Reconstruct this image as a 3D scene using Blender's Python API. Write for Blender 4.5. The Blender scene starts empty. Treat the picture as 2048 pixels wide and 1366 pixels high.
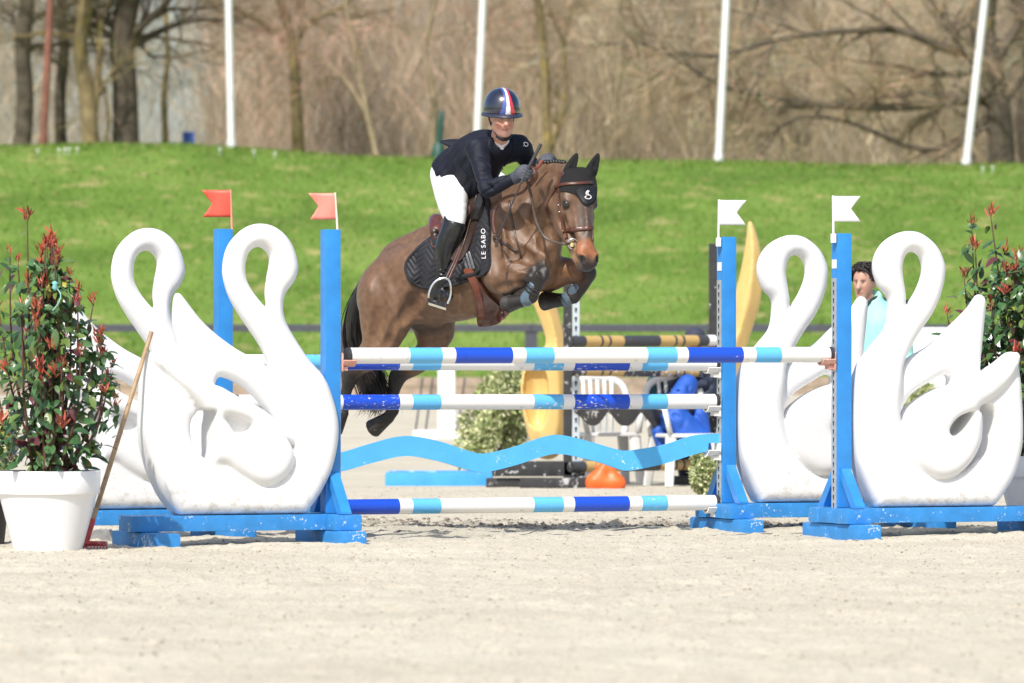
import bpy, bmesh, math, random
import numpy as np
from mathutils import Vector, Matrix
from mathutils.bvhtree import BVHTree
from mathutils.geometry import delaunay_2d_cdt

# ------------------------------------------------------------------ camera
F = 11378.0            # focal length in photo pixels (200 mm on 36 mm, 2048 wide)
CX, HY, CAMH = 1024.0, 715.0, 1.2
scn = bpy.context.scene
col = scn.collection
cam_d = bpy.data.cameras.new('camera')
cam = bpy.data.objects.new('camera', cam_d)
col.objects.link(cam)
cam.location = (0, 0, CAMH)
cam.rotation_euler = (math.radians(90), 0, 0)
cam_d.lens = 200.0
cam_d.sensor_width = 36.0
cam_d.shift_y = (HY - 683.0) / 2048.0
cam_d.clip_start = 0.5
cam_d.clip_end = 3000
cam_d.dof.use_dof = True
cam_d.dof.focus_distance = 38.2
cam_d.dof.aperture_fstop = 3.7
scn.camera = cam

# ------------------------------------------------------------------ light
SUN_AZ, SUN_EL = 22.0, 49.0          # degrees left of the camera's back, above the horizon
world = bpy.data.worlds.new('World')
scn.world = world
world.use_nodes = True
wn = world.node_tree
bgn = wn.nodes['Background']
sky = wn.nodes.new('ShaderNodeTexSky')
sky.sky_type = 'NISHITA'
sky.sun_disc = False
sa, se = math.radians(SUN_AZ), math.radians(SUN_EL)
SUNV = Vector((-math.sin(sa) * math.cos(se), -math.cos(sa) * math.cos(se), math.sin(se)))
sky.sun_elevation = se
sky.sun_rotation = math.atan2(SUNV.x, SUNV.y)
sky.air_density = 1.0
sky.dust_density = 2.5
sky.ozone_density = 1.0
wn.links.new(sky.outputs[0], bgn.inputs[0])
bgn.inputs[1].default_value = 0.15
sun_d = bpy.data.lights.new('sun', 'SUN')
sun_d.energy = 4.2
sun_d.angle = math.radians(0.55)
sun_d.color = (1.0, 0.965, 0.915)
sun = bpy.data.objects.new('sun', sun_d)
col.objects.link(sun)
sun.rotation_euler = SUNV.to_track_quat('Z', 'Y').to_euler()
sun.location = (0, 0, 30)
scn.view_settings.view_transform = 'Standard'
scn.view_settings.look = 'None'
scn.view_settings.exposure = 0.20
scn.view_settings.gamma = 1.0
scn.view_settings.use_curve_mapping = False
scn.render.engine = 'CYCLES'
scn.cycles.max_bounces = 6
scn.cycles.transparent_max_bounces = 6
scn.cycles.use_denoising = True

rng = np.random.default_rng(7)
random.seed(7)

# ------------------------------------------------------------------ helpers
def pt(px, py, d):
    """photo pixel at distance d (metres along the view axis) -> world point"""
    return Vector(((px - CX) / F * d, d, CAMH + (HY - py) / F * d))

def pix(p):
    return (CX + p[0] / p[1] * F, HY - (p[2] - CAMH) / p[1] * F)

def gz(y):
    """height of the sand at distance y"""
    y = np.asarray(y, float)
    t = np.clip((y - 55.0) / 35.0, 0, 1)
    return 0.60 * t * t * (1.6 - 0.6 * t)

MATS = {}
def nodes_of(m):
    m.use_nodes = True
    nt = m.node_tree
    return nt, nt.nodes, nt.links, nt.nodes['Principled BSDF']

def ramp(nd, pts):
    r = nd.new('ShaderNodeValToRGB')
    el = r.color_ramp.elements
    el[0].position, el[0].color = pts[0][0], (*pts[0][1], 1)
    el[1].position, el[1].color = pts[-1][0], (*pts[-1][1], 1)
    for p, c in pts[1:-1]:
        e = el.new(p); e.color = (*c, 1)
    return r

def mat(name, base, rough=0.6, var=0.12, scale=20.0, bump=0.0, bscale=80.0, metal=0.0, coat=0.0,
        wear=None, wear_amt=0.0, wear_scale=25.0, spec=0.5, attr=False, sheen=0.0, sss=0.0, trans=0.0):
    """painted / cloth / leather surface: noise-varied colour, optional chips and bump"""
    if name in MATS: return MATS[name]
    m = bpy.data.materials.new(name); MATS[name] = m
    nt, nd, lk, b = nodes_of(m)
    tc = nd.new('ShaderNodeTexCoord')
    n = nd.new('ShaderNodeTexNoise'); n.inputs['Scale'].default_value = scale; n.inputs['Detail'].default_value = 5
    lk.new(tc.outputs['Object'], n.inputs['Vector'])
    lo = [max(0, c * (1 - var)) for c in base]; hi = [min(1, c * (1 + var)) for c in base]
    r = ramp(nd, [(0.3, lo), (0.7, hi)])
    lk.new(n.outputs['Fac'], r.inputs['Fac'])
    out = r.outputs['Color']
    if attr:
        a = nd.new('ShaderNodeAttribute'); a.attribute_name = 'Col'
        mx = nd.new('ShaderNodeMix'); mx.data_type = 'RGBA'; mx.blend_type = 'MULTIPLY'; mx.inputs[0].default_value = 1
        rr = ramp(nd, [(0.3, (1 - var,) * 3), (0.7, (1 + var,) * 3)])
        lk.new(n.outputs['Fac'], rr.inputs['Fac'])
        lk.new(a.outputs['Color'], mx.inputs[6]); lk.new(rr.outputs['Color'], mx.inputs[7])
        out = mx.outputs[2]
    if wear is not None:
        n2 = nd.new('ShaderNodeTexNoise'); n2.inputs['Scale'].default_value = wear_scale
        n2.inputs['Detail'].default_value = 8; n2.inputs['Roughness'].default_value = 0.7
        lk.new(tc.outputs['Object'], n2.inputs['Vector'])
        n3 = nd.new('ShaderNodeTexNoise'); n3.inputs['Scale'].default_value = wear_scale * 0.15
        lk.new(tc.outputs['Object'], n3.inputs['Vector'])
        ad = nd.new('ShaderNodeMath'); ad.operation = 'ADD'
        ml = nd.new('ShaderNodeMath'); ml.operation = 'MULTIPLY'; ml.inputs[1].default_value = 0.6
        lk.new(n3.outputs['Fac'], ml.inputs[0]); lk.new(n2.outputs['Fac'], ad.inputs[0]); lk.new(ml.outputs[0], ad.inputs[1])
        t = 1.02 - wear_amt
        r2 = ramp(nd, [(t, (0, 0, 0)), (min(1, t + 0.03), (1, 1, 1))])
        lk.new(ad.outputs[0], r2.inputs['Fac'])
        mx = nd.new('ShaderNodeMix'); mx.data_type = 'RGBA'
        lk.new(r2.outputs['Color'], mx.inputs[0]); lk.new(out, mx.inputs[6]); mx.inputs[7].default_value = (*wear, 1)
        out = mx.outputs[2]
    lk.new(out, b.inputs['Base Color'])
    b.inputs['Roughness'].default_value = rough
    b.inputs['Metallic'].default_value = metal
    b.inputs['Coat Weight'].default_value = coat
    b.inputs['Specular IOR Level'].default_value = spec
    b.inputs['Sheen Weight'].default_value = sheen
    if sss:
        b.inputs['Subsurface Weight'].default_value = sss
        b.inputs['Subsurface Radius'].default_value = (0.012, 0.005, 0.003)
    if trans:
        b.inputs['Transmission Weight'].default_value = trans
    if bump:
        n4 = nd.new('ShaderNodeTexNoise'); n4.inputs['Scale'].default_value = bscale; n4.inputs['Detail'].default_value = 6
        lk.new(tc.outputs['Object'], n4.inputs['Vector'])
        bp = nd.new('ShaderNodeBump'); bp.inputs['Strength'].default_value = bump; bp.inputs['Distance'].default_value = 0.01
        lk.new(n4.outputs['Fac'], bp.inputs['Height']); lk.new(bp.outputs['Normal'], b.inputs['Normal'])
    return m

def mesh_np(name, V, Fc, smooth=True, colr=None):
    V = np.asarray(V, np.float32); Fc = np.asarray(Fc, np.int32)
    me = bpy.data.meshes.new(name)
    nf, k = Fc.shape
    me.vertices.add(len(V)); me.vertices.foreach_set('co', V.ravel())
    me.loops.add(nf * k); me.loops.foreach_set('vertex_index', Fc.ravel())
    me.polygons.add(nf)
    me.polygons.foreach_set('loop_start', np.arange(nf, dtype=np.int32) * k)
    me.polygons.foreach_set('loop_total', np.full(nf, k, np.int32))
    me.update(calc_edges=True); me.validate()
    if smooth: me.polygons.foreach_set('use_smooth', np.ones(len(me.polygons), bool))
    if colr is not None:
        c = np.ones((len(V), 4), np.float32); c[:, :3] = colr
        at = me.color_attributes.new('Col', 'FLOAT_COLOR', 'POINT'); at.data.foreach_set('color', c.ravel())
    return me

class MB:
    def __init__(s): s.v = []; s.f = []
    def add(s, vs, fs):
        o = len(s.v); s.v += [tuple(v) for v in vs]; s.f += [tuple(o + i for i in f) for f in fs]; return s
    def box(s, x0, x1, y0, y1, z0, z1, bev=0.0):
        if bev <= 0:
            vs = [(x, y, z) for z in (z0, z1) for y in (y0, y1) for x in (x0, x1)]
            fs = [(0, 2, 3, 1), (4, 5, 7, 6), (0, 1, 5, 4), (2, 6, 7, 3), (0, 4, 6, 2), (1, 3, 7, 5)]
            return s.add(vs, fs)
        bm = bmesh.new(); bmesh.ops.create_cube(bm, size=1)
        for v in bm.verts:
            v.co = Vector(((x0 + x1) / 2 + v.co.x * (x1 - x0), (y0 + y1) / 2 + v.co.y * (y1 - y0), (z0 + z1) / 2 + v.co.z * (z1 - z0)))
        bmesh.ops.bevel(bm, geom=bm.edges[:], offset=bev, segments=2, affect='EDGES', profile=0.7)
        bm.verts.index_update()
        s.add([v.co[:] for v in bm.verts], [[v.index for v in f.verts] for f in bm.faces]); bm.free(); return s
    def prism(s, poly, axis, t0, t1):
        """poly: list of 2D points; extrude along axis ('y': poly is (x,z); 'x': poly is (y,z); 'z': (x,y))"""
        def P(a, b, t): return {'y': (a, t, b), 'x': (t, a, b), 'z': (a, b, t)}[axis]
        n = len(poly); vs = [P(a, b, t0) for a, b in poly] + [P(a, b, t1) for a, b in poly]
        fs = [tuple(range(n))[::-1], tuple(range(n, 2 * n))] + [(i, (i + 1) % n, n + (i + 1) % n, n + i) for i in range(n)]
        return s.add(vs, fs)
    def tube(s, pts, rad, n=8, cap=True, up=None, flat=1.0):
        pts = [Vector(p) for p in pts]
        if not hasattr(rad, '__len__'): rad = [rad] * len(pts)
        o = len(s.v); prev = None
        for i, p in enumerate(pts):
            t = (pts[min(i + 1, len(pts) - 1)] - pts[max(i - 1, 0)])
            if t.length < 1e-9: t = Vector((0, 0, 1))
            t.normalize()
            if up is not None:
                a = Vector(up[i] if hasattr(up[0], '__len__') else up)
            else:
                a = prev if prev is not None else (Vector((0, 0, 1)) if abs(t.z) < 0.9 else Vector((1, 0, 0)))
            a = a - t * a.dot(t)
            if a.length < 1e-6: a = t.orthogonal()
            a.normalize(); prev = a; b = t.cross(a)
            for j in range(n):
                th = 2 * math.pi * j / n
                s.v.append(tuple(p + (a * (math.cos(th) * flat) + b * math.sin(th)) * rad[i]))
        for i in range(len(pts) - 1):
            for j in range(n):
                k = (j + 1) % n
                s.f.append((o + i * n + j, o + i * n + k, o + (i + 1) * n + k, o + (i + 1) * n + j))
        if cap:
            s.f.append(tuple(o + j for j in range(n))[::-1])
            s.f.append(tuple(o + (len(pts) - 1) * n + j for j in range(n)))
        return s
    def lathe(s, prof, n=32, c=(0, 0, 0)):
        o = len(s.v)
        for r, z in prof:
            for j in range(n):
                th = 2 * math.pi * j / n
                s.v.append((c[0] + r * math.cos(th), c[1] + r * math.sin(th), c[2] + z))
        for i in range(len(prof) - 1):
            for j in range(n):
                k = (j + 1) % n
                s.f.append((o + i * n + j, o + i * n + k, o + (i + 1) * n + k, o + (i + 1) * n + j))
        s.f.append(tuple(o + j for j in range(n))[::-1]); s.f.append(tuple(o + (len(prof) - 1) * n + j for j in range(n)))
        return s
    def strap(s, pts, nrm, w, th):
        """flat belt: nrm = surface normals, width w across, thickness th"""
        pts = [Vector(p) for p in pts]; o = len(s.v); m = len(pts)
        for i, p in enumerate(pts):
            t = (pts[min(i + 1, m - 1)] - pts[max(i - 1, 0)]).normalized()
            n = Vector(nrm[i]); n = (n - t * n.dot(t)).normalized(); b = t.cross(n)
            ww = w[i] if hasattr(w, '__len__') else w
            for da, dn in ((-.5, 0), (.5, 0), (.5, .7), (.3, 1), (-.3, 1), (-.5, .7)):
                s.v.append(tuple(p + b * da * ww + n * dn * th))
        for i in range(m - 1):
            for j in range(6):
                k = (j + 1) % 6
                s.f.append((o + i * 6 + j, o + i * 6 + k, o + (i + 1) * 6 + k, o + (i + 1) * 6 + j))
        s.f.append(tuple(o + j for j in range(6))[::-1]); s.f.append(tuple(o + (m - 1) * 6 + j for j in range(6)))
        return s
    def mesh(s, name, smooth=False, fix=True):
        me = bpy.data.meshes.new(name); me.from_pydata(s.v, [], s.f)
        if fix:
            bm = bmesh.new(); bm.from_mesh(me); bmesh.ops.recalc_face_normals(bm, faces=bm.faces[:]); bm.to_mesh(me); bm.free()
        me.update()
        if smooth: me.polygons.foreach_set('use_smooth', np.ones(len(me.polygons), bool))
        return me

def autosmooth(me, deg=35):
    me.polygons.foreach_set('use_smooth', np.ones(len(me.polygons), bool))
    bm = bmesh.new(); bm.from_mesh(me); lim = math.radians(deg)
    for e in bm.edges:
        if len(e.link_faces) == 2 and e.calc_face_angle(0) > lim: e.smooth = False
    bm.to_mesh(me); bm.free(); return me

def wmat(o):
    return wmat(o.parent) @ o.matrix_parent_inverse @ o.matrix_basis if o.parent else o.matrix_basis.copy()

def obj(name, me, m=None, parent=None, loc=None, rz=None, world=False):
    o = bpy.data.objects.new(name, me); col.objects.link(o)
    if m is not None and me is not None and not len(me.materials): me.materials.append(m)
    if parent is not None:
        o.parent = parent
        if world:      # mesh data already in world coordinates
            o.matrix_parent_inverse = wmat(parent).inverted()
    if loc is not None: o.location = loc
    if rz is not None: o.rotation_euler[2] = rz
    return o

def tag(o, label=None, cat=None, group=None, kind=None):
    if label: o['label'] = label
    if cat: o['category'] = cat
    if group: o['group'] = group
    if kind: o['kind'] = kind
    return o

def thing(name, label, cat, loc=(0, 0, 0), rz=0.0, group=None):
    o = bpy.data.objects.new(name, None); col.objects.link(o)
    o.location = loc; o.rotation_euler[2] = rz; o.empty_display_size = 0.1
    return tag(o, label, cat, group)

def crom(P, n=6, closed=False):
    """Catmull-Rom through P"""
    P = np.asarray(P, float); m = len(P); out = []
    rngi = range(m) if closed else range(m - 1)
    for i in rngi:
        if closed: a, b, c, d = P[(i - 1) % m], P[i], P[(i + 1) % m], P[(i + 2) % m]
        else: a, b, c, d = P[max(i - 1, 0)], P[i], P[i + 1], P[min(i + 2, m - 1)]
        for j in range(n):
            t = j / n
            out.append(0.5 * ((2 * b) + (c - a) * t + (2 * a - 5 * b + 4 * c - d) * t * t + (3 * b - a - 3 * c + d) * t ** 3))
    if not closed: out.append(P[-1])
    return np.array(out)

# ------------------------------------------------------------------ implicit modelling
def smin(a, b, k):
    h = np.clip(0.5 + 0.5 * (b - a) / k, 0, 1)
    return b + (a - b) * h - k * h * (1 - h)

class Field:
    def __init__(s, lo, hi, h):
        s.lo = np.array(lo, np.float32); s.h = h
        s.n = np.ceil((np.array(hi) - np.array(lo)) / h).astype(int) + 1
        s.v = np.full(tuple(s.n), 1.0, np.float32)
    def box(s, lo, hi):
        a = np.clip(np.floor((np.array(lo) - s.lo) / s.h).astype(int), 0, s.n - 1)
        b = np.clip(np.ceil((np.array(hi) - s.lo) / s.h).astype(int) + 1, 1, s.n)
        b = np.maximum(b, a + 1)
        sl = tuple(slice(i, j) for i, j in zip(a, b))
        g = [s.lo[i] + s.h * np.arange(a[i], b[i], dtype=np.float32) for i in range(3)]
        P = np.stack(np.meshgrid(*g, indexing='ij'), -1)
        return sl, P
    def put(s, d, sl, k, cut=False):
        if cut: s.v[sl] = -smin(-s.v[sl], d, k)
        else: s.v[sl] = smin(s.v[sl], d, k)
    def cone(s, a, b, ra, rb, k=0.03, cut=False, flat=None):
        a = np.array(a, np.float32); b = np.array(b, np.float32); m = max(ra, rb) + k + 2 * s.h
        sl, P = s.box(np.minimum(a, b) - m, np.maximum(a, b) + m)
        ab = b - a; L = max(float(ab @ ab), 1e-9)
        t = np.clip(((P - a) @ ab) / L, 0, 1)
        q = P - a - t[..., None] * ab
        if flat is not None:
            n, f = np.array(flat[0], np.float32), flat[1]
            n = n / np.linalg.norm(n); c = q @ n; q = q + (c * (1 / f - 1))[..., None] * n
        d = np.sqrt((q * q).sum(-1)) - (ra + (rb - ra) * t)
        s.put(d, sl, k, cut)
    def chain(s, pts, rad, k=0.03, sub=3, flat=None, cut=False):
        A = np.array([list(p) + [r] for p, r in zip(pts, rad)])
        C = crom(A, sub) if len(A) > 2 else A
        for i in range(len(C) - 1): s.cone(C[i, :3], C[i + 1, :3], C[i, 3], C[i + 1, 3], k if i == 0 else min(k, 0.02), cut, flat)
    def ell(s, c, axes, r, k=0.03, cut=False):
        c = np.array(c, np.float32); A = np.array(axes, np.float32); r = np.array(r, np.float32)
        ext = np.sqrt(((A * r[:, None]) ** 2).sum(0)) + k + 2 * s.h
        sl, P = s.box(c - ext, c + ext)
        q = (P - c) @ A.T
        k0 = np.sqrt(((q / r) ** 2).sum(-1)); k1 = np.sqrt(((q / (r * r)) ** 2).sum(-1)) + 1e-9
        s.put(k0 * (k0 - 1) / k1, sl, k, cut)
    def half(s, p, n, k=0.01, lo=None, hi=None):
        """cut away everything on the +n side of the plane through p"""
        lo = s.lo if lo is None else lo; hi = s.lo + s.h * s.n if hi is None else hi
        sl, P = s.box(lo, hi); n = np.array(n, np.float32); n = n / np.linalg.norm(n)
        s.put(-((P - np.array(p, np.float32)) @ n), sl, k, True)
    def surf(s, px, py, d0=37.8, d1=40.1):
        """first point of the surface on the line of sight through a photo pixel"""
        ds = np.arange(d0, d1, s.h * .5); q = np.stack([(px - CX) / F * ds, ds, CAMH + (HY - py) / F * ds], 1)
        i = np.round((q - s.lo) / s.h).astype(int); ok = ((i >= 0) & (i < s.n)).all(1); i = np.clip(i, 0, s.n - 1)
        v = np.where(ok, s.v[i[:, 0], i[:, 1], i[:, 2]], 1.0); k = np.argmax(v < 0)
        return q[k] if v[k] < 0 else None
    def crease(s, path, r, depth, k=0.02, sub=5):
        """press a soft furrow (depth > 0) or raise a ridge (depth < 0) along a path on the near surface"""
        P = [s.surf(x, y) for x, y in crom(path, sub)]; P = [p for p in P if p is not None]
        if len(P) < 2: return
        P = np.array(P)
        for _ in range(3): P[1:-1] = (P[:-2] + 2 * P[1:-1] + P[2:]) / 4
        dv = P / np.linalg.norm(P, axis=1)[:, None]; n = len(P); w = np.sin(np.pi * (np.arange(n) + .7) / (n + .4)) ** .5
        for i in range(n - 1):
            if depth > 0: s.cone(P[i] - dv[i] * (r - depth * w[i]), P[i + 1] - dv[i + 1] * (r - depth * w[i + 1]), r, r, k, cut=True)
            else: s.cone(P[i] + dv[i] * (r + depth * w[i]), P[i + 1] + dv[i + 1] * (r + depth * w[i + 1]), r, r, k)
    def blur(s, it=1):
        for _ in range(it):
            for ax in range(3):
                v = s.v; w = v * 0.5
                w += 0.25 * np.roll(v, 1, ax) + 0.25 * np.roll(v, -1, ax); s.v = w
    def nets(s):
        v = s.v; S = v < 0; nx, ny, nz = v.shape
        cnt = np.zeros((nx - 1, ny - 1, nz - 1), np.int8)
        for i in (0, 1):
            for j in (0, 1):
                for k in (0, 1): cnt += S[i:nx - 1 + i, j:ny - 1 + j, k:nz - 1 + k]
        act = (cnt > 0) & (cnt < 8)
        cells = np.argwhere(act); idx = np.full(act.shape, -1, np.int32); idx[act] = np.arange(len(cells))
        acc = np.zeros((len(cells), 3)); num = np.zeros(len(cells))
        cor = [(i, j, k) for i in (0, 1) for j in (0, 1) for k in (0, 1)]
        for c0 in cor:
            for ax in range(3):
                if c0[ax]: continue
                c1 = list(c0); c1[ax] = 1
                a = v[cells[:, 0] + c0[0], cells[:, 1] + c0[1], cells[:, 2] + c0[2]]
                b = v[cells[:, 0] + c1[0], cells[:, 1] + c1[1], cells[:, 2] + c1[2]]
                m = (a < 0) != (b < 0); t = a[m] / (a[m] - b[m])
                pos = np.tile(np.array(c0, float), (m.sum(), 1)); pos[:, ax] += t
                acc[m] += pos; num[m] += 1
        V = s.lo + s.h * (cells + acc / num[:, None])
        Q = []
        for ax in range(3):
            o = [a for a in range(3) if a != ax]
            s0 = [slice(1, -1)] * 3; s1 = [slice(1, -1)] * 3
            s0[ax] = slice(0, -1); s1[ax] = slice(1, None)
            A, B = S[tuple(s0)], S[tuple(s1)]
            e = np.argwhere(A != B); ins = A[A != B]
            e[:, o[0]] += 1; e[:, o[1]] += 1
            def cell(d0, d1):
                c = e.copy(); c[:, o[0]] += d0; c[:, o[1]] += d1
                return idx[c[:, 0], c[:, 1], c[:, 2]]
            q = np.stack([cell(-1, -1), cell(0, -1), cell(0, 0), cell(-1, 0)], 1)
            flip = ins if ax != 1 else ~ins
            q[~flip] = q[~flip][:, ::-1]
            Q.append(q)
        Q = np.concatenate(Q); Q = Q[(Q >= 0).all(1)]
        return V, Q
    def mesh(s, name, colr=None, smooth_it=2):
        V, Q = s.nets()
        for _ in range(smooth_it):           # light Laplacian to remove voxel steps
            acc = np.zeros_like(V); n = np.zeros(len(V))
            for a, b in ((0, 1), (1, 2), (2, 3), (3, 0)):
                np.add.at(acc, Q[:, a], V[Q[:, b]]); np.add.at(acc, Q[:, b], V[Q[:, a]])
                np.add.at(n, Q[:, a], 1); np.add.at(n, Q[:, b], 1)
            V = V * 0.5 + 0.5 * acc / np.maximum(n, 1)[:, None]
        c = colr(V) if colr is not None else None
        return mesh_np(name, V, Q, True, c)

def poly_sdf(px, pz, poly):
    """signed distance (neg inside) of grid points to closed polygon"""
    P = np.asarray(poly, float); d = np.full(px.shape, 1e9); ins = np.zeros(px.shape, bool); n = len(P)
    for i in range(n):
        a, b = P[i], P[(i + 1) % n]; e = b - a
        t = np.clip(((px - a[0]) * e[0] + (pz - a[1]) * e[1]) / max(e @ e, 1e-12), 0, 1)
        d = np.minimum(d, (px - a[0] - t * e[0]) ** 2 + (pz - a[1] - t * e[1]) ** 2)
        c = ((a[1] > pz) != (b[1] > pz))
        xi = (b[0] - a[0]) * (pz - a[1]) / np.where(abs(b[1] - a[1]) < 1e-12, 1e-12, b[1] - a[1]) + a[0]
        ins ^= c & (px < xi)
    d = np.sqrt(d); return np.where(ins, -d, d)

def slab(field, d2, t, r, k, y0=0.0, cut=False):
    """extrude a 2D distance (nx,nz) along y with half thickness t and edge rounding r"""
    t = np.broadcast_to(np.asarray(t, float), (field.n[2],))[None, None, :]
    ny = field.n[1]; y = np.abs(field.lo[1] + field.h * np.arange(ny) - y0)
    qx = (d2 + r)[:, None, :]; qy = y[None, :, None] - (t - r)
    d = np.minimum(np.maximum(qx, qy), 0) + np.sqrt(np.maximum(qx, 0) ** 2 + np.maximum(qy, 0) ** 2) - r
    if cut: field.v = -smin(-field.v, d.astype(np.float32), k)
    else: field.v = smin(field.v, d.astype(np.float32), k)
# ================================================================== SETTING
def vnoise(X, Y, sc, seed):
    r = np.random.default_rng(seed); n = 257; G = r.random((n, n))
    x = X / sc; y = Y / sc; xi = np.floor(x).astype(int); yi = np.floor(y).astype(int)
    fx = x - xi; fy = y - yi; fx = fx * fx * (3 - 2 * fx); fy = fy * fy * (3 - 2 * fy)
    g = lambda a, b: G[a % n, b % n]
    return (g(xi, yi) * (1 - fx) + g(xi + 1, yi) * fx) * (1 - fy) + (g(xi, yi + 1) * (1 - fx) + g(xi + 1, yi + 1) * fx) * fy - 0.5

def grid_mesh(name, xs, ys, zf, colr=None):
    X, Y = np.meshgrid(xs, ys, indexing='ij'); Z = zf(X, Y)
    V = np.stack([X, Y, Z], -1).reshape(-1, 3)
    nx, ny = X.shape; I = np.arange(nx * ny).reshape(nx, ny)
    Q = np.stack([I[:-1, :-1], I[1:, :-1], I[1:, 1:], I[:-1, 1:]], -1).reshape(-1, 4)
    return mesh_np(name, V, Q, True, colr(V) if colr else None)

# ---- sand
def sand_mat():
    m = bpy.data.materials.new('sand'); nt, nd, lk, b = nodes_of(m)
    tc = nd.new('ShaderNodeTexCoord')
    n1 = nd.new('ShaderNodeTexNoise'); n1.inputs['Scale'].default_value = 0.9; n1.inputs['Detail'].default_value = 6
    n2 = nd.new('ShaderNodeTexNoise'); n2.inputs['Scale'].default_value = 60; n2.inputs['Detail'].default_value = 4
    n3 = nd.new('ShaderNodeTexVoronoi'); n3.inputs['Scale'].default_value = 26
    for n in (n1, n2, n3): lk.new(tc.outputs['Object'], n.inputs['Vector'])
    r1 = ramp(nd, [(0.3, (0.475, 0.430, 0.330)), (0.7, (0.556, 0.510, 0.398))]); lk.new(n1.outputs['Fac'], r1.inputs['Fac'])
    r2 = ramp(nd, [(0.32, (0.62, 0.6, 0.58)), (0.5, (1, 1, 1)), (0.75, (1.12, 1.12, 1.1))]); lk.new(n2.outputs['Fac'], r2.inputs['Fac'])
    mx = nd.new('ShaderNodeMix'); mx.data_type = 'RGBA'; mx.blend_type = 'MULTIPLY'; mx.inputs[0].default_value = 0.8
    lk.new(r1.outputs['Color'], mx.inputs[6]); lk.new(r2.outputs['Color'], mx.inputs[7])
    r3 = ramp(nd, [(0.0, (0.48, 0.42, 0.36)), (0.16, (1, 1, 1))]); lk.new(n3.outputs['Distance'], r3.inputs['Fac'])
    mx2 = nd.new('ShaderNodeMix'); mx2.data_type = 'RGBA'; mx2.blend_type = 'MULTIPLY'
    n4 = nd.new('ShaderNodeTexNoise'); n4.inputs['Scale'].default_value = 5; lk.new(tc.outputs['Object'], n4.inputs['Vector'])
    r4 = ramp(nd, [(0.52, (0, 0, 0)), (0.66, (0.8, 0.8, 0.8))]); lk.new(n4.outputs['Fac'], r4.inputs['Fac'])
    lk.new(r4.outputs['Color'], mx2.inputs[0]); lk.new(mx.outputs[2], mx2.inputs[6]); lk.new(r3.outputs['Color'], mx2.inputs[7])
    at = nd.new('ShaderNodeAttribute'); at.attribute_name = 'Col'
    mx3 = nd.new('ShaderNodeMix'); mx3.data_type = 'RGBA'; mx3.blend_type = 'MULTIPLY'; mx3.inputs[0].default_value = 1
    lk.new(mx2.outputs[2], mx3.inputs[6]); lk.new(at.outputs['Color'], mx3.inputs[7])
    lk.new(mx3.outputs[2], b.inputs['Base Color']); b.inputs['Roughness'].default_value = 0.95
    b.inputs['Specular IOR Level'].default_value = 0.15
    bp = nd.new('ShaderNodeBump'); bp.inputs['Strength'].default_value = 0.35; bp.inputs['Distance'].default_value = 0.006
    lk.new(n2.outputs['Fac'], bp.inputs['Height']); lk.new(bp.outputs['Normal'], b.inputs['Normal'])
    return m
SAND = sand_mat()
xs = np.concatenate([np.arange(-40, -5.6, 1.2), np.arange(-5.6, 5.6, 0.025), np.arange(5.6, 41, 1.2)])
ys = np.concatenate([np.arange(-4, 17, 1.0), np.arange(17, 52, 0.05), np.arange(52, 91.2, 0.35)])
def churn_shade(X, Y):
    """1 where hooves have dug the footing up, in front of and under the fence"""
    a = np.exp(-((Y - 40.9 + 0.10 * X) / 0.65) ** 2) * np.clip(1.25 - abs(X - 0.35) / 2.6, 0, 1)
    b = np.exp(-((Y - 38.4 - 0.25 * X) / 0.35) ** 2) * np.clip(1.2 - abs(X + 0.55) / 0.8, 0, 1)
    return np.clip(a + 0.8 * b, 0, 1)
def sand_z(X, Y):
    z = gz(Y)
    near = np.clip((54 - Y) / 6, 0, 1) * np.clip((6.5 - abs(X)) / 0.8, 0, 1)
    n = 0.030 * vnoise(X, Y, 1.1, 1) + 0.022 * vnoise(X, Y, 0.32, 2) + 0.015 * vnoise(X, Y, 0.11, 3) + 0.009 * vnoise(X, Y, 0.05, 4)
    clod = np.maximum(vnoise(X, Y, 0.075, 5) - 0.30, 0) * 0.10
    c = churn_shade(X, Y)
    n = n * (1 + 0.8 * c) + clod * (1 + 1.2 * c) - 0.02 * c
    return z + n * near
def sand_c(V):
    c = churn_shade(V[:, 0], V[:, 1]) * np.clip(0.55 + 1.6 * vnoise(V[:, 0], V[:, 1], 0.35, 9), 0, 1)
    darkened = 1 - 0.58 * np.clip(c, 0, 1)  # horse's cast shadow painted into the sand colour over the churned strip
    return np.stack([darkened, darkened * 1.0, darkened * 1.02], 1)
tag(obj('sand_arena', grid_mesh('sand_arena', xs, ys, sand_z, sand_c), SAND), kind='structure')

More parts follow.
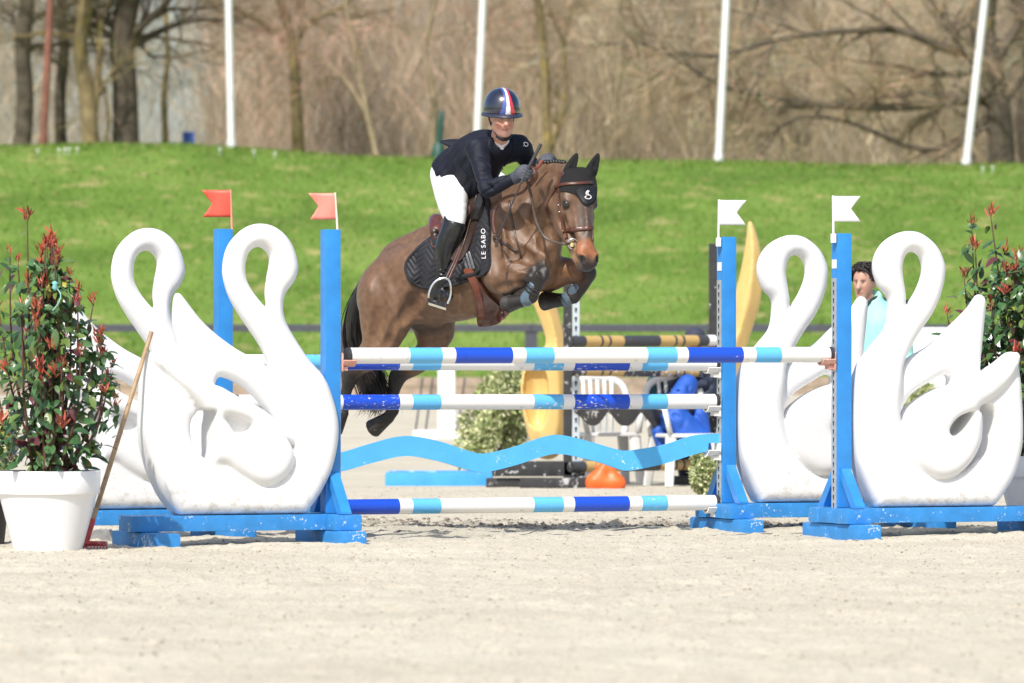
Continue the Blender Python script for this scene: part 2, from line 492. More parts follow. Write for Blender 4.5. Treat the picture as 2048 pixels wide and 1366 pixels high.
# loose clods thrown over the footing
def lumps(name, n, f_xy, size, m, parent=None):
    ico_v = np.array([(0, 0, 1), (.9, 0, .2), (-.4, .8, .25), (-.45, -.8, .2), (.3, .5, -.5), (.2, -.6, -.5), (-.8, 0, -.4)])
    ico_f = np.array([(0, 1, 2), (0, 2, 3), (0, 3, 1), (1, 4, 2), (1, 3, 5), (2, 6, 3), (1, 5, 4), (2, 4, 6), (3, 6, 5), (4, 5, 6)])
    X, Y = f_xy(n); Z = sand_z(X, Y)
    s = size * (0.35 + rng.random(n) ** 2.5 * 1.3)
    a = rng.random(n) * 6.283
    V = np.zeros((n, 7, 3)); jit = 1 + 0.35 * (rng.random((n, 7)) - 0.5)
    ca, sn = np.cos(a)[:, None], np.sin(a)[:, None]
    bx, by, bz = ico_v[:, 0] * jit, ico_v[:, 1] * jit, ico_v[:, 2] * jit
    V[:, :, 0] = X[:, None] + s[:, None] * 1.2 * (bx * ca - by * sn)
    V[:, :, 1] = Y[:, None] + s[:, None] * (bx * sn + by * ca)
    V[:, :, 2] = Z[:, None] + s[:, None] * 0.7 * (bz + 0.25)
    Fc = (ico_f[None] + 7 * np.arange(n)[:, None, None]).reshape(-1, 3)
    return obj(name, mesh_np(name, V.reshape(-1, 3), Fc, False), m, parent)
def lump_xy(n):
    y = 19 + 34 * rng.random(n) ** 0.8
    x = (rng.random(n) - 0.5) * 0.21 * y
    return x, y
tag(lumps('sand_clods', 11000, lump_xy, 0.007, mat('clod', (0.40, 0.34, 0.26), 0.95, 0.35, 3.0, spec=0.1)),
    'small clods and grit scattered over the sand', 'clods', kind='stuff')
def lump_xy2(n):
    x = (rng.random(n) - 0.5) * 3.6 + 0.3; y = 40.9 - 0.10 * x + rng.normal(0, 0.55, n); return x, y
tag(lumps('churned_clods', 1500, lump_xy2, 0.013, mat('clod_dark', (0.25, 0.21, 0.175), 0.95, 0.3, 3.0, spec=0.1)),  # clods coloured darker along the churned strip
    'damp grey clods churned up by hooves behind the jump', 'clods', kind='stuff')

# ---- outer ground and grass bank
GRASS = bpy.data.materials.new('grass'); nt, nd, lk, b = nodes_of(GRASS)
tc = nd.new('ShaderNodeTexCoord')
n1 = nd.new('ShaderNodeTexNoise'); n1.inputs['Scale'].default_value = 0.4; n1.inputs['Detail'].default_value = 7
n2 = nd.new('ShaderNodeTexNoise'); n2.inputs['Scale'].default_value = 1.7; n2.inputs['Detail'].default_value = 5
n3 = nd.new('ShaderNodeTexNoise'); n3.inputs['Scale'].default_value = 25; n3.inputs['Detail'].default_value = 4
for n in (n1, n2, n3): lk.new(tc.outputs['Object'], n.inputs['Vector'])
r1 = ramp(nd, [(0.34, (0.088, 0.160, 0.022)), (0.5, (0.128, 0.218, 0.034)), (0.66, (0.180, 0.260, 0.054))]); lk.new(n1.outputs['Fac'], r1.inputs['Fac'])
r2 = ramp(nd, [(0.56, (0, 0, 0)), (0.72, (0.85, 0.85, 0.85))]); lk.new(n2.outputs['Fac'], r2.inputs['Fac'])
mx = nd.new('ShaderNodeMix'); mx.data_type = 'RGBA'; lk.new(r2.outputs['Color'], mx.inputs[0]); lk.new(r1.outputs['Color'], mx.inputs[6]); mx.inputs[7].default_value = (0.36, 0.32, 0.13, 1)
r3 = ramp(nd, [(0.3, (0.84, 0.84, 0.84)), (0.7, (1.12, 1.12, 1.1))]); lk.new(n3.outputs['Fac'], r3.inputs['Fac'])
mx2 = nd.new('ShaderNodeMix'); mx2.data_type = 'RGBA'; mx2.blend_type = 'MULTIPLY'; mx2.inputs[0].default_value = 1
lk.new(mx.outputs[2], mx2.inputs[6]); lk.new(r3.outputs['Color'], mx2.inputs[7]); lk.new(mx2.outputs[2], b.inputs['Base Color'])
b.inputs['Roughness'].default_value = 0.8; b.inputs['Specular IOR Level'].default_value = 0.2
bp = nd.new('ShaderNodeBump'); bp.inputs['Strength'].default_value = 0.5; bp.inputs['Distance'].default_value = 0.03
lk.new(n3.outputs['Fac'], bp.inputs['Height']); lk.new(bp.outputs['Normal'], b.inputs['Normal'])

far = MB().add([(-1500, -200, -0.35), (1500, -200, -0.35), (1500, 2500, -0.35), (-1500, 2500, -0.35)], [(0, 1, 2, 3)])
tag(obj('field', far.mesh('field', fix=False), GRASS), kind='structure')

CREST = 110.0
cpx = np.array([-3000, -500, 0, 300, 460, 700, 1000, 1400, 2048, 5000.]); cpy = np.array([285, 286, 290, 294, 299, 312, 322, 326, 327, 327.])
def bank_z(X, Y):
    px = CX + X / CREST * F
    zc = CAMH + (HY - np.interp(px, cpx, cpy)) / F * CREST
    t = np.clip((Y - 91.4) / (CREST - 91.4), 0, 1)
    prof = t ** 1.05 * (1.12 - 0.12 * t)
    z = 0.45 + (zc - 0.45) * prof
    z = z - 0.0 * X
    z += (0.14 * vnoise(X, Y, 3.2, 21) + 0.05 * vnoise(X, Y, 0.8, 22)) * np.clip((Y - 91) / 3, 0, 1) * np.clip((140 - Y) / 10, 0.2, 1)
    return z - np.clip(Y - CREST - 2, 0, 400) * 0.004
bxs = np.concatenate([np.arange(-220, -14, 8), np.arange(-14, 14, 0.25), np.arange(14, 222, 8)])
bys = np.concatenate([np.arange(91.3, 113, 0.25), np.arange(113, 160, 3), np.arange(160, 480, 25)])
tag(obj('grass_bank', grid_mesh('grass_bank', bxs, bys, bank_z), GRASS), kind='structure')

# grass blades over the bank (one mass nobody could count)
n = 60000
Y = 91.6 + 18.8 * rng.random(n) ** 0.85; X = (rng.random(n) - 0.5) * 0.2 * Y
Xc = (rng.random(9000) - 0.5) * 23; Yc = CREST - 0.6 + 1.4 * rng.random(9000)
X = np.concatenate([X, Xc]); Y = np.concatenate([Y, Yc]); n = len(X); Z = bank_z(X, Y)
hgt = 0.03 + 0.05 * rng.random(n); w = 0.008 + 0.010 * rng.random(n); an = rng.random(n) * 3.14; le = rng.normal(0, 0.04, (n, 2))
V = np.zeros((n, 3, 3)); V[:, 0] = np.stack([X - np.cos(an) * w, Y - np.sin(an) * w, Z - 0.01], 1)
V[:, 1] = np.stack([X + np.cos(an) * w, Y + np.sin(an) * w, Z - 0.01], 1); V[:, 2] = np.stack([X + le[:, 0], Y + le[:, 1], Z + hgt], 1)
gc = np.array([0.128, 0.218, 0.034]) * (0.8 + 0.4 * rng.random((n, 1))); dry = rng.random(n) < 0.10; gc[dry] = (0.33, 0.29, 0.12)
tag(obj('grass_blades', mesh_np('grass_blades', V.reshape(-1, 3), np.arange(3 * n).reshape(-1, 3), False, np.repeat(gc, 3, 0)),
        mat('grass_blade', (1, 1, 1), 0.7, 0.1, 2.0, attr=True, spec=0.2)), 'short bright green grass covering the bank', 'grass', kind='stuff')
# daisies
for i, (px, py) in enumerate([(75, 293), (130, 306), (138, 299), (155, 296), (440, 314), (508, 305), (550, 313), (118, 290), (1965, 331), (1985, 330)]):
    d = CREST - 0.8; x = (px - CX) / F * d; z = float(bank_z(np.array(x), np.array(d)))
    f = MB(); f.tube([(x, d, z - 0.02), (x, d, z + 0.10)], 0.006, 4); f.lathe([(0.004, 0.10), (0.030, 0.112), (0.022, 0.128), (0.004, 0.14)], 7, (x, d, z))
    tag(obj('daisy', f.mesh('daisy'), mat('petal', (0.8, 0.8, 0.78), 0.6)), 'small white daisy on the crest of the grass bank', 'flower', 'daisies along the crest of the bank')

# ---- arena fence: dark rail on posts, kickboards along the foot
FD = 91.0
fence = thing('rail_fence', 'dark grey single rail fence along the far side of the sand', 'fence', (0, FD, 0))
DKG = mat('fence_grey', (0.055, 0.06, 0.075), 0.55, 0.2)
postx = [(p - CX) / F * FD for p in (-1136, -770, -404, -38, 325, 690, 1062, 1424, 1790, 2155, 2520, 2885)]
gz0 = float(gz(FD)); railz = CAMH + (HY - 656) / F * FD
for x in postx:
    obj('post', MB().box(x - .10, x + .10, FD - .05, FD + .05, gz0 - .3, railz + .07, .01).mesh('post'), DKG, fence, world=True)
for a, c in zip(postx[:-1], postx[1:]):
    obj('rail', MB().box(a + .004, c - .004, FD - .075, FD - .052, railz - .06, railz + .06, .012).mesh('rail'), DKG, fence, world=True)
kick = thing('kickboard', 'weathered tan timber kickboards along the foot of the fence', 'boards', (0, FD - .3, 0))
WD = mat('old_timber', (0.33, 0.255, 0.19), 0.85, 0.3, 6.0, 0.3)
for i, (a, c) in enumerate(zip(postx[:-1], postx[1:])):
    for k in range(2):
        z0 = gz0 - 0.02 + k * 0.155
        obj('plank', MB().box(a + .01, c - .01, FD - .22 + .012 * ((i + k) % 2), FD - .17, z0, z0 + .148, .006).mesh('plank'), WD, kick, world=True)

# ---- flag poles on the bank
def flagpole(px0, py0, px1, r, label, m, d=CREST + 0.4, grp=None):
    x = (px0 - CX) / F * d; z = float(bank_z(np.array(x), np.array(d)))
    top = pt(px1, 0, d); base = Vector((x, d, z)); dirv = (top - base) / (top.z - base.z)
    t = thing('flag_pole', label, 'pole', base, group=grp)
    pts = [base + dirv * h for h in (-0.2, 0.6, 2, 4, 6, 8)]
    obj('shaft', autosmooth(MB().tube(pts, [r, r, r * .98, r * .93, r * .85, r * .75], 14).mesh('shaft')), m, t, world=True)
    obj('collar', autosmooth(MB().tube([base + dirv * -0.05, base + dirv * 0.16], r * 1.25, 14).mesh('collar')), m, t, world=True)
    obj('finial', autosmooth(MB().lathe([(.01, -.07), (.06, -.03), (.075, 0), (.06, .04), (.01, .075)], 12, pts[-1] + Vector((0, 0, .06))).mesh('finial')), m, t, world=True)
PW = mat('pole_white', (0.74, 0.74, 0.72), 0.45, 0.06, 3.0, wear=(0.3, 0.24, 0.18), wear_amt=0.05, wear_scale=6)
RUST = mat('pole_rust', (0.21, 0.085, 0.055), 0.75, 0.3, 5.0)
flagpole(86, 290, 101, .075, 'leaning rust brown pole on the bank in front of dark trunks', RUST)
flagpole(463, 298, 457, .075, 'white flag pole with peeling paint left of the rider', PW)
flagpole(952, 320, 966, .075, 'white flag pole directly behind the rider', PW)
flagpole(1437, 324, 1453, .078, 'white flag pole between the horse and the big spreading tree', PW)
flagpole(1932, 326, 1970, .078, 'leaning white flag pole in front of the big spreading tree', PW)

# ---- slim green garden post and a small blue board beyond the crest
d = CREST + 1.5
g = thing('hydrant_post', 'slim dark green post with a wide foot behind the rider', 'post', pt(876, 318, d))
GR = mat('dark_green', (0.012, 0.07, 0.05), 0.5, 0.2)
obj('foot', autosmooth(MB().lathe([(.16, -.3), (.15, .1), (.10, .28), (.06, .33)], 14, pt(877, 318, d)).mesh('foot')), GR, g, world=True)
obj('shaft', autosmooth(MB().tube([pt(878, 290, d), pt(881, 250, d), pt(883, 226, d), pt(884, 221, d)], [.065, .06, .05, .02], 12).mesh('shaft')), GR, g, world=True)
d = 124.0
bb = thing('blue_board', 'small blue board half hidden between the left hand trees', 'board', pt(376, 300, d))
BB = mat('board_blue', (0.05, 0.12, 0.45), 0.5)
c = pt(377, 279, d); obj('panel', MB().box(c.x - .13, c.x + .13, d - .02, d + .02, c.z - .17, c.z + .17, .01).mesh('panel'), BB, bb, world=True)
obj('leg', MB().box(c.x - .03, c.x + .03, d + .022, d + .05, c.z - .6, c.z + .1, .005).mesh('leg'), BB, bb, world=True)

# ---- bare trees
def ribbons(P0, D, L, W, bend, nseg, cols, r):
    """thin tapered twigs as ribbons. P0,D: (n,3)"""
    n = len(P0); S = np.linspace(0, 1, nseg + 1)
    side = np.cross(D, r.normal(0, 1, (n, 3))); side /= np.linalg.norm(side, axis=1)[:, None] + 1e-9
    bv = r.normal(0, 1, (n, 3)) * bend
    V = np.zeros((n, nseg + 1, 2, 3))
    for i, s in enumerate(S):
        c = P0 + D * (L * s)[:, None] + bv * (L * s * s)[:, None]
        w = (W * (1 - 0.75 * s))[:, None]
        V[:, i, 0] = c - side * w; V[:, i, 1] = c + side * w
    I = np.arange(n * (nseg + 1) * 2).reshape(n, nseg + 1, 2)
    Q = np.stack([I[:, :-1, 0], I[:, :-1, 1], I[:, 1:, 1], I[:, 1:, 0]], -1).reshape(-1, 4)
    C = np.repeat(cols, (nseg + 1) * 2, 0)
    return V.reshape(-1, 3), Q, C

BARK_D = mat('bark_dark', (0.10, 0.082, 0.062), 0.9, 0.35, 4.0, 0.6, 12.0, wear=(0.20, 0.16, 0.06), wear_amt=0.06, wear_scale=3.0, spec=0.15)
BARK_L = mat('bark_lichen', (0.22, 0.17, 0.09), 0.9, 0.3, 4.0, 0.6, 12.0, wear=(0.30, 0.23, 0.08), wear_amt=0.14, wear_scale=3.0, spec=0.15)
BARK_T = mat('bark_tan', (0.33, 0.26, 0.17), 0.9, 0.25, 4.0, 0.5, 12.0, wear=(0.30, 0.25, 0.11), wear_amt=0.08, wear_scale=3.0, spec=0.15)
TWIG = mat('twig', (1, 1, 1), 0.9, 0.2, 1.0, attr=True, spec=0.1)

def grow(mb, tips, p, dv, L, r, lev, R, droop):
    nseg = 6 if lev < 2 else 4; pts = [p]; rad = [r]; d = dv.normalized(); q = p
    for i in range(nseg):
        d = (d + Vector((R.gauss(0, .17), R.gauss(0, .17), R.gauss(0, .13) + droop))).normalized()
        q = q + d * (L / nseg); pts.append(q); rad.append(r * (1 - 0.75 * (i + 1) / nseg))
    mb.tube(pts, rad, 5 if lev == 0 else 4, cap=False)
    for i in range(1, nseg + 1):
        if lev >= 1: tips.append((pts[i], (pts[i] - pts[i - 1]).normalized(), rad[i]))
        if lev < 2 and R.random() < .75:
            a = (d + Vector((R.gauss(0, .55), R.gauss(0, .5), R.gauss(.05, .4)))).normalized()
            grow(mb, tips, pts[i], a, L * R.uniform(.4, .75), rad[i] * R.uniform(.45, .7) + .002, lev + 1, R, droop)
def bare_tree(label, trunk_px, d, radii, bark, seed, limbs=(), twc=(0.2, 0.15, 0.09), ntw=4, auto=6, zmax=13.0, limb_r=0.09, droop=0.0, twl=0.8):
    """trunk_px: [(px,py)...] from the foot up (photo pixels at distance d); limbs: explicit pixel paths"""
    R = random.Random(seed); r = np.random.default_rng(seed)
    P = [pt(a, c, d) for a, c in trunk_px]
    x0 = P[0].x; P[0].z = min(P[0].z, float(bank_z(np.array(x0), np.array(d)))) - 0.25
    last = P[-1]; up = (P[-1] - P[-2]).normalized()
    while last.z < zmax: last = last + (up + Vector((R.gauss(0, .1), R.gauss(0, .1), .3))).normalized() * 1.3; P.append(last)
    radii = list(radii) + [radii[-1] * (0.8 ** (i + 1)) for i in range(len(P) - len(radii))]
    A = crom([list(p) + [q] for p, q in zip(P, radii)], 4)
    t = thing('bare_tree', label, 'tree', P[0] + Vector((0, 0, .2)))
    obj('trunk', MB().tube([Vector(a[:3]) for a in A], [max(a[3], .02) for a in A], 12).mesh('trunk', True), bark, t, world=True)
    tips = []
    for path, dd, r0 in limbs:
        mb = MB()
        m = len(path); L = [list(pt(a, c, d + dd * i / (m - 1))) + [r0 * (1 - .8 * i / (m - 1))] for i, (a, c) in enumerate(path)]
        C = crom(L, 4); mb.tube([Vector(c[:3]) for c in C], [c[3] for c in C], 7, cap=False)
        for i in range(2, len(C)):
            tips.append((Vector(C[i][:3]), Vector(C[i][:3] - C[i - 1][:3]).normalized(), C[i][3]))
            if i % 2 == 0:
                dv = Vector(C[i][:3] - C[i - 1][:3]).normalized() + Vector((R.gauss(0, .5), R.gauss(0, .6), R.gauss(0, .6)))
                grow(mb, tips, Vector(C[i][:3]), dv, R.uniform(.6, 2.2), C[i][3] * .4 + .007, 1, R, droop)
        obj('limb', mb.mesh('limb', True, fix=False), bark, t, world=True)
    for i in range(auto):
        mb = MB()
        k = R.randrange(int(len(A) * .25), len(A)); a = A[k]
        th = R.uniform(0, 6.28); dv = Vector((math.cos(th), math.sin(th), R.uniform(-.1, .7)))
        grow(mb, tips, Vector(a[:3]), dv, R.uniform(1.6, 3.2), max(a[3] * .45, .02), 0, R, droop)
        obj('limb', mb.mesh('limb', True, fix=False), bark, t, world=True)
    if tips:
        TP = np.array([list(p) for p, _, _ in tips]); TD = np.array([list(q) for _, q, _ in tips])
        TP = np.repeat(TP, ntw, 0); TD = np.repeat(TD, ntw, 0) + r.normal(0, .45, (len(TP), 3)); TD /= np.linalg.norm(TD, axis=1)[:, None]
        n = len(TP); cc = np.array(twc) * np.array([1.75, 1.72, 2.1]) * (0.6 + 0.8 * r.random((n, 1))) * (1 + 0.15 * r.normal(0, 1, (n, 3)) * [1, .4, .6])
        V, Q, C = ribbons(TP, TD, twl * (.3 + 1.1 * r.random(n)), .0025 + .004 * r.random(n), .3, 4, np.clip(cc, .01, 1), r)
        obj('crown', mesh_np('crown', V, Q, False, C), TWIG, t, world=True)
    return t

bare_tree('broad dark trunk at the far left edge, left of the rust pole', [(40, 300), (50, 200), (45, 100), (55, 0)], 119, [.2, .18, .17, .16], BARK_D, 3, twc=(.12, .10, .055))
bare_tree('straight dark trunk standing just right of the rust pole', [(125, 300), (120, 200), (128, 100), (120, 0)], 121, [.13, .12, .11, .1], BARK_D, 4, twc=(.12, .10, .055))
bare_tree('pair stem trunk yellow with lichen between the dark left trunks', [(185, 305), (175, 200), (160, 100), (172, 0)], 118, [.19, .17, .15, .15], BARK_L, 5,
          limbs=[([(180, 250), (196, 150), (200, 60), (190, 0)], .4, .11)], twc=(.16, .13, .055))
bare_tree('thickest dark trunk on the left, beside the pale sky gap', [(252, 305), (250, 180), (244, 80), (256, 0)], 119, [.30, .26, .25, .25], BARK_D, 6,
          limbs=[([(250, 110), (285, 50), (300, 0)], .3, .1), ([(240, 90), (205, 60), (150, 40), (90, 60)], -.5, .08)], twc=(.13, .11, .06), auto=7)
bare_tree('slim greenish trunk in the pale sky gap', [(335, 305), (328, 200), (335, 120), (330, 0)], 123, [.08, .07, .06, .05], BARK_L, 8, twc=(.17, .15, .10), auto=4)
bare_tree('upright ochre trunk between the sky gap and the helmet', [(600, 315), (592, 190), (585, 90), (560, 0)], 120, [.14, .12, .10, .10], BARK_L, 9,
          limbs=[([(586, 95), (620, 45), (690, 10), (730, -30)], .3, .08), ([(585, 100), (500, 30), (395, 0)], .3, .08)], twc=(.24, .16, .095), auto=7)
bare_tree('pale leaning stem left of the helmet', [(765, 320), (735, 230), (722, 150), (700, 60), (690, 0)], 118, [.07, .06, .055, .05, .05], BARK_T, 10,
          limbs=[([(735, 230), (690, 160), (640, 120), (610, 105)], .2, .04)], twc=(.30, .20, .12), auto=6)
bare_tree('grey tan stem just left of the pole behind the rider', [(860, 320), (868, 200), (850, 100), (870, 0)], 121, [.08, .07, .06, .05], BARK_T, 11, twc=(.28, .19, .11), auto=6)
bare_tree('olive twin stem to the right of the helmet', [(1098, 325), (1092, 220), (1088, 110), (1075, 0)], 119, [.11, .10, .09, .08], BARK_L, 12,
          limbs=[([(1100, 300), (1130, 200), (1128, 90), (1150, 0)], .3, .07)], twc=(.23, .18, .09), auto=6)
bare_tree('thin tan stem midway between helmet and right flag pole', [(1240, 328), (1230, 220), (1245, 120), (1238, 0)], 124, [.08, .07, .06, .06], BARK_T, 13, twc=(.26, .19, .11), auto=6)
bare_tree('bare stem right behind the white pole beyond the horse', [(1480, 330), (1490, 220), (1476, 100), (1484, 0)], 127, [.10, .09, .08, .07], BARK_T, 14, twc=(.25, .19, .11), auto=6)
bare_tree('big spreading tree with low drooping lichened limbs at the far right', [(2005, 345), (2000, 250), (1985, 150), (1965, 60), (1975, -40)], 117, [.30, .26, .25, .26, .24], BARK_D, 15,
          limbs=[([(1985, 190), (1900, 205), (1760, 215), (1600, 205), (1500, 185), (1430, 165), (1340, 110), (1262, 82)], -1.2, .12),
                 ([(1970, 110), (1890, 95), (1800, 62), (1690, 62), (1560, 78), (1440, 110), (1350, 104)], -1.5, .11),
                 ([(1975, 150), (1925, 90), (1890, 40), (1850, -20)], .4, .16),
                 ([(1990, 210), (1900, 190), (1780, 190), (1650, 208), (1520, 210), (1400, 150)], .8, .09),
                 ([(1985, 230), (1860, 300), (1700, 245), (1600, 235), (1530, 280)], -.8, .08),
                 ([(1990, 120), (2030, 60), (2060, 0), (2100, -40)], .3, .13),
                 ([(2000, 220), (2040, 160), (2090, 120), (2160, 110)], .3, .10),
                 ([(1960, 140), (1880, 150), (1790, 130), (1700, 120), (1640, 90)], 1.0, .08),
                 ([(1992, 250), (1940, 270), (1900, 300), (1850, 330)], -.6, .07)],
          twc=(.25, .20, .105), auto=4, ntw=6, droop=-0.05, twl=.9)
bare_tree('dark slanting trunk hugging the right edge of the picture', [(2070, 340), (2050, 250), (2060, 120), (2035, 0)], 121, [.2, .18, .16, .15], BARK_D, 16, twc=(.2, .16, .09), auto=6)

# the far wood behind them, one mass of brush
def brush(name, n, d0, d1, palette, label, seed, xr=(-900, 2950), dens=None, wmul=1.0):
    r = np.random.default_rng(seed); d = d0 + (d1 - d0) * r.random(n); px = xr[0] + (xr[1] - xr[0]) * r.random(n)
    if dens is not None:
        keep = r.random(n) < np.interp(px, dens[0], dens[1]); d, px = d[keep], px[keep]; n = len(d)
    X = (px - CX) / F * d; zb = bank_z(X, d); Z = zb - .1 + r.random(n) ** 1.15 * 6.5
    D = np.stack([r.normal(0, .45, n), r.normal(0, .3, n), .75 + .4 * r.random(n)], 1); D /= np.linalg.norm(D, axis=1)[:, None]
    k = vnoise(X * 1.0, Z * 1.0 + d * .05, 1.6, seed + 5) + .5; pi = np.clip((k + .25 * r.normal(0, 1, n)) * len(palette), 0, len(palette) - 1).astype(int)
    C = np.array(palette)[pi] * (1.22 * (1 + 1.1 * vnoise(X, Z + d * .08, 1.9, seed + 8) + .7 * vnoise(X, Z, .6, seed + 9)))[:, None].clip(.25, 2) * (.55 + .9 * r.random((n, 1)))
    V, Q, CC = ribbons(np.stack([X, d, Z], 1), D, (.6 + 2.6 * r.random(n) ** 2), (.003 + .006 * r.random(n) ** 2) * wmul, .22, 3, C, r)
    return tag(obj(name, mesh_np(name, V, Q, False, CC), TWIG), label, 'brush', kind='stuff')
TAN = [(.38, .25, .18), (.35, .265, .19), (.42, .32, .23), (.31, .22, .155), (.37, .30, .21)]
OLV = [(.30, .235, .16), (.38, .31, .21), (.35, .29, .185), (.28, .215, .15), (.41, .33, .235)]
brush('russet_thicket', 87000, 126, 142, TAN, 'hazy mass of russet and tan brushwood behind the bank', 31,
      dens=([-300, 130, 300, 390, 430, 1100, 1300, 2350], [.35, .25, .05, .06, 1, 1, .5, .3]), wmul=1.25)
brush('olive_thicket', 80000, 124, 145, OLV, 'olive brown brushwood behind the big right hand tree', 32,
      dens=([-300, 250, 300, 900, 1200, 2350], [.35, .3, .05, .18, .85, 1]), wmul=1.25)
brush('grey_thicket', 43000, 146, 175, [(.25, .23, .21), (.30, .27, .25), (.22, .22, .19), (.30, .25, .22)], 'greyish distant wood seen through the gaps', 33,
      dens=([-300, 280, 330, 390, 420, 2350], [.4, .4, .06, .06, 1, 1]), wmul=1.6)
# ================================================================== THE OXER
AL = math.radians(25.5)                       # the fence stands at this angle to the picture plane
BLUE_C = (0.027, 0.230, 0.60)
BLUE = mat('blue_paint', BLUE_C, 0.38, 0.10, 8.0, 0.08, 60, wear=(0.50, 0.58, 0.66), wear_amt=0.02, wear_scale=45, coat=0.1)
BLUEW = mat('blue_paint_worn', (0.031, 0.228, 0.57), 0.5, 0.14, 9.0, 0.15, 60, wear=(0.55, 0.62, 0.70), wear_amt=0.085, wear_scale=48)
STEEL = mat('galvanised', (0.52, 0.55, 0.58), 0.42, 0.10, 30.0, metal=0.55)
HOLE = mat('hole_dark', (0.012, 0.02, 0.035), 0.8)
CUPW = mat('cup_white', (0.78, 0.76, 0.72), 0.5, 0.06, 20, wear=(0.45, 0.38, 0.30), wear_amt=0.05)
CUPR = mat('cup_red', (0.62, 0.32, 0.25), 0.55, 0.15, 20, wear=(0.75, 0.62, 0.55), wear_amt=0.12)
def swan_mat():
    m = mat('swan_white', (0.765, 0.765, 0.76), 0.55, 0.025, 5.0, 0.22, 130.0)
    nt = m.node_tree; nd, lk = nt.nodes, nt.links; b = nd['Principled BSDF']; src = b.inputs['Base Color'].links[0].from_socket
    tc = nd.new('ShaderNodeTexCoord'); sx = nd.new('ShaderNodeSeparateXYZ'); lk.new(tc.outputs['Object'], sx.inputs[0])
    n = nd.new('ShaderNodeTexNoise'); n.inputs['Scale'].default_value = 16; n.inputs['Detail'].default_value = 9; n.inputs['Roughness'].default_value = .7; lk.new(tc.outputs['Object'], n.inputs['Vector'])
    rz = ramp(nd, [(0.0, (.20, .20, .20)), (.16, (.10, .10, .10)), (.42, (0, 0, 0))]); lk.new(sx.outputs[2], rz.inputs['Fac'])   # sand splash low on the foot
    ad = nd.new('ShaderNodeMath'); ad.operation = 'ADD'; lk.new(rz.outputs['Color'], ad.inputs[0]); lk.new(n.outputs['Fac'], ad.inputs[1])
    r = ramp(nd, [(.64, (0, 0, 0)), (.82, (.8, .8, .8))]); lk.new(ad.outputs[0], r.inputs['Fac'])
    mx = nd.new('ShaderNodeMix'); mx.data_type = 'RGBA'; lk.new(r.outputs['Color'], mx.inputs[0]); lk.new(src, mx.inputs[6]); mx.inputs[7].default_value = (.50, .47, .42, 1); lk.new(mx.outputs[2], b.inputs['Base Color'])
    return m
SWAN = swan_mat()

# ---- swan panel: traced in the plane of the right hand wing
SP_K, SP_C = 11378 / 38.45, math.cos(math.radians(27))
def sw(P): return [((x - 1685) / (SP_K * SP_C), (1022 - y) / SP_K) for x, y in P]
neck_out = [(1770, 664), (1776, 630), (1775, 604), (1757, 581), (1747, 549), (1750, 521), (1765, 495), (1790, 477), (1817, 470), (1844, 476), (1872, 500), (1887, 533), (1888, 560),
            (1879, 599), (1862, 637), (1839, 671), (1817, 709), (1801, 742), (1794, 780), (1791, 820), (1793, 850), (1800, 885), (1815, 920), (1838, 950), (1868, 966), (1900, 960), (1930, 940), (1950, 918),
            (1965, 890), (1974, 850), (1972, 832), (1960, 815), (1985, 790), (2000, 760), (2014, 722), (2020, 712), (2027, 714), (2031, 740), (2034, 792), (2037, 862),
            (2034, 908), (2020, 958), (1998, 997), (1978, 1022), (1972, 1022.5), (1750, 1022.5), (1744, 1022), (1727, 985), (1711, 935), (1706, 890), (1705, 835), (1709, 778), (1718, 738), (1727, 722), (1747, 694)]
hole_neck = [(1822, 512), (1809, 520), (1803, 545), (1806, 572), (1810, 600), (1811, 619), (1829, 594), (1842, 562), (1844, 540), (1837, 520)]
wing1 = [(1966, 597), (1957, 598), (1939, 624), (1902, 661), (1864, 697), (1829, 718), (1800, 742), (1780, 780), (1778, 840), (1793, 850), (1806, 822), (1822, 797), (1860, 772), (1885, 759), (1900, 763), (1902, 780),
         (1930, 800), (1955, 775), (1964, 716), (1971, 652), (1974, 610)]
wing2 = [(2020, 712), (1990, 735), (1961, 752), (1930, 770), (1900, 778), (1868, 788), (1833, 808), (1805, 834), (1792, 862), (1800, 900), (1820, 938), (1848, 962), (1872, 968), (1898, 961), (1925, 938),
         (1943, 908), (1951, 880), (1952, 840), (1946, 824), (1975, 805), (2010, 770), (2027, 728)]
dimple = [(1930, 832), (1912, 836), (1893, 848), (1882, 866), (1884, 877), (1895, 880), (1908, 872), (1920, 856)]
gap = [(1953, 830), (1970, 835), (1977, 848), (1973, 880), (1962, 912), (1946, 926), (1947, 905), (1953, 875)]
# the left hand swans are cast the other way round; traced in the plane of the nearer left wing
def swl(P): return [((661 - x) / (F / 36.75 * math.cos(math.radians(21.5))), (1037 - y) / (F / 36.75)) for x, y in P]
LNECK = [(575, 661), (569, 646), (566, 627), (567, 609), (573, 592), (587, 574), (595, 552), (595, 534), (587, 506), (571, 480), (547, 462), (521, 457), (496, 463), (472, 482), (455, 508), (448, 541), (449, 567),
         (460, 604), (479, 639), (500, 670), (524, 707), (540, 740), (555, 770), (575, 810), (588, 850), (590, 890), (578, 935), (556, 966), (528, 974), (497, 962), (468, 938), (440, 915), (420, 900), (396, 895), (382, 880), (382, 850), (392, 835),
         (380, 800), (365, 765), (340, 745), (318, 726), (307, 715), (300, 713), (294, 722), (290, 760), (288, 823), (287, 872), (294, 915), (309, 964), (331, 1007), (356, 1037), (361, 1037.5), (598, 1037.5), (603, 1037), (629, 1004), (654, 955), (666, 909), (670, 872), (667, 838), (657, 801), (641, 761), (617, 731), (601, 705), (585, 679)]
LHOLE = [(517, 504), (500, 513), (492, 534), (492, 562), (500, 583), (514, 604), (533, 624), (531, 595), (535, 562), (540, 531), (533, 513)]
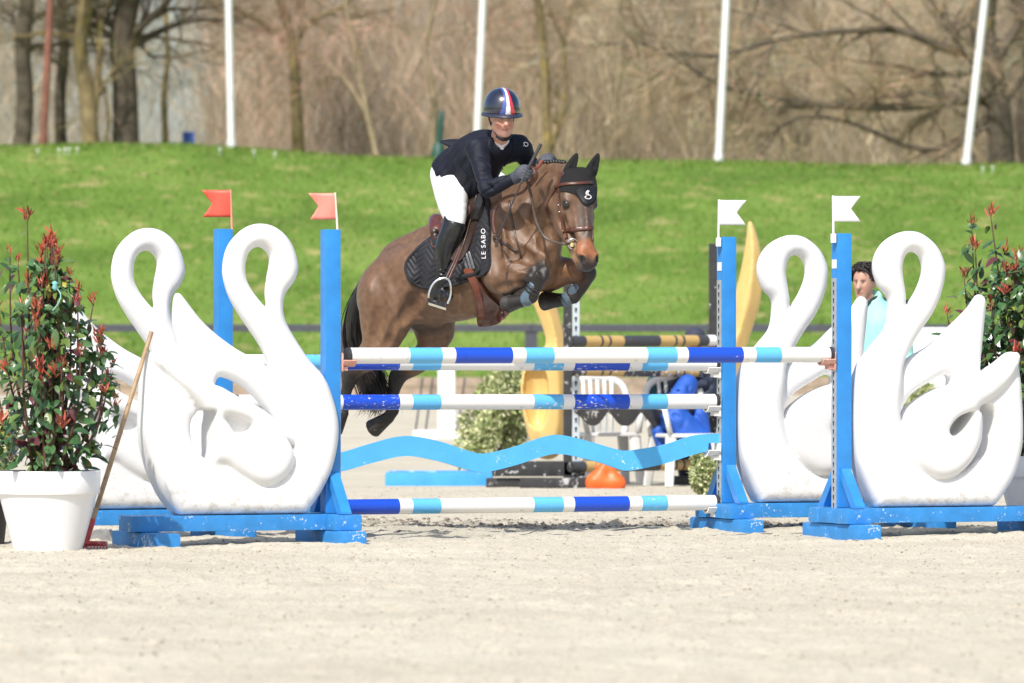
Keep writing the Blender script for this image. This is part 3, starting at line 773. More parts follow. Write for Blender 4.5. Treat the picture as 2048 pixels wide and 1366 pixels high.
LW1 = [(362, 595), (356, 606), (353, 639), (355, 670), (361, 698), (368, 745), (385, 780), (420, 790), (432, 778), (440, 764), (460, 767), (488, 781), (515, 805), (537, 832), (552, 860), (560, 884), (590, 900), (602, 850), (586, 801), (567, 774), (540, 746), (514, 728), (477, 707), (439, 679), (411, 653), (390, 627), (372, 603)]
LW2 = [(300, 713), (310, 718), (328, 737), (365, 757), (400, 772), (432, 781), (451, 791), (475, 805), (515, 826), (537, 844), (552, 864), (564, 884), (578, 912), (578, 937), (561, 964), (531, 981), (500, 978), (463, 957), (440, 942), (414, 938), (396, 915), (384, 880), (386, 850), (395, 834), (370, 805), (335, 770), (305, 740)]
LGAP = [(378, 848), (394, 831), (420, 829), (419, 848), (417, 865), (417, 891), (416, 926), (398, 922), (382, 902), (376, 872)]
LDIM = [(441, 841), (448, 855), (457, 869), (470, 888), (486, 872), (490, 856), (470, 845)]
def ss_(x, a, b): t = np.clip((x - a) / (b - a), 0, 1); return t * t * (3 - 2 * t)
def make_swan(sx):
    h = 0.0125; R_ = sx > 0; tr = sw if R_ else swl
    f = Field((-0.12, -0.21, -0.03), (1.48, 0.21, 2.0), h)
    X = f.lo[0] + h * np.arange(f.n[0]); Z = f.lo[2] + h * np.arange(f.n[2]); GX, GZ = np.meshgrid(X, Z, indexing='ij')
    S = lambda P: poly_sdf(GX, GZ, crom(tr(P), 5, True))
    nk, hl_, w1, w2, dm_, gp = (neck_out, hole_neck, wing1, wing2, dimple, gap) if R_ else (LNECK, LHOLE, LW1, LW2, LDIM, LGAP)
    body = np.maximum(S(nk), -S(hl_)); body = np.maximum(body, -(GZ - 0.0))
    zt = ss_(Z, .78, 1.12)
    slab(f, body, .135 - .055 * zt, .080, 0.010)
    slab(f, S(w1), 0.095 - .02 * zt, 0.070, 0.012, 0.035)
    slab(f, S(w2), 0.150, 0.090, 0.010, -0.02)
    if R_: slab(f, S(dm_), 0.40, 0.02, 0.05, -0.32, cut=True)
    else: slab(f, S(dm_), 0.40, 0.02, 0.07, -0.475, cut=True)
    slab(f, S(gp), 0.40, 0.02, 0.02, 0, cut=True)
    f.v[:, :, 0] = f.v[:, :, -1] = 1
    V, Q = f.nets()
    for _ in range(3):
        acc = np.zeros_like(V); nn = np.zeros(len(V))
        for a, b in ((0, 1), (1, 2), (2, 3), (3, 0)):
            np.add.at(acc, Q[:, a], V[Q[:, b]]); np.add.at(acc, Q[:, b], V[Q[:, a]]); np.add.at(nn, Q[:, a], 1); np.add.at(nn, Q[:, b], 1)
        V = V * .5 + .5 * acc / nn[:, None]
    V[:, 2] = np.maximum(V[:, 2], 0)
    if sx < 0: V = V * [-1, 1, 1]; Q = Q[:, ::-1]
    me = mesh_np('swan_panel', V, Q); me.materials.append(SWAN); return me
SW_R = make_swan(1); SW_L = make_swan(-1)

def keyhole(mb, x, y, z, sx, s=1.0):
    pr = [(y + .0085 * s * math.cos(a), z + .0085 * s * math.sin(a)) for a in np.linspace(-.9, math.pi + .9, 8)] + [(y - .004 * s, z - .024 * s), (y + .004 * s, z - .024 * s)]
    mb.prism(pr, 'x', x, x + sx * .002)

def wing(px, d, ang, side, ptop, name_label, cups, cup_m, swan_off=0.0, swan_s=1.0, beam=1.62, swan_rot=0.0):
    """one jump wing; side=+1 stands at the right hand end of the poles. local x runs along the poles"""
    base = Vector(((px - CX) / F * d, d, 0.0)); a = ang
    t = thing('jump_wing', name_label, 'jump wing', base, a, 'swan wings of the blue jump')
    s = side; P = .052
    ztop = CAMH + (HY - ptop) / F * d
    def bx(name, x0, x1, y0, y1, z0, z1, bev, m, par=t):
        xa, xb = sorted((x0 * s, x1 * s)); return obj(name, autosmooth(MB().box(xa, xb, y0, y1, z0, z1, bev).mesh(name), 50), m, par)
    bx('post', -P, P, -P, P, .192, ztop, .009, BLUE)
    bx('beam', -.10, beam, -.13, .13, .088, .189, .008, BLUEW)
    for n_, x in (('foot', 0.0), ('foot', beam - .14)):
        bx(n_, x - .085, x + .085, -.44, .44, -.03, .085, .02, BLUEW)
    bx('cross_block', -.105, .08, -.30, -.133, .087, .187, .01, BLUEW)
    bx('cross_block', -.105, .08, .133, .30, .087, .187, .01, BLUEW)
    for yy in (-1, 1):
        pr = [(yy * (P + .004), .190), (yy * .27, .190), (yy * .225, .190), (yy * (P + .004), .41), (yy * (P + .004), .45), (yy * (P + .03), .45), (yy * .285, .20)]
        q = [(yy * .055, .385), (yy * .055, .455), (yy * .072, .455), (yy * .29, .205), (yy * .29, .192), (yy * .215, .192)]
        obj('brace', MB().prism(q, 'x', -.035, .035).mesh('brace'), BLUE, t)
    xi = -s * (P + .001)
    obj('hole_track', MB().box(*sorted((xi, xi - s * .006)), -.034, .034, .10 if s > 0 else .2, ztop - .30, .001).mesh('hole_track'), STEEL, t)
    if s > 0:
        mb = MB(); z = .16
        while z < ztop - .33: keyhole(mb, xi - s * .006, 0, z, -s); z += .055
        obj('keyholes', mb.mesh('keyholes'), HOLE, t)['kind'] = 'stuff'
        obj('sticker', MB().box(*sorted((xi, xi - s * .002)), -.035, .035, ztop - .235, ztop - .175).mesh('sticker'), mat('sticker', (.8, .76, .74), .5), t)
    xb = xi - s * .0065
    for zc in cups:                        # cup: back plate and a curved tongue under the pole end
        c = thing.__call__ if False else None
        mb = MB(); mb.box(*sorted((xb, xb - s * .014)), -.045, .045, zc - .10, zc + .02, .003)
        o = obj('cup', autosmooth(mb.mesh('cup')), cup_m, t)
        mb = MB(); n = 10; vs = []
        for dx in (.012, .10):
            for i in range(n + 1):
                th = math.radians(205 + 130 * i / n); rr = .058
                for q in (rr, rr + .012): vs.append((xb - s * dx, q * math.cos(th), zc + q * math.sin(th) - .001))
        m_ = (n + 1) * 2; fs = []
        for i in range(n):
            A = 2 * i; fs += [(A, A + 2, m_ + A + 2, m_ + A), (A + 1, m_ + A + 1, m_ + A + 3, A + 3), (A, A + 1, A + 3, A + 2), (m_ + A, m_ + A + 2, m_ + A + 3, m_ + A + 1)]
        fs += [(0, m_, m_ + 1, 1), (m_ - 2, m_ - 1, 2 * m_ - 1, 2 * m_ - 2)]
        mb.add(vs, fs); mb.box(*sorted((xb - s * .012, xb - s * .05)), -.03, .03, zc - .095, zc - .069)
        obj('tongue', mb.mesh('tongue'), cup_m, o)
    o = obj('swan_panel', SW_R if s > 0 else SW_L, None, t, (s * swan_off, 0.0, .1905))
    o.rotation_euler[2] = swan_rot
    o.scale = (swan_s, 1, swan_s if swan_s > 1 else 1)
    return t, base, ztop
dFL, dFR, dRL, dRR = 36.85, 38.25, 38.10, 39.50
def zof(py, d): return CAMH + (HY - py) / F * d
def ang(pa, da, pb, db):
    ax, bx_ = (pa - CX) / F * da, (pb - CX) / F * db
    return math.atan2(db - da, bx_ - ax)
aF = ang(661, dFL, 1683, dFR); aR = ang(446, dRL, 1453, dRR)
wFL, bFL, tFL = wing(661, dFL, aF, -1, 459, 'blue jump wing with white swan beside the potted plant and leaning rake', [zof(712, dFL)], CUPR, .0, beam=1.40)
wFR, bFR, tFR = wing(1683, dFR, aF, 1, 467, 'nearer right hand blue jump wing with white swan and pink cup', [zof(710, dFR)], CUPR, .0)
wRL, bRL, tRL = wing(446, dRL, aR, -1, 458, 'blue jump wing with white swan half hidden behind the potted plant', [zof(724, dRL), zof(805, dRL), zof(912, dRL), zof(1016, dRL)], CUPW, .045, beam=1.40)
wRR, bRR, tRR = wing(1453, dRR, aR, 1, 474, 'farther right hand blue jump wing whose white cups carry four bars', [zof(727, dRR), zof(804, dRR), zof(892, dRR), zof(1006, dRR)], CUPW, .0)

# ---- flags
def flag(px0, py0, px1, py1, dirn, d, m, ms, label, wpx=52, hpx=50):
    if dirn < 0: d = d + .115
    b0 = pt(px0, py0, d - .06); t0 = pt(px1, py1, d - .06)
    f = thing('jump_flag', label, 'flag', b0, group='marker flags on the posts')
    obj('staff', autosmooth(MB().tube([b0, t0], .0075, 8).mesh('staff')), ms, f, world=True)
    if dirn > 0: obj('clip', MB().box(b0.x - .018, b0.x + .018, b0.y - .012, b0.y + .03, b0.z - .055, b0.z + .005, .004).mesh('clip'), ms, f, world=True)
    k = d / F; w = wpx * k; hh = hpx * k; up = (t0 - b0).normalized(); across = Vector((dirn * math.cos(.25), dirn * .12, 0)).normalized()
    mb = MB(); nx, nz = 8, 8; vs = []; n2 = Vector((0, -1, 0))
    for side in (0, 1):
        for i in range(nx + 1):
            for j in range(nz + 1):
                v = j / nz; L = 1 - .36 * (1 - abs(2 * v - 1)); u = i / nx * L
                wob = .006 * math.sin(u * 5 + v * 2)
                p = t0 - up * (hh * (1 - v) + .004) + across * (u * w + .006) + n2 * (wob - .0025 + side * .005)
                vs.append(p)
    fs = []; m_ = (nx + 1) * (nz + 1); I = lambda i, j: i * (nz + 1) + j
    for i in range(nx):
        for j in range(nz):
            fs.append((I(i, j), I(i + 1, j), I(i + 1, j + 1), I(i, j + 1))); fs.append(tuple(m_ + q for q in (I(i, j), I(i, j + 1), I(i + 1, j + 1), I(i + 1, j))))
    for i in range(nx):
        for j in (0, nz): fs.append((I(i, j), I(i + 1, j), m_ + I(i + 1, j), m_ + I(i, j)))
    for j in range(nz): fs.append((I(nx, j), I(nx, j + 1), m_ + I(nx, j + 1), m_ + I(nx, j)))
    mb.add(vs, fs); obj('cloth', mb.mesh('cloth', True), m, f, world=True)
RED = mat('flag_red', (0.72, 0.085, 0.05), 0.5, 0.08, 15); PNK = mat('flag_pale_red', (0.80, 0.22, 0.17), 0.5, 0.08, 15)
FW = mat('flag_white', (0.82, 0.82, 0.82), 0.5, 0.03, 15)
flag(464, 459, 461, 379, -1, dRL, RED, mat('staff_red', (.72, .30, .2), .5), 'bright red swallowtail flag on the farther left post', 56, 54)
flag(675, 459, 670, 385, -1, dFL, PNK, mat('staff_cream', (.75, .66, .5), .5), 'faded pale red swallowtail flag on the nearer left post', 52, 53)
flag(1437, 477, 1438, 399, 1, dRR, FW, FW, 'white swallowtail flag on the farther right post', 54, 50)
flag(1667, 469, 1666, 391, 1, dFR, FW, FW, 'white swallowtail flag on the nearer right post', 54, 51)

# ---- striped poles
def pole_mat(name, dark, light, wear_amt):
    m = bpy.data.materials.new(name); nt, nd, lk, b = nodes_of(m); tc = nd.new('ShaderNodeTexCoord')
    sx = nd.new('ShaderNodeSeparateXYZ'); lk.new(tc.outputs['Generated'], sx.inputs[0])
    r = nd.new('ShaderNodeValToRGB'); r.color_ramp.interpolation = 'CONSTANT'; el = r.color_ramp.elements
    W = (0.80, 0.79, 0.77)
    seq = [(0, W), (.115, light), (.180, W), (.209, dark), (.325, W), (.354, light), (.414, W), (.609, light), (.668, W), (.695, dark), (.809, W), (.836, light), (.893, W)]
    el[0].position, el[0].color = 0, (*W, 1); el[1].position, el[1].color = seq[1][0], (*seq[1][1], 1)
    for p, c in seq[2:]: e = el.new(p); e.color = (*c, 1)
    lk.new(sx.outputs[0], r.inputs['Fac'])
    n = nd.new('ShaderNodeTexNoise'); n.inputs['Scale'].default_value = 60; n.inputs['Detail'].default_value = 9; n.inputs['Roughness'].default_value = .72
    mp = nd.new('ShaderNodeMapping'); mp.inputs['Scale'].default_value = (.45, 1, 1); mp.inputs['Location'].default_value = (sum(map(ord, name)) % 17, 3, 1)
    lk.new(tc.outputs['Object'], mp.inputs[0]); lk.new(mp.outputs[0], n.inputs['Vector'])
    n2 = nd.new('ShaderNodeTexNoise'); n2.inputs['Scale'].default_value = 4; lk.new(mp.outputs[0], n2.inputs['Vector'])
    ad = nd.new('ShaderNodeMath'); ad.operation = 'MULTIPLY_ADD'; lk.new(n2.outputs['Fac'], ad.inputs[0]); ad.inputs[1].default_value = .55; lk.new(n.outputs['Fac'], ad.inputs[2])
    r2 = ramp(nd, [(.98 - wear_amt, (0, 0, 0)), (1.0 - wear_amt, (1, 1, 1))]); lk.new(ad.outputs[0], r2.inputs['Fac'])
    mx = nd.new('ShaderNodeMix'); mx.data_type = 'RGBA'; lk.new(r2.outputs['Color'], mx.inputs[0]); lk.new(r.outputs['Color'], mx.inputs[6]); mx.inputs[7].default_value = (.74, .73, .70, 1)
    n5 = nd.new('ShaderNodeTexNoise'); n5.inputs['Scale'].default_value = 22; n5.inputs['Detail'].default_value = 7; lk.new(tc.outputs['Object'], n5.inputs['Vector'])
    r5 = ramp(nd, [(.66, (1, 1, 1)), (.74, (.62, .58, .52))]); lk.new(n5.outputs['Fac'], r5.inputs['Fac'])
    mx2 = nd.new('ShaderNodeMix'); mx2.data_type = 'RGBA'; mx2.blend_type = 'MULTIPLY'; mx2.inputs[0].default_value = 1
    lk.new(mx.outputs[2], mx2.inputs[6]); lk.new(r5.outputs['Color'], mx2.inputs[7]); lk.new(mx2.outputs[2], b.inputs['Base Color'])
    b.inputs['Roughness'].default_value = .35; b.inputs['Coat Weight'].default_value = .15
    bp = nd.new('ShaderNodeBump'); bp.inputs['Strength'].default_value = .15; bp.inputs['Distance'].default_value = .004; lk.new(n.outputs['Fac'], bp.inputs['Height']); lk.new(bp.outputs['Normal'], b.inputs['Normal'])
    return m
CAP = mat('rubber_cap', (.03, .03, .032), .6, .2, 40, wear=(.4, .4, .38), wear_amt=.12)
DKB, LTB = (0.010, 0.070, 0.54), (0.115, 0.455, 0.80)
def pole(A, B, r, m, label, grp, shift=0.0):
    A, B = Vector(A), Vector(B); L = (B - A).length; dv = (B - A).normalized()
    t = thing('jump_pole', label, 'jump pole', (A + B) / 2, group=grp)
    t.rotation_euler = dv.to_track_quat('X', 'Z').to_euler()
    n = 40; P = [Vector((-L / 2 + .03 + (L - .06) * i / n, 0, 0)) for i in range(n + 1)]
    obj('bar', autosmooth(MB().tube(P, r, 28).mesh('bar')), m, t)
    for sx in (-1, 1):
        e = [Vector((sx * (L / 2 - .028), 0, 0)), Vector((sx * (L / 2 - .004), 0, 0)), Vector((sx * L / 2, 0, 0))]
        obj('end_cap', autosmooth(MB().tube(e if sx > 0 else e[::-1], [r * 1.02, r * 1.02, r * .9] if sx > 0 else [r * .9, r * 1.02, r * 1.02], 24).mesh('end_cap')), CAP, t)
rF = 16.0 * 37.5 / F; rR = 15.3 * 38.9 / F
def ends(pa, da, pb, db, inset): return None
def span(px0, px1, y0, y1, PA, dA, PB, dB):
    f = lambda px: dA + (dB - dA) * (px - PA) / (PB - PA)
    return pt(px0, y0, f(px0)), pt(px1, y1, f(px1))
G4 = 'blue and white striped bars'
A, B = span(691, 1664, 711.5, 709.5, 661, dFL, 1683, dFR)
pole(A, B, rF, pole_mat('stripes_a', DKB, LTB, .015), 'single clean striped bar nearest the camera, on pink cups', G4)
for y0, y1, wr, lab in ((724, 727, .06, 'striped bar tucked just below the nearest top bar'), (805, 803, .08, 'scuffed striped bar at the height of the hind hooves'),
                        (1017, 1005, .045, 'lowest striped bar close above the sand')):
    A, B = span(467, 1436, y0, y1, 446, dRL, 1453, dRR)
    pole(A, B, rR, pole_mat('stripes_%d' % y0, DKB, LTB, wr), lab, G4)

# ---- wavy plank
WAVE = mat('wave_blue', (0.085, 0.43, 0.80), .4, .06, 6, .1, 40, wear=(.60, .70, .78), wear_amt=.025, wear_scale=34)
topc = [(470, 886), (512, 873), (570, 882), (620, 900), (652, 908), (690, 903), (739, 888), (809, 872), (875, 882), (930, 900), (969, 907), (1031, 893), (1080, 876), (1121, 870), (1188, 886), (1230, 898), (1258, 901), (1325, 890), (1383, 872), (1415, 868), (1441, 867)]
botc = [(470, 905), (495, 905), (512, 914), (570, 920), (620, 938), (652, 946), (690, 941), (739, 927), (809, 912), (875, 922), (930, 938), (969, 944), (1031, 930), (1080, 914), (1121, 908), (1188, 922), (1230, 936), (1258, 941), (1325, 928), (1383, 910), (1414, 902), (1416, 886), (1441, 886)]
fd = lambda px: dRL + (dRR - dRL) * (px - 446) / (1453 - 446)
top = crom(topc, 6); bot = np.concatenate([crom(botc[:-2], 5), np.array(botc[-2:])])
def plank_mesh(top, bot, fd, th, nrm):
    t0 = [pt(x, y, fd(x)) for x, y in top]; b0 = [pt(x, y, fd(x)) for x, y in bot]
    poly = t0 + b0[::-1]; n = len(poly); off = Vector(nrm) * th / 2
    bm = bmesh.new(); f = [bm.verts.new(p + off) for p in poly]; k = [bm.verts.new(p - off) for p in poly]
    f1 = bm.faces.new(f); f2 = bm.faces.new(k[::-1])
    for i in range(n): bm.faces.new((f[i], k[i], k[(i + 1) % n], f[(i + 1) % n]))
    bmesh.ops.recalc_face_normals(bm, faces=bm.faces[:]); bmesh.ops.triangulate(bm, faces=[q for q in bm.faces if len(q.verts) > 4])
    me = bpy.data.meshes.new('plank'); bm.to_mesh(me); bm.free(); return me
nF = (math.sin(aR), -math.cos(aR), 0)
tag(obj('wave_plank', plank_mesh(top, bot, fd, .03, nF), WAVE), 'light blue wavy plank hung between the farther wings', 'plank')
# ================================================================== HORSE
UH = np.array([0.80, -0.60, 0.0]); WH = np.array([0.60, 0.80, 0.0])      # heading, horse's left
def dm(px0): return 39.45 - 0.60 * (px0 - 760.0) / 236.0
def Hp(px, py, lat=0.0, fwd=0.0):
    """point of the horse: photo pixel, lateral offset from its middle plane (left +)"""
    d = dm(px - lat * 0.6 * 295.0) + 0.8 * lat - fwd
    return np.array(pt(px, py, d))
e1 = Hp(1050, 505) - Hp(790, 572); e1 /= np.linalg.norm(e1)
e3 = np.cross(e1, WH); e3 /= np.linalg.norm(e3); e2 = np.cross(e3, e1); BAX = [e1, e2, e3]
if e3[2] < 0: e3 = -e3; BAX = [e1, e2, e3]
def rotax(ax, deg):   # rotate the body axes in the middle plane
    c, s = math.cos(math.radians(deg)), math.sin(math.radians(deg)); a, b, d_ = ax
    return [a * c + d_ * s, b, d_ * c - a * s]
# head frame
PO = np.array(pt(1150, 352, 38.36)); MZ = np.array(pt(1176, 532, 38.14))
ha = MZ - PO; HLEN = np.linalg.norm(ha); ha /= HLEN
hl = np.array([0.885, 0.465, 0.02]); hl -= ha * (hl @ ha); hl /= np.linalg.norm(hl)
hn = np.cross(ha, hl); hn /= np.linalg.norm(hn)
if hn[1] > 0: hn = -hn
HAX = [ha, hl, hn]; HS = HLEN / 0.60
def Hd(s, l, n): return PO + (ha * s + hl * l + hn * n) * HS

hf = Field((-1.30, 37.75, 0.45), (0.75, 40.15, 2.62), 0.0105)
f = hf
# trunk
f.ell(Hp(925, 548), BAX, (.56, .285, .315), .05)
f.ell(Hp(880, 552), BAX, (.42, .270, .290), .08)
f.ell(Hp(1030, 510), BAX, (.32, .235, .315), .10)
f.ell(Hp(815, 572), rotax(BAX, -8), (.315, .245, .27), .10)
f.chain([Hp(800, 515), Hp(850, 487), Hp(905, 462), Hp(960, 420), Hp(990, 402)], [.12, .11, .11, .10, .085], .08)      # topline
# hindquarters: point of hip, buttock, thighs
for s in (-1, 1):
    f.ell(Hp(828 + 18 * s, 535, .15 * s), BAX, (.14, .09, .12), .07)
    f.ell(Hp(783 + 25 * s, 585, .135 * s), rotax(BAX, 60), (.21, .125, .16), .07)
# right hind (near)
f.chain([Hp(772, 590, -.14), Hp(765, 640, -.155), Hp(757, 690, -.16), Hp(733, 722, -.16)], [.185, .15, .107, .078], .06)
f.chain([Hp(800, 600, -.17), Hp(797, 640, -.18), Hp(775, 690, -.17)], [.12, .095, .07], .05)
f.chain([Hp(748, 700, -.16), Hp(722, 727, -.16), Hp(704, 746, -.16), Hp(697, 762, -.16)], [.085, .066, .056, .045], .035)
f.chain([Hp(715, 735, -.16), Hp(694, 746, -.16)], [.05, .032], .03)                   # point of hock
f.chain([Hp(700, 758, -.16), Hp(692, 785, -.16), Hp(688, 808, -.16)], [.040, .033, .034], .03)
f.chain([Hp(688, 812, -.16), Hp(682, 830, -.16)], [.044, .036], .025)
f.chain([Hp(683, 830, -.16), Hp(672, 850, -.16)], [.043, .056], .015)
# left hind (far)
f.chain([Hp(842, 600, .14), Hp(872, 640, .16), Hp(880, 668, .165)], [.18, .125, .095], .06)
f.chain([Hp(860, 640, .15), Hp(866, 690, .155), Hp(842, 718, .155), Hp(815, 738, .155)], [.13, .10, .08, .062], .05)
f.chain([Hp(830, 728, .155), Hp(803, 746, .155), Hp(790, 766, .155)], [.064, .056, .046], .03)
f.chain([Hp(812, 738, .155), Hp(790, 748, .155)], [.045, .034], .03)
f.chain([Hp(792, 762, .155), Hp(787, 790, .155), Hp(785, 818, .155)], [.040, .034, .035], .03)
f.chain([Hp(785, 822, .155), Hp(777, 836, .155)], [.045, .038], .025)
f.chain([Hp(776, 835, .155), Hp(763, 845, .155), Hp(755, 850, .155)], [.040, .046, .050], .015)
# belly and flank fold, sheath
f.chain([Hp(820, 622, -.13), Hp(845, 632, -.10), Hp(880, 620, -.06)], [.06, .05, .08], .06)
f.chain([Hp(835, 645, .02), Hp(870, 640, .02)], [.05, .06], .05)
# shoulders, breast
for s in (-1, 1):
    f.ell(Hp(1022 + 28 * s, 468, .165 * s), rotax(BAX, 58), (.24, .075, .12), .06)
    f.ell(Hp(1030 + 26 * s, 520, .165 * s), rotax(BAX, -35), (.16, .085, .105), .05)
    f.ell(Hp(1085 + 14 * s, 530, .085 * s), BAX, (.09, .085, .12), .05)
f.ell(Hp(1078, 540), BAX, (.09, .10, .09), .05)
# neck: crest, body, throat
f.chain([Hp(985, 408), Hp(1030, 375), Hp(1072, 354), Hp(1108, 343), PO + np.array([-.03, .02, .0])], [.085, .075, .065, .062, .075], .06)
f.chain([Hp(1005, 462), Hp(1050, 425), Hp(1090, 392), Hp(1120, 372, 0, .06)], [.185, .165, .135, .105], .06)
f.chain([Hp(1055, 500), Hp(1080, 470), Hp(1098, 440), Hp(1114, 410, 0, .08)], [.17, .140, .115, .095], .06)
f.chain([Hp(1088, 515), Hp(1100, 480), Hp(1108, 450, 0, .03), Hp(1116, 425, 0, .08)], [.105, .085, .065, .05], .035)
# forearms and folded legs
def fore(lat, el, mid, kn, c1, fe, ho, to):
    L = lat
    f.chain([Hp(*el, L), Hp(*mid, L), Hp(*kn, L)], [.125, .084, .056], .05)
    f.chain([Hp(el[0] + 12, el[1] + 18, L), Hp(mid[0] + 2, mid[1] + 12, L), Hp(kn[0] - 14, kn[1] + 6, L)], [.07, .05, .04], .03)
    k_ = Hp(*kn, L); f.ell(k_, rotax(BAX, -30), (.056, .052, .062), .03)
    f.chain([k_, Hp(*c1, L), Hp(*fe, L)], [.046, .036, .038], .02)
    f.ell(Hp(*fe, L), BAX, (.046, .042, .044), .02)
    f.chain([Hp(*fe, L), Hp(*ho, L)], [.038, .040], .02)
    f.cone(Hp(*ho, L), Hp(*to, L), .045, .056, .012)
fore(-.19, (1002, 552), (1040, 549), (1080, 545), (1074, 570), (1062, 594), (1042, 602), (1024, 606))
fore(.17, (1085, 545), (1134, 541), (1175, 547), (1166, 572), (1147, 594), (1126, 600), (1102, 601))
# head
LS, NS = 1.16, 1.08
def Hd(s, l, n): return PO + (ha * s + hl * (l * LS) + hn * (n * NS)) * HS
def hr(a, b, c): return (a * HS, b * HS * LS, c * HS * NS)
q_ = HS * 1.06
f.ell(Hd(.085, 0, -.02), HAX, hr(.125, .095, .095), .04)
f.ell(Hd(.165, 0, .012), HAX, hr(.12, .082, .06), .05)
f.chain([Hd(.10, 0, -.005), Hd(.22, 0, .004), Hd(.36, 0, .006), Hd(.49, 0, -.002)], [.078 * q_, .066 * q_, .054 * q_, .049 * q_], .03)
f.chain([Hd(.20, 0, .046), Hd(.34, 0, .040), Hd(.47, 0, .030)], [.032, .024, .022], .04)   # nasal bone
for s in (-1, 1):
    f.ell(Hd(.225, .060 * s, -.105), HAX, hr(.135, .034, .098), .03)                   # cheek
    f.chain([Hd(.31, .05 * s, -.11), Hd(.42, .034 * s, -.080), Hd(.54, .018 * s, -.068)], [.052, .038, .032], .03)
    f.cone(Hd(.25, .070 * s, -.012), Hd(.39, .052 * s, -.028), .022, .014, .03)       # facial crest
    f.ell(Hd(.165, .084 * s, .016), HAX, hr(.05, .020, .026), .025)                     # brow
    f.ell(Hd(.545, .037 * s, .006), HAX, hr(.062, .026, .040), .025)                     # nostril wing
f.ell(Hd(.535, 0, -.012), HAX, hr(.076, .056, .054), .03)
f.ell(Hd(.595, 0, -.026), HAX, hr(.03, .042, .036), .02)
f.ell(Hd(.568, 0, -.072), HAX, hr(.036, .032, .026), .015)                              # chin
f.chain([Hd(.10, 0, -.10), Hd(.0, 0, -.12)], [.075, .08], .05)                         # throat latch
for s in (-1, 1):
    f.ell(Hd(.574, .047 * s, .030), [ha * .8 + hl * .35 * s, hl - ha * .3 * s, hn], (.030, .016, .024), .012, cut=True)           # nostrils
    f.ell(Hd(.195, .106 * s, .020), HAX, (.026, .016, .018), .016, cut=True)          # eye pits
    f.ell(Hd(.34, .064 * s, -.062), HAX, hr(.06, .012, .016), .03, cut=True)
    f.cone(Hd(.585, .050 * s, -.050), Hd(.50, .058 * s, -.052), .006, .004, .006, cut=True)   # mouth corner
# muscle relief: soft swellings on the near side
f.ell(Hp(1046, 452, -.155), rotax(BAX, 70), (.17, .04, .06), .05)
f.ell(Hp(1070, 500, -.155), rotax(BAX, -60), (.12, .05, .06), .04)
f.ell(Hp(1000, 500, -.245), rotax(BAX, 75), (.16, .03, .06), .04)
f.ell(Hp(838, 560, -.235), rotax(BAX, 35), (.13, .03, .06), .05)
f.ell(Hp(745, 625, -.235), rotax(BAX, 80), (.17, .04, .07), .05)
f.ell(Hp(783, 640, -.255), rotax(BAX, 75), (.13, .03, .05), .04)
f.ell(Hp(1022, 540, -.265), rotax(BAX, -5), (.10, .03, .045), .03)
f.ell(Hp(1030, 566, -.25), rotax(BAX, 10), (.09, .03, .03), .03)
for path, r_, dp in (([(985, 455), (988, 500), (991, 545), (1000, 577)], .05, .010), ([(1012, 425), (1036, 455), (1058, 482), (1074, 505)], .05, .012),
                     ([(1012, 529), (1040, 531), (1066, 531)], .03, .010), ([(1010, 545), (1034, 556), (1058, 559)], .025, .008), ([(1000, 580), (1020, 572), (1045, 572)], .03, .008),
                     ([(1088, 425), (1093, 455), (1086, 495)], .035, .010), ([(752, 560), (758, 610), (753, 650), (743, 686)], .05, .008),
                     ([(840, 572), (824, 610), (812, 642)], .06, .014), ([(822, 515), (836, 545), (834, 575)], .06, .009), ([(790, 645), (780, 670), (772, 692)], .03, .007),
                     ([(1075, 512), (1082, 530), (1092, 545)], .03, .012), ([(1100, 512), (1098, 530), (1100, 548)], .03, .008), ([(1045, 500), (1052, 515), (1066, 520)], .03, .008),
                     ([(1131, 500), (1142, 506), (1152, 520), (1157, 534)], .012, .007), ([(1100, 455), (1112, 470), (1122, 478)], .02, .005), ([(1126, 436), (1140, 470), (1148, 488)], .02, .004),
                     ([(1155, 395), (1160, 430), (1162, 460)], .03, .004), ([(1060, 548), (1066, 540), (1070, 532)], .012, .005), ([(1150, 534), (1156, 545), (1160, 556)], .012, .005)):
    f.crease(path, r_, dp, .03)
for path, r_, dp in (([(905, 628), (880, 620), (858, 606), (846, 590)], .010, .0035), ([(1020, 562), (1040, 546), (1058, 540)], .008, .003), ([(1010, 480), (1030, 492), (1045, 512)], .009, .003),
                     ([(1112, 440), (1122, 458), (1132, 474)], .007, .003), ([(775, 600), (790, 630), (800, 655)], .009, .003), ([(1160, 512), (1164, 508), (1171, 511), (1174, 520), (1171, 529)], .008, .005),
                     ([(890, 580), (886, 605), (884, 622)], .03, .003), ([(910, 577), (906, 602), (904, 622)], .03, .003), ([(930, 574), (926, 600), (924, 622)], .03, .003), ([(1084, 538), (1090, 550), (1088, 560)], .014, .004)):
    f.crease(path, r_, -dp, .012)
for s in (-1, 1):        # eyelids
    f.chain([Hd(.190, .093 * s, -.020), Hd(.178, .097 * s, .004), Hd(.180, .088 * s, .032), Hd(.196, .078 * s, .042)], [.006, .010, .009, .005], .008)
    f.chain([Hd(.196, .093 * s, -.020), Hd(.214, .093 * s, .004), Hd(.212, .084 * s, .030)], [.005, .007, .005], .008)

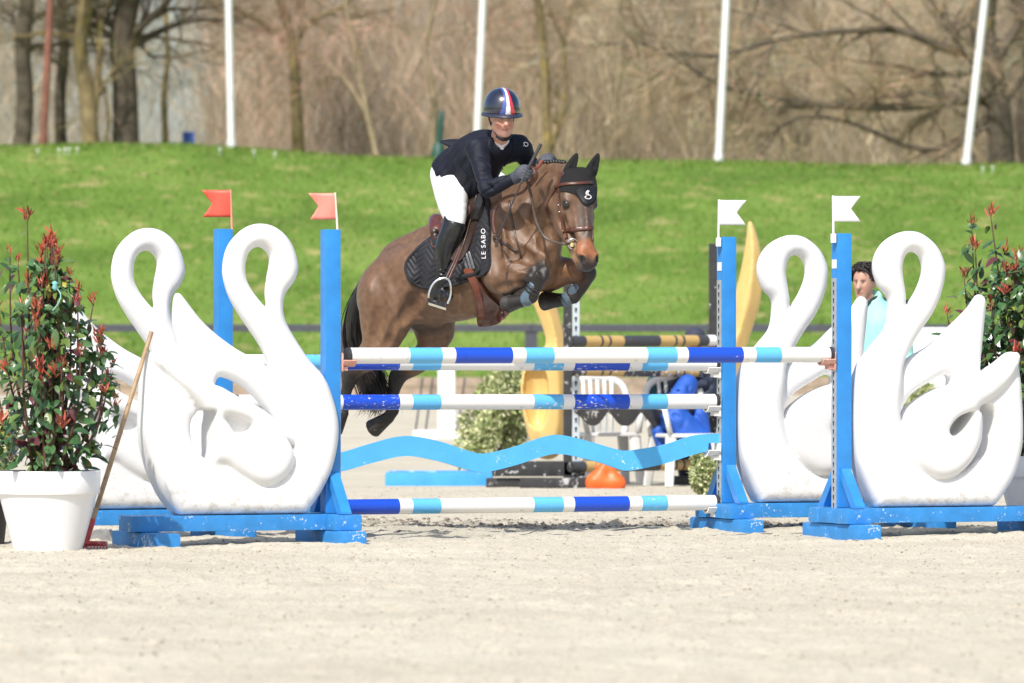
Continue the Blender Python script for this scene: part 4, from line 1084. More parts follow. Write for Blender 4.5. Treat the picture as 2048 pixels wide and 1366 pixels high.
def seg_d(V, a, b):
    a, b = np.array(a), np.array(b); ab = b - a; t = np.clip(((V - a) @ ab) / (ab @ ab), 0, 1)
    return np.linalg.norm(V - a - t[:, None] * ab, axis=1)
def ss(x, a, b): t = np.clip((x - a) / (b - a), 0, 1); return t * t * (3 - 2 * t)
COAT, BLK = np.array([.136, .070, .035]), np.array([.017, .014, .012])
def horse_col(V):
    C = np.tile(COAT, (len(V), 1)); n = vnoise(V[:, 0] + V[:, 2] * .7, V[:, 1] + V[:, 2], .25, 41)
    mixc = lambda C, k, c: C * (1 - k[:, None]) + np.array(c) * k[:, None]
    C = mixc(C, np.clip(.5 + n * 1.2, 0, 1) * .5, (.172, .095, .050))
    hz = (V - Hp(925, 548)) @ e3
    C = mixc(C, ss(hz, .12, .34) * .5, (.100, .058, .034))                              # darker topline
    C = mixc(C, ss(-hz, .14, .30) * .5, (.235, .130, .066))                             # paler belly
    # hind legs warm then black from the hock down
    for L, pts in ((-.16, [(757, 690), (704, 746), (688, 810), (672, 850)]), (.155, [(866, 690), (803, 746), (785, 820), (755, 850)])):
        dd = np.minimum(seg_d(V, Hp(*pts[1], L), Hp(*pts[2], L)), seg_d(V, Hp(*pts[2], L), Hp(*pts[3], L)))
        C = mixc(C, 1 - ss(dd, .06, .16), BLK * 1.4)
    for L, kn, fe, to in ((-.19, (1080, 545), (1062, 594), (1024, 606)), (.17, (1175, 547), (1147, 594), (1102, 601))):
        dd = np.minimum(seg_d(V, Hp(*kn, L), Hp(*fe, L)), seg_d(V, Hp(*fe, L), Hp(*to, L)))
        C = mixc(C, 1 - ss(dd, .06, .125), BLK)
    L = .17; dd = seg_d(V, Hp(1095, 548, L), Hp(1150, 543, L)); C = mixc(C, (1 - ss(dd, .08, .16)) * .7, (.20, .092, .040))
    # groin: shade between the thighs painted into the coat colour
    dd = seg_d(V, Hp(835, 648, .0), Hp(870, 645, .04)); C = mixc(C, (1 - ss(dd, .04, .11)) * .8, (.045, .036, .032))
    # head: brown face, orange muzzle ring, black nostrils and chin
    q = (V - PO) / HS; s = q @ ha; l = q @ hl; nn = q @ hn
    hd = (np.abs(l) < .15) & (s > .02) & (s < .75) & (np.abs(nn) < .2)
    w = hd * ss(s, .12, .2); C = mixc(C, w * .55, (.115, .060, .032))
    w = hd * (1 - ss(np.abs(l), .02, .055)) * ss(nn, 0, .04) * ss(s, .15, .25) * (1 - ss(s, .42, .48)); C = mixc(C, w * .75, (.055, .036, .026))
    w = hd * ss(s, .42, .47) * (1 - ss(s, .57, .61)); C = mixc(C, w * .8, (.20, .115, .062))
    w = hd * ss(s, .43, .465) * (1 - ss(s, .545, .58)) * ss(nn, -.02, .03); C = mixc(C, w * np.clip(.72 + n * .6, 0, 1), (.29, .10, .036))
    w = hd * ss(s, .55, .61); C = mixc(C, w, (.03, .022, .02))
    nd_ = np.minimum(np.linalg.norm(V - Hd(.575, -.05, .025), axis=1), np.linalg.norm(V - Hd(.575, .05, .025), axis=1)); C = mixc(C, 1 - ss(nd_, .026, .05), (.016, .013, .013))
    ed = np.minimum(np.linalg.norm(V - Hd(.197, -.088, .011), axis=1), np.linalg.norm(V - Hd(.197, .088, .011), axis=1)); C = mixc(C, (1 - ss(ed, .028, .05)) * .85, (.035, .024, .018))
    w = hd * (nn < -.05) * ss(s, .40, .5) * (1 - ss(s, .53, .57)); C = mixc(C, w * .4, (.30, .17, .09))
    return C
COATM = mat('horse_coat', (1, 1, 1), 0.48, 0.26, 24.0, 0.14, 380.0, attr=True, sheen=0.05, spec=0.5)
horse = thing('horse', 'bay horse in mid jump over the striped bars, forelegs folded', 'horse', Hp(925, 640))
hme = f.mesh('body', horse_col, 2)
hbody = obj('body', hme, COATM, horse, world=True)
HV = np.zeros(len(hme.vertices) * 3); hme.vertices.foreach_get('co', HV); HV = HV.reshape(-1, 3)
HB = BVHTree.FromPolygons([Vector(v) for v in HV], [tuple(p.vertices) for p in hme.polygons])
ORG = Vector((0, 0, CAMH))
def hit(px, py, off=0.0, bvh=None):
    """the point of the horse seen at a photo pixel, lifted off along the normal"""
    dv = (pt(px, py, 1.0) - ORG).normalized()
    p, n, i, d_ = (bvh or HB).ray_cast(ORG, dv)
    if p is None: return None, None
    if n.dot(dv) > 0: n = -n
    return p + n * off, n
def hits(path, off, sub=5, bvh=None):
    P, N = [], []
    for x, y in (crom(path, sub) if sub else path):
        p, n = hit(x, y, off, bvh)
        if p is not None and (not P or (p - P[-1]).length < .35): P.append(p); N.append(n)
    for _ in range(2):
        for i in range(1, len(N) - 1): N[i] = (N[i - 1] + N[i] * 2 + N[i + 1]).normalized()
    for i in range(1, len(P) - 1): P[i] = (P[i - 1] + P[i] * 2 + P[i + 1]) / 4
    return P, N
def patch(name, poly, off, th, bvh=None, step=5.0, sub=4, edge_r=True):
    """cloth lying on the horse: polygon in photo pixels, draped on the surface with thickness th"""
    pl = crom(poly, sub, True); V2 = [Vector(p) for p in pl]; n0 = len(V2)
    lo, hi = pl.min(0), pl.max(0); gx, gy = np.meshgrid(np.arange(lo[0], hi[0], step), np.arange(lo[1], hi[1], step), indexing='ij')
    sd = poly_sdf(gx, gy, pl); ins = sd < -step * .45
    V2 += [Vector((a, c)) for a, c in zip(gx[ins], gy[ins])]
    vo, _, fo, _, _, _ = delaunay_2d_cdt(V2, [], [list(range(n0))], 1, 1e-4)
    A = []; N = []
    for v in vo:
        p, n = hit(v[0], v[1], 0, bvh)
        A.append(p); N.append(n)
    ok = [i for i, p in enumerate(A) if p is not None]
    for i, p in enumerate(A):            # beyond the outline: carry on from the nearest hit
        if p is None:
            j = min(ok, key=lambda q: (vo[q] - vo[i]).length); A[i] = pt(vo[i][0], vo[i][1], A[j].y + .01); N[i] = N[j]
    nb = {i: set() for i in range(len(A))}
    for t in fo:
        for a in t:
            for c in t:
                if a != c: nb[a].add(c)
    for _ in range(3):                   # relax normals and depth
        N = [(N[i] * 2 + sum((N[j] for j in nb[i]), Vector())).normalized() if nb[i] else N[i] for i in range(len(A))]
        A = [A[i] * .5 + sum((A[j] for j in nb[i]), Vector()) / len(nb[i]) * .5 if (nb[i] and i >= n0) else A[i] for i in range(len(A))]
    m = len(A); top = [A[i] + N[i] * (off + th) for i in range(m)]; bot = [A[i] + N[i] * (off - .02) for i in range(m)]
    fs = [tuple(t) for t in fo] + [tuple(m + q for q in t[::-1]) for t in fo]
    cnt = {}
    for t in fo:
        for a, c in zip(t, list(t[1:]) + [t[0]]): cnt[(a, c)] = 1
    for (a, c) in cnt:
        if (c, a) not in cnt: fs.append((c, a, m + a, m + c))
    mb = MB(); mb.add(top + bot, fs)
    me = mb.mesh(name, True); autosmooth(me, 60); return me, vo, top, N, fo

# eyes
EYE = mat('eye', (.012, .008, .006), .06, .1, coat=.8)
for s in (-1, 1):
    mb = MB(); c = Hd(.197, .0800 * s, .014); mb.lathe([(.001, -.029), (.016, -.025), (.026, -.014), (.0295, 0), (.026, .014), (.016, .025), (.001, .029)], 16, c)
    obj('eye', mb.mesh('eye', True), EYE, horse, world=True)
# hooves
HOOF = mat('hoof', (.035, .030, .026), .5, .3, 30, wear=(.22, .2, .17), wear_amt=.08)
for L, a, b in ((-.16, (684, 826), (672, 850)), (.155, (770, 840), (753, 852)), (-.19, (1034, 604), (1020, 607)), (.17, (1112, 601), (1097, 602))):
    p, q = Hp(*a, L), Hp(*b, L); fld = Field(np.minimum(p, q) - .12, np.maximum(p, q) + .12, .008)
    dv = (q - p) / np.linalg.norm(q - p)
    fld.cone(p, q + dv * .035, .047, .066, .01); fld.half(q + dv * .045, dv, .006)
    obj('hoof', fld.mesh('hoof', None, 1), HOOF, horse, world=True)
# tail
HAIR = mat('black_hair', (.012, .010, .009), .38, .4, 30, spec=.5)
def hair_mass(name, strands, par, seed, n, spread, w, lw=None, m=HAIR):
    R = np.random.default_rng(seed); S = [crom(p, 6) for p in strands]; V = []; Q = []; k = 0
    for _ in range(n):
        a = S[R.integers(len(S))]; b = S[R.integers(len(S))]; t = R.random(); L = min(len(a), len(b)); c = a[:L] * (1 - t) + b[:L] * t
        st = R.normal(0, 1, 3) * spread; u = np.linspace(0, 1, L)[:, None]; c = c + st * (.35 + u) + R.normal(0, 1, 3) * spread * u ** 2
        e = int(L * R.uniform(.7, 1)); c = c[:e]
        d_ = np.gradient(c, axis=0); sd = np.cross(d_, R.normal(0, 1, 3)); sd /= np.linalg.norm(sd, axis=1)[:, None] + 1e-9
        ww = (w * (1 - .8 * np.linspace(0, 1, e) ** 2))[:, None] * R.uniform(.5, 1.3)
        V.append(np.stack([c - sd * ww, c + sd * ww], 1).reshape(-1, 3)); i = k + 2 * np.arange(e - 1)
        Q.append(np.stack([i, i + 1, i + 3, i + 2], 1)); k += 2 * e
    return obj(name, mesh_np(name, np.concatenate(V), np.concatenate(Q), True), m, par, world=True)
tl = [[Hp(762, 534), Hp(738, 556, .03), Hp(716, 600, .06), Hp(705, 650, .08), Hp(712, 700, .10), Hp(735, 745, .12), Hp(755, 800, .14), Hp(745, 825, .15)],
      [Hp(768, 532), Hp(748, 548, 0), Hp(728, 590, .0), Hp(716, 640, .02), Hp(722, 690, .05), Hp(748, 740, .1), Hp(770, 790, .12), Hp(765, 822, .14)],
      [Hp(758, 538), Hp(728, 570, .0), Hp(706, 620, .02), Hp(700, 670, .05), Hp(706, 710, .08), Hp(722, 750, .1), Hp(738, 795, .12), Hp(728, 815, .14)]]
hair_mass('tail', tl, horse, 51, 2600, .026, .0035)
tf = Field((-1.35, 38.9, .5), (-.7, 40.2, 2.0), .014)
tf.chain([Hp(772, 532), Hp(745, 552), Hp(726, 590, .01), Hp(712, 640, .03), Hp(712, 690, .06), Hp(730, 735, .1), Hp(748, 780, .12)], [.04, .055, .064, .066, .058, .05, .024], .03)
obj('tail_core', tf.mesh('tail_core', None, 1), HAIR, horse, world=True)
# braided mane: row of small knots along the crest
cr = crom([(1040, 364), (1062, 346), (1085, 336), (1108, 331), (1128, 333)], 4)
for i, (x, y) in enumerate(cr):
    p = None
    for dy in range(-14, 30, 2):
        p, n_ = hit(x, y + dy)
        if p is not None: break
    if p is None: continue
    mb = MB(); c = p + Vector((0, .01, .004)); R = random.Random(i)
    mb.lathe([(.002, -.018), (.014, -.012), (.019, 0), (.014, .012), (.002, .02)], 9, c)
    obj('mane_knot', mb.mesh('mane_knot', True), HAIR, horse, world=True)
hair_mass('mane_fringe', [[Hp(x, y + 6, l), Hp(x + 3, y - 2, l * 1.2), Hp(x + 8, y - 6, l)] for x, y in cr for l in (-.02, .02)], horse, 52, 500, .010, .002)
# whiskery belly/feather hair is left to the coat material
# ================================================================== TACK
HC = np.array(Hp(925, 548))
def mirror(me, name):
    V = np.zeros(len(me.vertices) * 3); me.vertices.foreach_get('co', V); V = V.reshape(-1, 3)
    V = V - 2 * ((V - HC) @ WH)[:, None] * WH
    m2 = me.copy(); m2.name = name; m2.vertices.foreach_set('co', V.ravel()); m2.flip_normals(); m2.update(); return m2
LEA = mat('leather_brown', (.085, .030, .018), .38, .25, 40, .12, 120, coat=.15)
LEAD = mat('leather_dark', (.040, .024, .018), .40, .25, 40, .12, 120, coat=.15)
LEAR = mat('leather_red', (.17, .045, .022), .35, .2, 30, .1, 120, coat=.2)
BLKC = mat('black_cloth', (.008, .008, .010), .75, .2, 60, .3, 300, sheen=.03)
METAL = mat('steel_bright', (.75, .75, .74), .18, .05, 40, metal=1.0)

# saddle pad with quilting
padp = [(813, 545), (812, 528), (822, 511), (849, 487), (872, 472), (905, 460), (940, 425), (955, 398), (978, 398), (979, 425), (981, 460), (980, 500), (981, 528), (972, 549), (940, 558), (909, 570), (862, 576), (838, 573), (820, 561)]
def pad_mat():
    m = bpy.data.materials.new('saddle_pad'); nt, nd, lk, b = nodes_of(m)
    uv = nd.new('ShaderNodeUVMap'); mp = nd.new('ShaderNodeMapping'); mp.inputs['Rotation'].default_value = (0, 0, math.radians(12)); mp.inputs['Scale'].default_value = (1, 1, 1)
    lk.new(uv.outputs[0], mp.inputs[0])
    sx = nd.new('ShaderNodeSeparateXYZ'); lk.new(mp.outputs[0], sx.inputs[0])
    def mth(op, a_, v):
        n = nd.new('ShaderNodeMath'); n.operation = op; lk.new(a_, n.inputs[0])
        if hasattr(v, 'links'): lk.new(v, n.inputs[1])
        else: n.inputs[1].default_value = v
        return n.outputs[0]
    zig = mth('PINGPONG', sx.outputs[0], .055); vv = mth('ADD', sx.outputs[1], zig); h1 = mth('PINGPONG', vv, .020); h1 = mth('DIVIDE', h1, .020); h1 = mth('POWER', h1, .35)
    bp = nd.new('ShaderNodeBump'); bp.inputs['Strength'].default_value = .8; bp.inputs['Distance'].default_value = .010; lk.new(h1, bp.inputs['Height'])
    lk.new(bp.outputs['Normal'], b.inputs['Normal'])
    r = ramp(nd, [(.3, (.005, .005, .0075)), (.8, (.0115, .0115, .016))]); lk.new(h1, r.inputs['Fac']); lk.new(r.outputs['Color'], b.inputs['Base Color'])
    b.inputs['Roughness'].default_value = .62; b.inputs['Sheen Weight'].default_value = .05
    return m
PAD = pad_mat()
pad = thing('saddle_pad', 'dark quilted saddle pad with white lettering on the horse', 'saddle pad', HC)
pme, pv2, ptop, pN, pfo = patch('quilted_panel', padp, .006, .014, step=5)
uvl = pme.uv_layers.new(name='UVMap'); m_ = len(pv2)
for lp in pme.loops:
    v = pv2[lp.vertex_index % m_]; uvl.data[lp.index].uv = (v[0] / 295.0, -v[1] / 295.0)
obj('quilted_panel', pme, PAD, pad, world=True); obj('quilted_panel', mirror(pme, 'quilted_panel'), PAD, pad, world=True)
PB = BVHTree.FromPolygons([Vector(v.co) for v in pme.vertices], [tuple(p.vertices) for p in pme.polygons])
bd = padp[:6] + padp[8:]
P, N = hits(padp[13:] + padp[:4], -.002, 5, PB); obj('binding', MB().tube(P, .010, 8).mesh('binding', True), BLKC, pad, world=True)
P, N = hits(padp[8:14], -.002, 5, PB); obj('binding', MB().tube(P, .009, 8).mesh('binding', True), BLKC, pad, world=True)
WHT = mat('white_print', (.8, .8, .8), .5, .03)
def lettering(txt, px, py, ang_deg, hpx, bvh, name, par, m, sx=1.0, off=.002, spacing=1.15):
    cu = bpy.data.curves.new('txt', 'FONT'); cu.body = txt; cu.size = 1; cu.space_character = spacing; cu.resolution_u = 3
    o = bpy.data.objects.new('txt', cu); col.objects.link(o); bpy.context.view_layer.update()
    me = bpy.data.meshes.new_from_object(o.evaluated_get(bpy.context.evaluated_depsgraph_get())); bpy.data.objects.remove(o); bpy.data.curves.remove(cu)
    bm = bmesh.new(); bm.from_mesh(me); bmesh.ops.subdivide_edges(bm, edges=[e for e in bm.edges if e.calc_length() > .15], cuts=2)
    c, s = math.cos(math.radians(ang_deg)), math.sin(math.radians(ang_deg)); k = hpx / .72
    for v in bm.verts:
        a, b_ = v.co.x * k * sx, v.co.y * k
        p, n = hit(px + a * c + b_ * s, py - a * s + b_ * -c if False else py - (a * s) - (b_ * c), off, bvh)
        v.co = p if p is not None else pt(px + a * c, py - a * s, 38.3)
    bm.to_mesh(me); bm.free(); return obj(name, me, m, par, world=True)
def lettering90(txt, px, py, hpx, bvh, name, par, m, sx=1.0, lean=0.0, off=.002, spacing=1.2):
    """text running up the photo, letter tops to the left"""
    cu = bpy.data.curves.new('txt', 'FONT'); cu.body = txt; cu.size = 1; cu.space_character = spacing; cu.resolution_u = 3
    o = bpy.data.objects.new('txt', cu); col.objects.link(o); bpy.context.view_layer.update()
    me = bpy.data.meshes.new_from_object(o.evaluated_get(bpy.context.evaluated_depsgraph_get())); bpy.data.objects.remove(o); bpy.data.curves.remove(cu)
    k = hpx / .72
    for v in me.vertices:
        a, b_ = v.co.x * k * sx, v.co.y * k
        p, n = hit(px - b_ + lean * a, py - a, off, bvh)
        v.co = p if p is not None else pt(px - b_, py - a, 38.5)
    return obj(name, me, m, par, world=True)
lettering90('LE SABO', 972, 518, 9.0, PB, 'lettering', pad, WHT, 1.12, -.02)

# saddle: seat, flap, knee roll, billets, girth with belly guard, stirrup
sad = thing('saddle', 'brown leather jumping saddle under the rider', 'saddle', Hp(910, 450))
sf = Field((-.75, 38.4, 1.6), (.05, 39.7, 2.25), .010)
sf.chain([Hp(868, 462, -.17), Hp(869, 448, -.10), Hp(871, 441, 0), Hp(876, 446, .10), Hp(880, 456, .17)], [.03, .036, .038, .036, .03], .03)
sf.chain([Hp(880, 452, 0), Hp(905, 448, 0), Hp(930, 425, 0), Hp(948, 402, 0)], [.07, .065, .06, .045], .05)
sf.chain([Hp(885, 462, -.12), Hp(915, 450, -.13), Hp(945, 412, -.10)], [.055, .05, .04], .05)
sf.chain([Hp(905, 462, .12), Hp(935, 450, .13), Hp(962, 412, .10)], [.055, .05, .04], .05)
obj('seat', sf.mesh('seat', None, 2), mat('leather_seat', (.095, .026, .018), .33, .2, 30, .1, 100, coat=.3), sad, world=True)
for dy, r_ in ((17, .028), (25, .024)):
    pf = [Hp(866 + .2 * dy, 448 + dy, -.20), Hp(868, 448 + dy - 6, -.10), Hp(872, 446 + dy - 8, 0)]
    obj('panel', MB().tube([Vector(p) for p in crom(pf, 5)], r_, 10).mesh('panel', True), LEAD, sad, world=True)
flap = [(953, 384), (966, 390), (968, 415), (958, 455), (946, 492), (930, 519), (914, 525), (904, 512), (915, 475), (928, 430), (938, 398)]
fme, fv2, ftop, fN, _ = patch('flap', flap, .026, .012, PB if False else HB, step=6)
obj('flap', fme, LEAD, sad, world=True); obj('flap', mirror(fme, 'flap'), LEAD, sad, world=True)
FB = BVHTree.FromPolygons([Vector(v.co) for v in fme.vertices], [tuple(p.vertices) for p in fme.polygons])
P, N = hits([(955, 386), (948, 420), (934, 470), (918, 515)], .004, 6, FB); obj('flap_edge', MB().strap(P, N, [.013] * len(P), .008).mesh('flap_edge', True), LEAD, sad, world=True)
kr = [(966, 392), (974, 402), (972, 425), (962, 445), (953, 440), (960, 415)]
kme = patch('knee_roll', kr, .024, .03, HB, step=5)[0]; obj('knee_roll', kme, mat('leather_black', (.014, .013, .013), .35, .2, 40, .1, 120, coat=.2), sad, world=True)
loop = [Hp(880, 474, -.23), Hp(868, 476, -.25), Hp(862, 485, -.26), Hp(867, 494, -.27), Hp(877, 495, -.28)]
obj('keeper_loop', MB().tube([Vector(p) - Vector((0, .03, 0)) for p in crom(loop, 6)], .006, 6, flat=.5).mesh('keeper_loop', True), LEAR, sad, world=True)
for x0, y0, x1, y1 in ((925, 508, 936, 541), (932, 505, 943, 540), (938, 503, 949, 538)):
    P, N = hits([(x0, y0), ((x0 + x1) / 2, (y0 + y1) / 2), (x1, y1)], .0, 6, PB); obj('billet', MB().strap(P, N, .020, .010).mesh('billet', True), mat('billet', (.10, .10, .105), .25, .2, 50, coat=.6), sad, world=True)
guard = [(933, 545), (945, 539), (956, 545), (963, 565), (983, 592), (1009, 613), (1018, 628), (998, 639), (972, 646), (954, 641), (957, 615), (952, 580), (942, 560)]
gme = patch('belly_guard', guard, .014, .012, HB, step=6)[0]
obj('belly_guard', gme, mat('leather_guard', (.10, .040, .028), .36, .25, 25, .1, 90, coat=.25, wear=(.2, .1, .07), wear_amt=.03), sad, world=True)
GB = BVHTree.FromPolygons([Vector(v.co) for v in gme.vertices], [tuple(p.vertices) for p in gme.polygons])
girp = [(932, 540), (942, 536), (951, 541), (958, 560), (966, 590), (967, 620), (964, 641), (953, 640), (956, 610), (951, 580), (943, 560)]
obj('girth', patch('girth', girp, .027, .010, HB, step=6)[0], LEAR, sad, world=True)
rimp = [(950, 541), (957, 546), (965, 565), (985, 591), (1011, 613), (1008, 619), (982, 600), (960, 574), (951, 555)]
obj('guard_rim', patch('guard_rim', rimp, .028, .006, HB, step=5)[0], LEA, sad, world=True)
P, N = hits([(915, 553), (935, 551), (955, 546), (966, 540)], .016, 5, HB); obj('girth_loop', MB().strap(P, N, [.032] * len(P), .024).mesh('girth_loop', True), BLKC, sad, world=True)
def near(px, py, d): return Vector(pt(px, py, d))
SD = 38.56
for a in ((921, 494, 891, 560), (924, 496, 897, 560)):
    P = [near(a[0], a[1], SD + .05), near((a[0] + a[2]) / 2 + 1, (a[1] + a[3]) / 2, SD + .03), near(a[2], a[3], SD)]
    obj('stirrup_leather', MB().strap(P, [(.3, -1, 0)] * 3, .014, .006).mesh('stirrup_leather'), LEA, sad, world=True)
fw = Vector((.80, -.60, 0))
arch = [(857, 596), (859, 583), (866, 568), (877, 559), (891, 556), (899, 562), (902, 575), (901, 592), (895, 607)]
sti = obj('stirrup', MB().tube([near(x, y, SD - .02) for x, y in crom(arch, 5)], .0085, 8).mesh('stirrup', True), METAL, sad, world=True)
q = [near(855, 597, SD + .03), near(894, 606, SD + .03), near(892, 616, SD - .07), near(857, 605, SD - .07)]
mb = MB(); n_ = Vector((0, 0, -.016)); mb.add(q + [p + n_ for p in q], [(0, 1, 2, 3), (7, 6, 5, 4), (0, 4, 5, 1), (1, 5, 6, 2), (2, 6, 7, 3), (3, 7, 4, 0)])
obj('tread', mb.mesh('tread'), METAL, sti, world=True)

# bridle
bri = thing('bridle', 'brown leather bridle with noseband and reins on the bay horse', 'bridle', PO)
def bstrap(name, path, w, off=.002, th=.006, m=LEA, par=None, bvh=None):
    P, N = hits(path, off, 5, bvh)
    if len(P) > 2: return obj(name, MB().strap(P, N, [w] * len(P), th).mesh(name, True), m, par or bri, world=True)
bon = thing('ear_bonnet', 'black crocheted ear bonnet with white emblem on the horse', 'bonnet', PO)
bpoly = [(1121, 381), (1138, 385), (1153, 391), (1163, 405), (1172, 412), (1184, 408), (1191, 396), (1192, 374), (1187, 350), (1176, 339), (1160, 336), (1142, 338), (1128, 345), (1122, 362)]
CRO = mat('crochet_black', (.006, .006, .0065), .85, .3, 150, .8, 260)
bme = patch('crochet_cap', bpoly, .002, .007, HB, step=4)[0]; obj('crochet_cap', bme, CRO, bon, world=True)
BNB = BVHTree.FromPolygons([Vector(v.co) for v in bme.vertices], [tuple(p.vertices) for p in bme.polygons])
eme = patch('emblem_patch', [(1153, 383), (1163, 375), (1180, 373), (1187, 381), (1188, 396), (1182, 406), (1172, 408), (1163, 400)], .002, .004, BNB, step=4)[0]
ep = obj('emblem_patch', eme, mat('satin_black', (.012, .012, .014), .5, .1), bon, world=True)
EB = BVHTree.FromPolygons([Vector(v.co) for v in eme.vertices], [tuple(p.vertices) for p in eme.polygons])
emb = [(1176, 381), (1173, 384), (1172, 388), (1175, 390), (1180, 391), (1182, 395), (1178, 398), (1172, 397), (1170, 394), (1173, 392)]
P, N = hits(emb, .002, 5, EB); obj('emblem', MB().tube(P, .0033, 6).mesh('emblem', True), WHT, bon, world=True)
P, N = hits([(1178, 382), (1175, 386), (1178, 390)], .002, 5, EB); obj('emblem', MB().tube(P, .0033, 6).mesh('emblem', True), WHT, bon, world=True)
for s, b0, b1, tip, bw in ((-1, (1136, 360), (1141, 336), (1154, 307), (1, .2, 0)), (1, (1180, 348), (1187, 332), (1197, 308), (1, .2, 0))):
    dE = 38.33 if s < 0 else 38.42
    p0, p1, p2 = [np.array(pt(x, y, dE + o)) for (x, y), o in ((b0, .02), (b1, 0), (tip, .01))]
    ef = Field(np.minimum(p0, p2) - .09, np.maximum(p0, p2) + .09, .006)
    fl = (hn * .9 + hl * .3 * s, .62)
    ef.chain([p0, p0 * .55 + p1 * .45, p1, p1 * .4 + p2 * .6, p2], [.036, .038, .031, .019, .003], .02, 4, flat=fl)
    ef.chain([p1 * .6 + p0 * .4 + hn * .045, p1 + hn * .04, p1 * .4 + p2 * .6 + hn * .026], [.016, .018, .008], .012, 4, cut=True)
    obj('ear_cover', ef.mesh('ear_cover', None, 1), CRO, bon, world=True)
bstrap('browband', [(1113, 375), (1122, 371), (1135, 369), (1157, 368), (1186, 366), (1191, 367)], .022, .010, .008)
bstrap('headpiece', [(1127, 345), (1121, 358), (1117, 372)], .026, .003)
ck = bstrap('cheekpiece', [(1118, 372), (1119, 395), (1121, 428), (1127, 452), (1133, 478)], .022)
for x, y in ((1119, 410), (1121, 424), (1114, 375)):
    p, n_ = hit(x, y, .008); mb = MB(); mb.lathe([(.004, -.004), (.009, -.003), (.010, .002), (.004, .005)], 10, p); obj('buckle', mb.mesh('buckle', True), METAL, bri, world=True)
bstrap('noseband', [(1124, 463), (1133, 461), (1145, 459), (1157, 458), (1172, 457), (1187, 455), (1191, 454)], .030, .003, .010)
bstrap('throatlatch', [(1112, 376), (1102, 391), (1094, 410), (1094, 425), (1099, 432)], .014)
bstrap('nose_drop', [(1183, 460), (1184, 470), (1184, 482)], .014, .003, .006, LEA)
p, n_ = hit(1146, 489, .012)
if p is None: p = Vector(pt(1146, 489, 38.2))
ring = [p + Vector((math.cos(t) * .034, .0, math.sin(t) * .034)) for t in np.linspace(0, 6.283, 25)]
obj('bit_ring', MB().tube(ring, .005, 6, cap=False).mesh('bit_ring', True), METAL, bri, world=True)
obj('bit_guard', autosmooth(MB().tube([p + Vector((-.006, -.012, -.02)), p + Vector((-.004, -.012, .006))], .012, 10).mesh('bit_guard')), mat('rubber_yellow', (.55, .5, .22), .5), bri, world=True)
RD = 38.30
REIN = mat('rein_leather', (.055, .035, .022), .5, .25, 40)
rein = [(1052, 356, RD), (1057, 372, RD + .02), (1063, 395, RD + .03), (1069, 428, RD + .02), (1077, 453, RD), (1090, 474, RD - .02), (1110, 484, RD - .06), (1128, 488, RD - .10)]
R3 = crom([list(pt(x, y, d)) for x, y, d in rein] + [list(p + Vector((-.03, -.01, 0)))], 6)
obj('rein', MB().strap([Vector(v) for v in R3], [(.2, -1, .1)] * len(R3), .019, .005).mesh('rein', True), REIN, bri, world=True)
loop2 = [(1066, 348, 38.30), (1062, 362, 38.32), (1050, 380, 38.36), (1035, 389, 38.38), (1017, 393, 38.40), (1001, 402, 38.42), (990, 420, 38.42), (987, 445, 38.40), (991, 468, 38.38)]
R3 = crom([list(pt(x, y, d)) for x, y, d in loop2], 6); obj('rein_bight', MB().strap([Vector(v) for v in R3], [(.2, -1, .1)] * len(R3), .019, .005).mesh('rein_bight', True), LEA, bri, world=True)
l3 = [(1066, 336, 38.34), (1072, 345, 38.32), (1072, 355, 38.32), (1064, 366, 38.33), (1056, 376, 38.36)]
R3 = crom([list(pt(x, y, d)) for x, y, d in l3], 6); obj('rein_fold', MB().strap([Vector(v) for v in R3], [(.4, -1, .2)] * len(R3), .024, .005).mesh('rein_fold', True), LEA, bri, world=True)
l4 = [(1060, 334, 38.40), (1069, 338, 38.42), (1078, 331, 38.44), (1084, 321, 38.46)]
R3 = crom([list(pt(x, y, d)) for x, y, d in l4], 6); obj('rein_fold', MB().strap([Vector(v) for v in R3], [(.2, -1, .3)] * len(R3), .024, .006).mesh('rein_fold', True), LEAR, bri, world=True)
# breastplate
brp = thing('breastplate', 'dark leather breastplate straps across the horse shoulder', 'breastplate', Hp(1000, 480))
bstrap('shoulder_strap', [(990, 476), (998, 480), (1012, 489), (1028, 500), (1036, 503)], .020, .002, .007, LEAD, brp)
bstrap('neck_strap', [(1019, 402), (1021, 425), (1027, 455), (1036, 490), (1042, 516)], .013, .002, .006, LEAD, brp)
bstrap('girth_strap', [(1000, 482), (1008, 500), (1018, 520), (1024, 524)], .012, .002, .006, LEAD, brp)
p, n_ = hit(993, 477, .01); obj('ring', MB().tube([p + Vector((math.cos(t) * .018, -.004, math.sin(t) * .022)) for t in np.linspace(0, 6.283, 17)], .006, 6, cap=False).mesh('ring', True), LEAD, brp, world=True)
p, n_ = hit(1031, 502, .008); mb = MB(); mb.lathe([(.004, -.006), (.012, -.004), (.012, .004), (.004, .006)], 8, p); obj('buckle', mb.mesh('buckle', True), LEAD, brp, world=True)
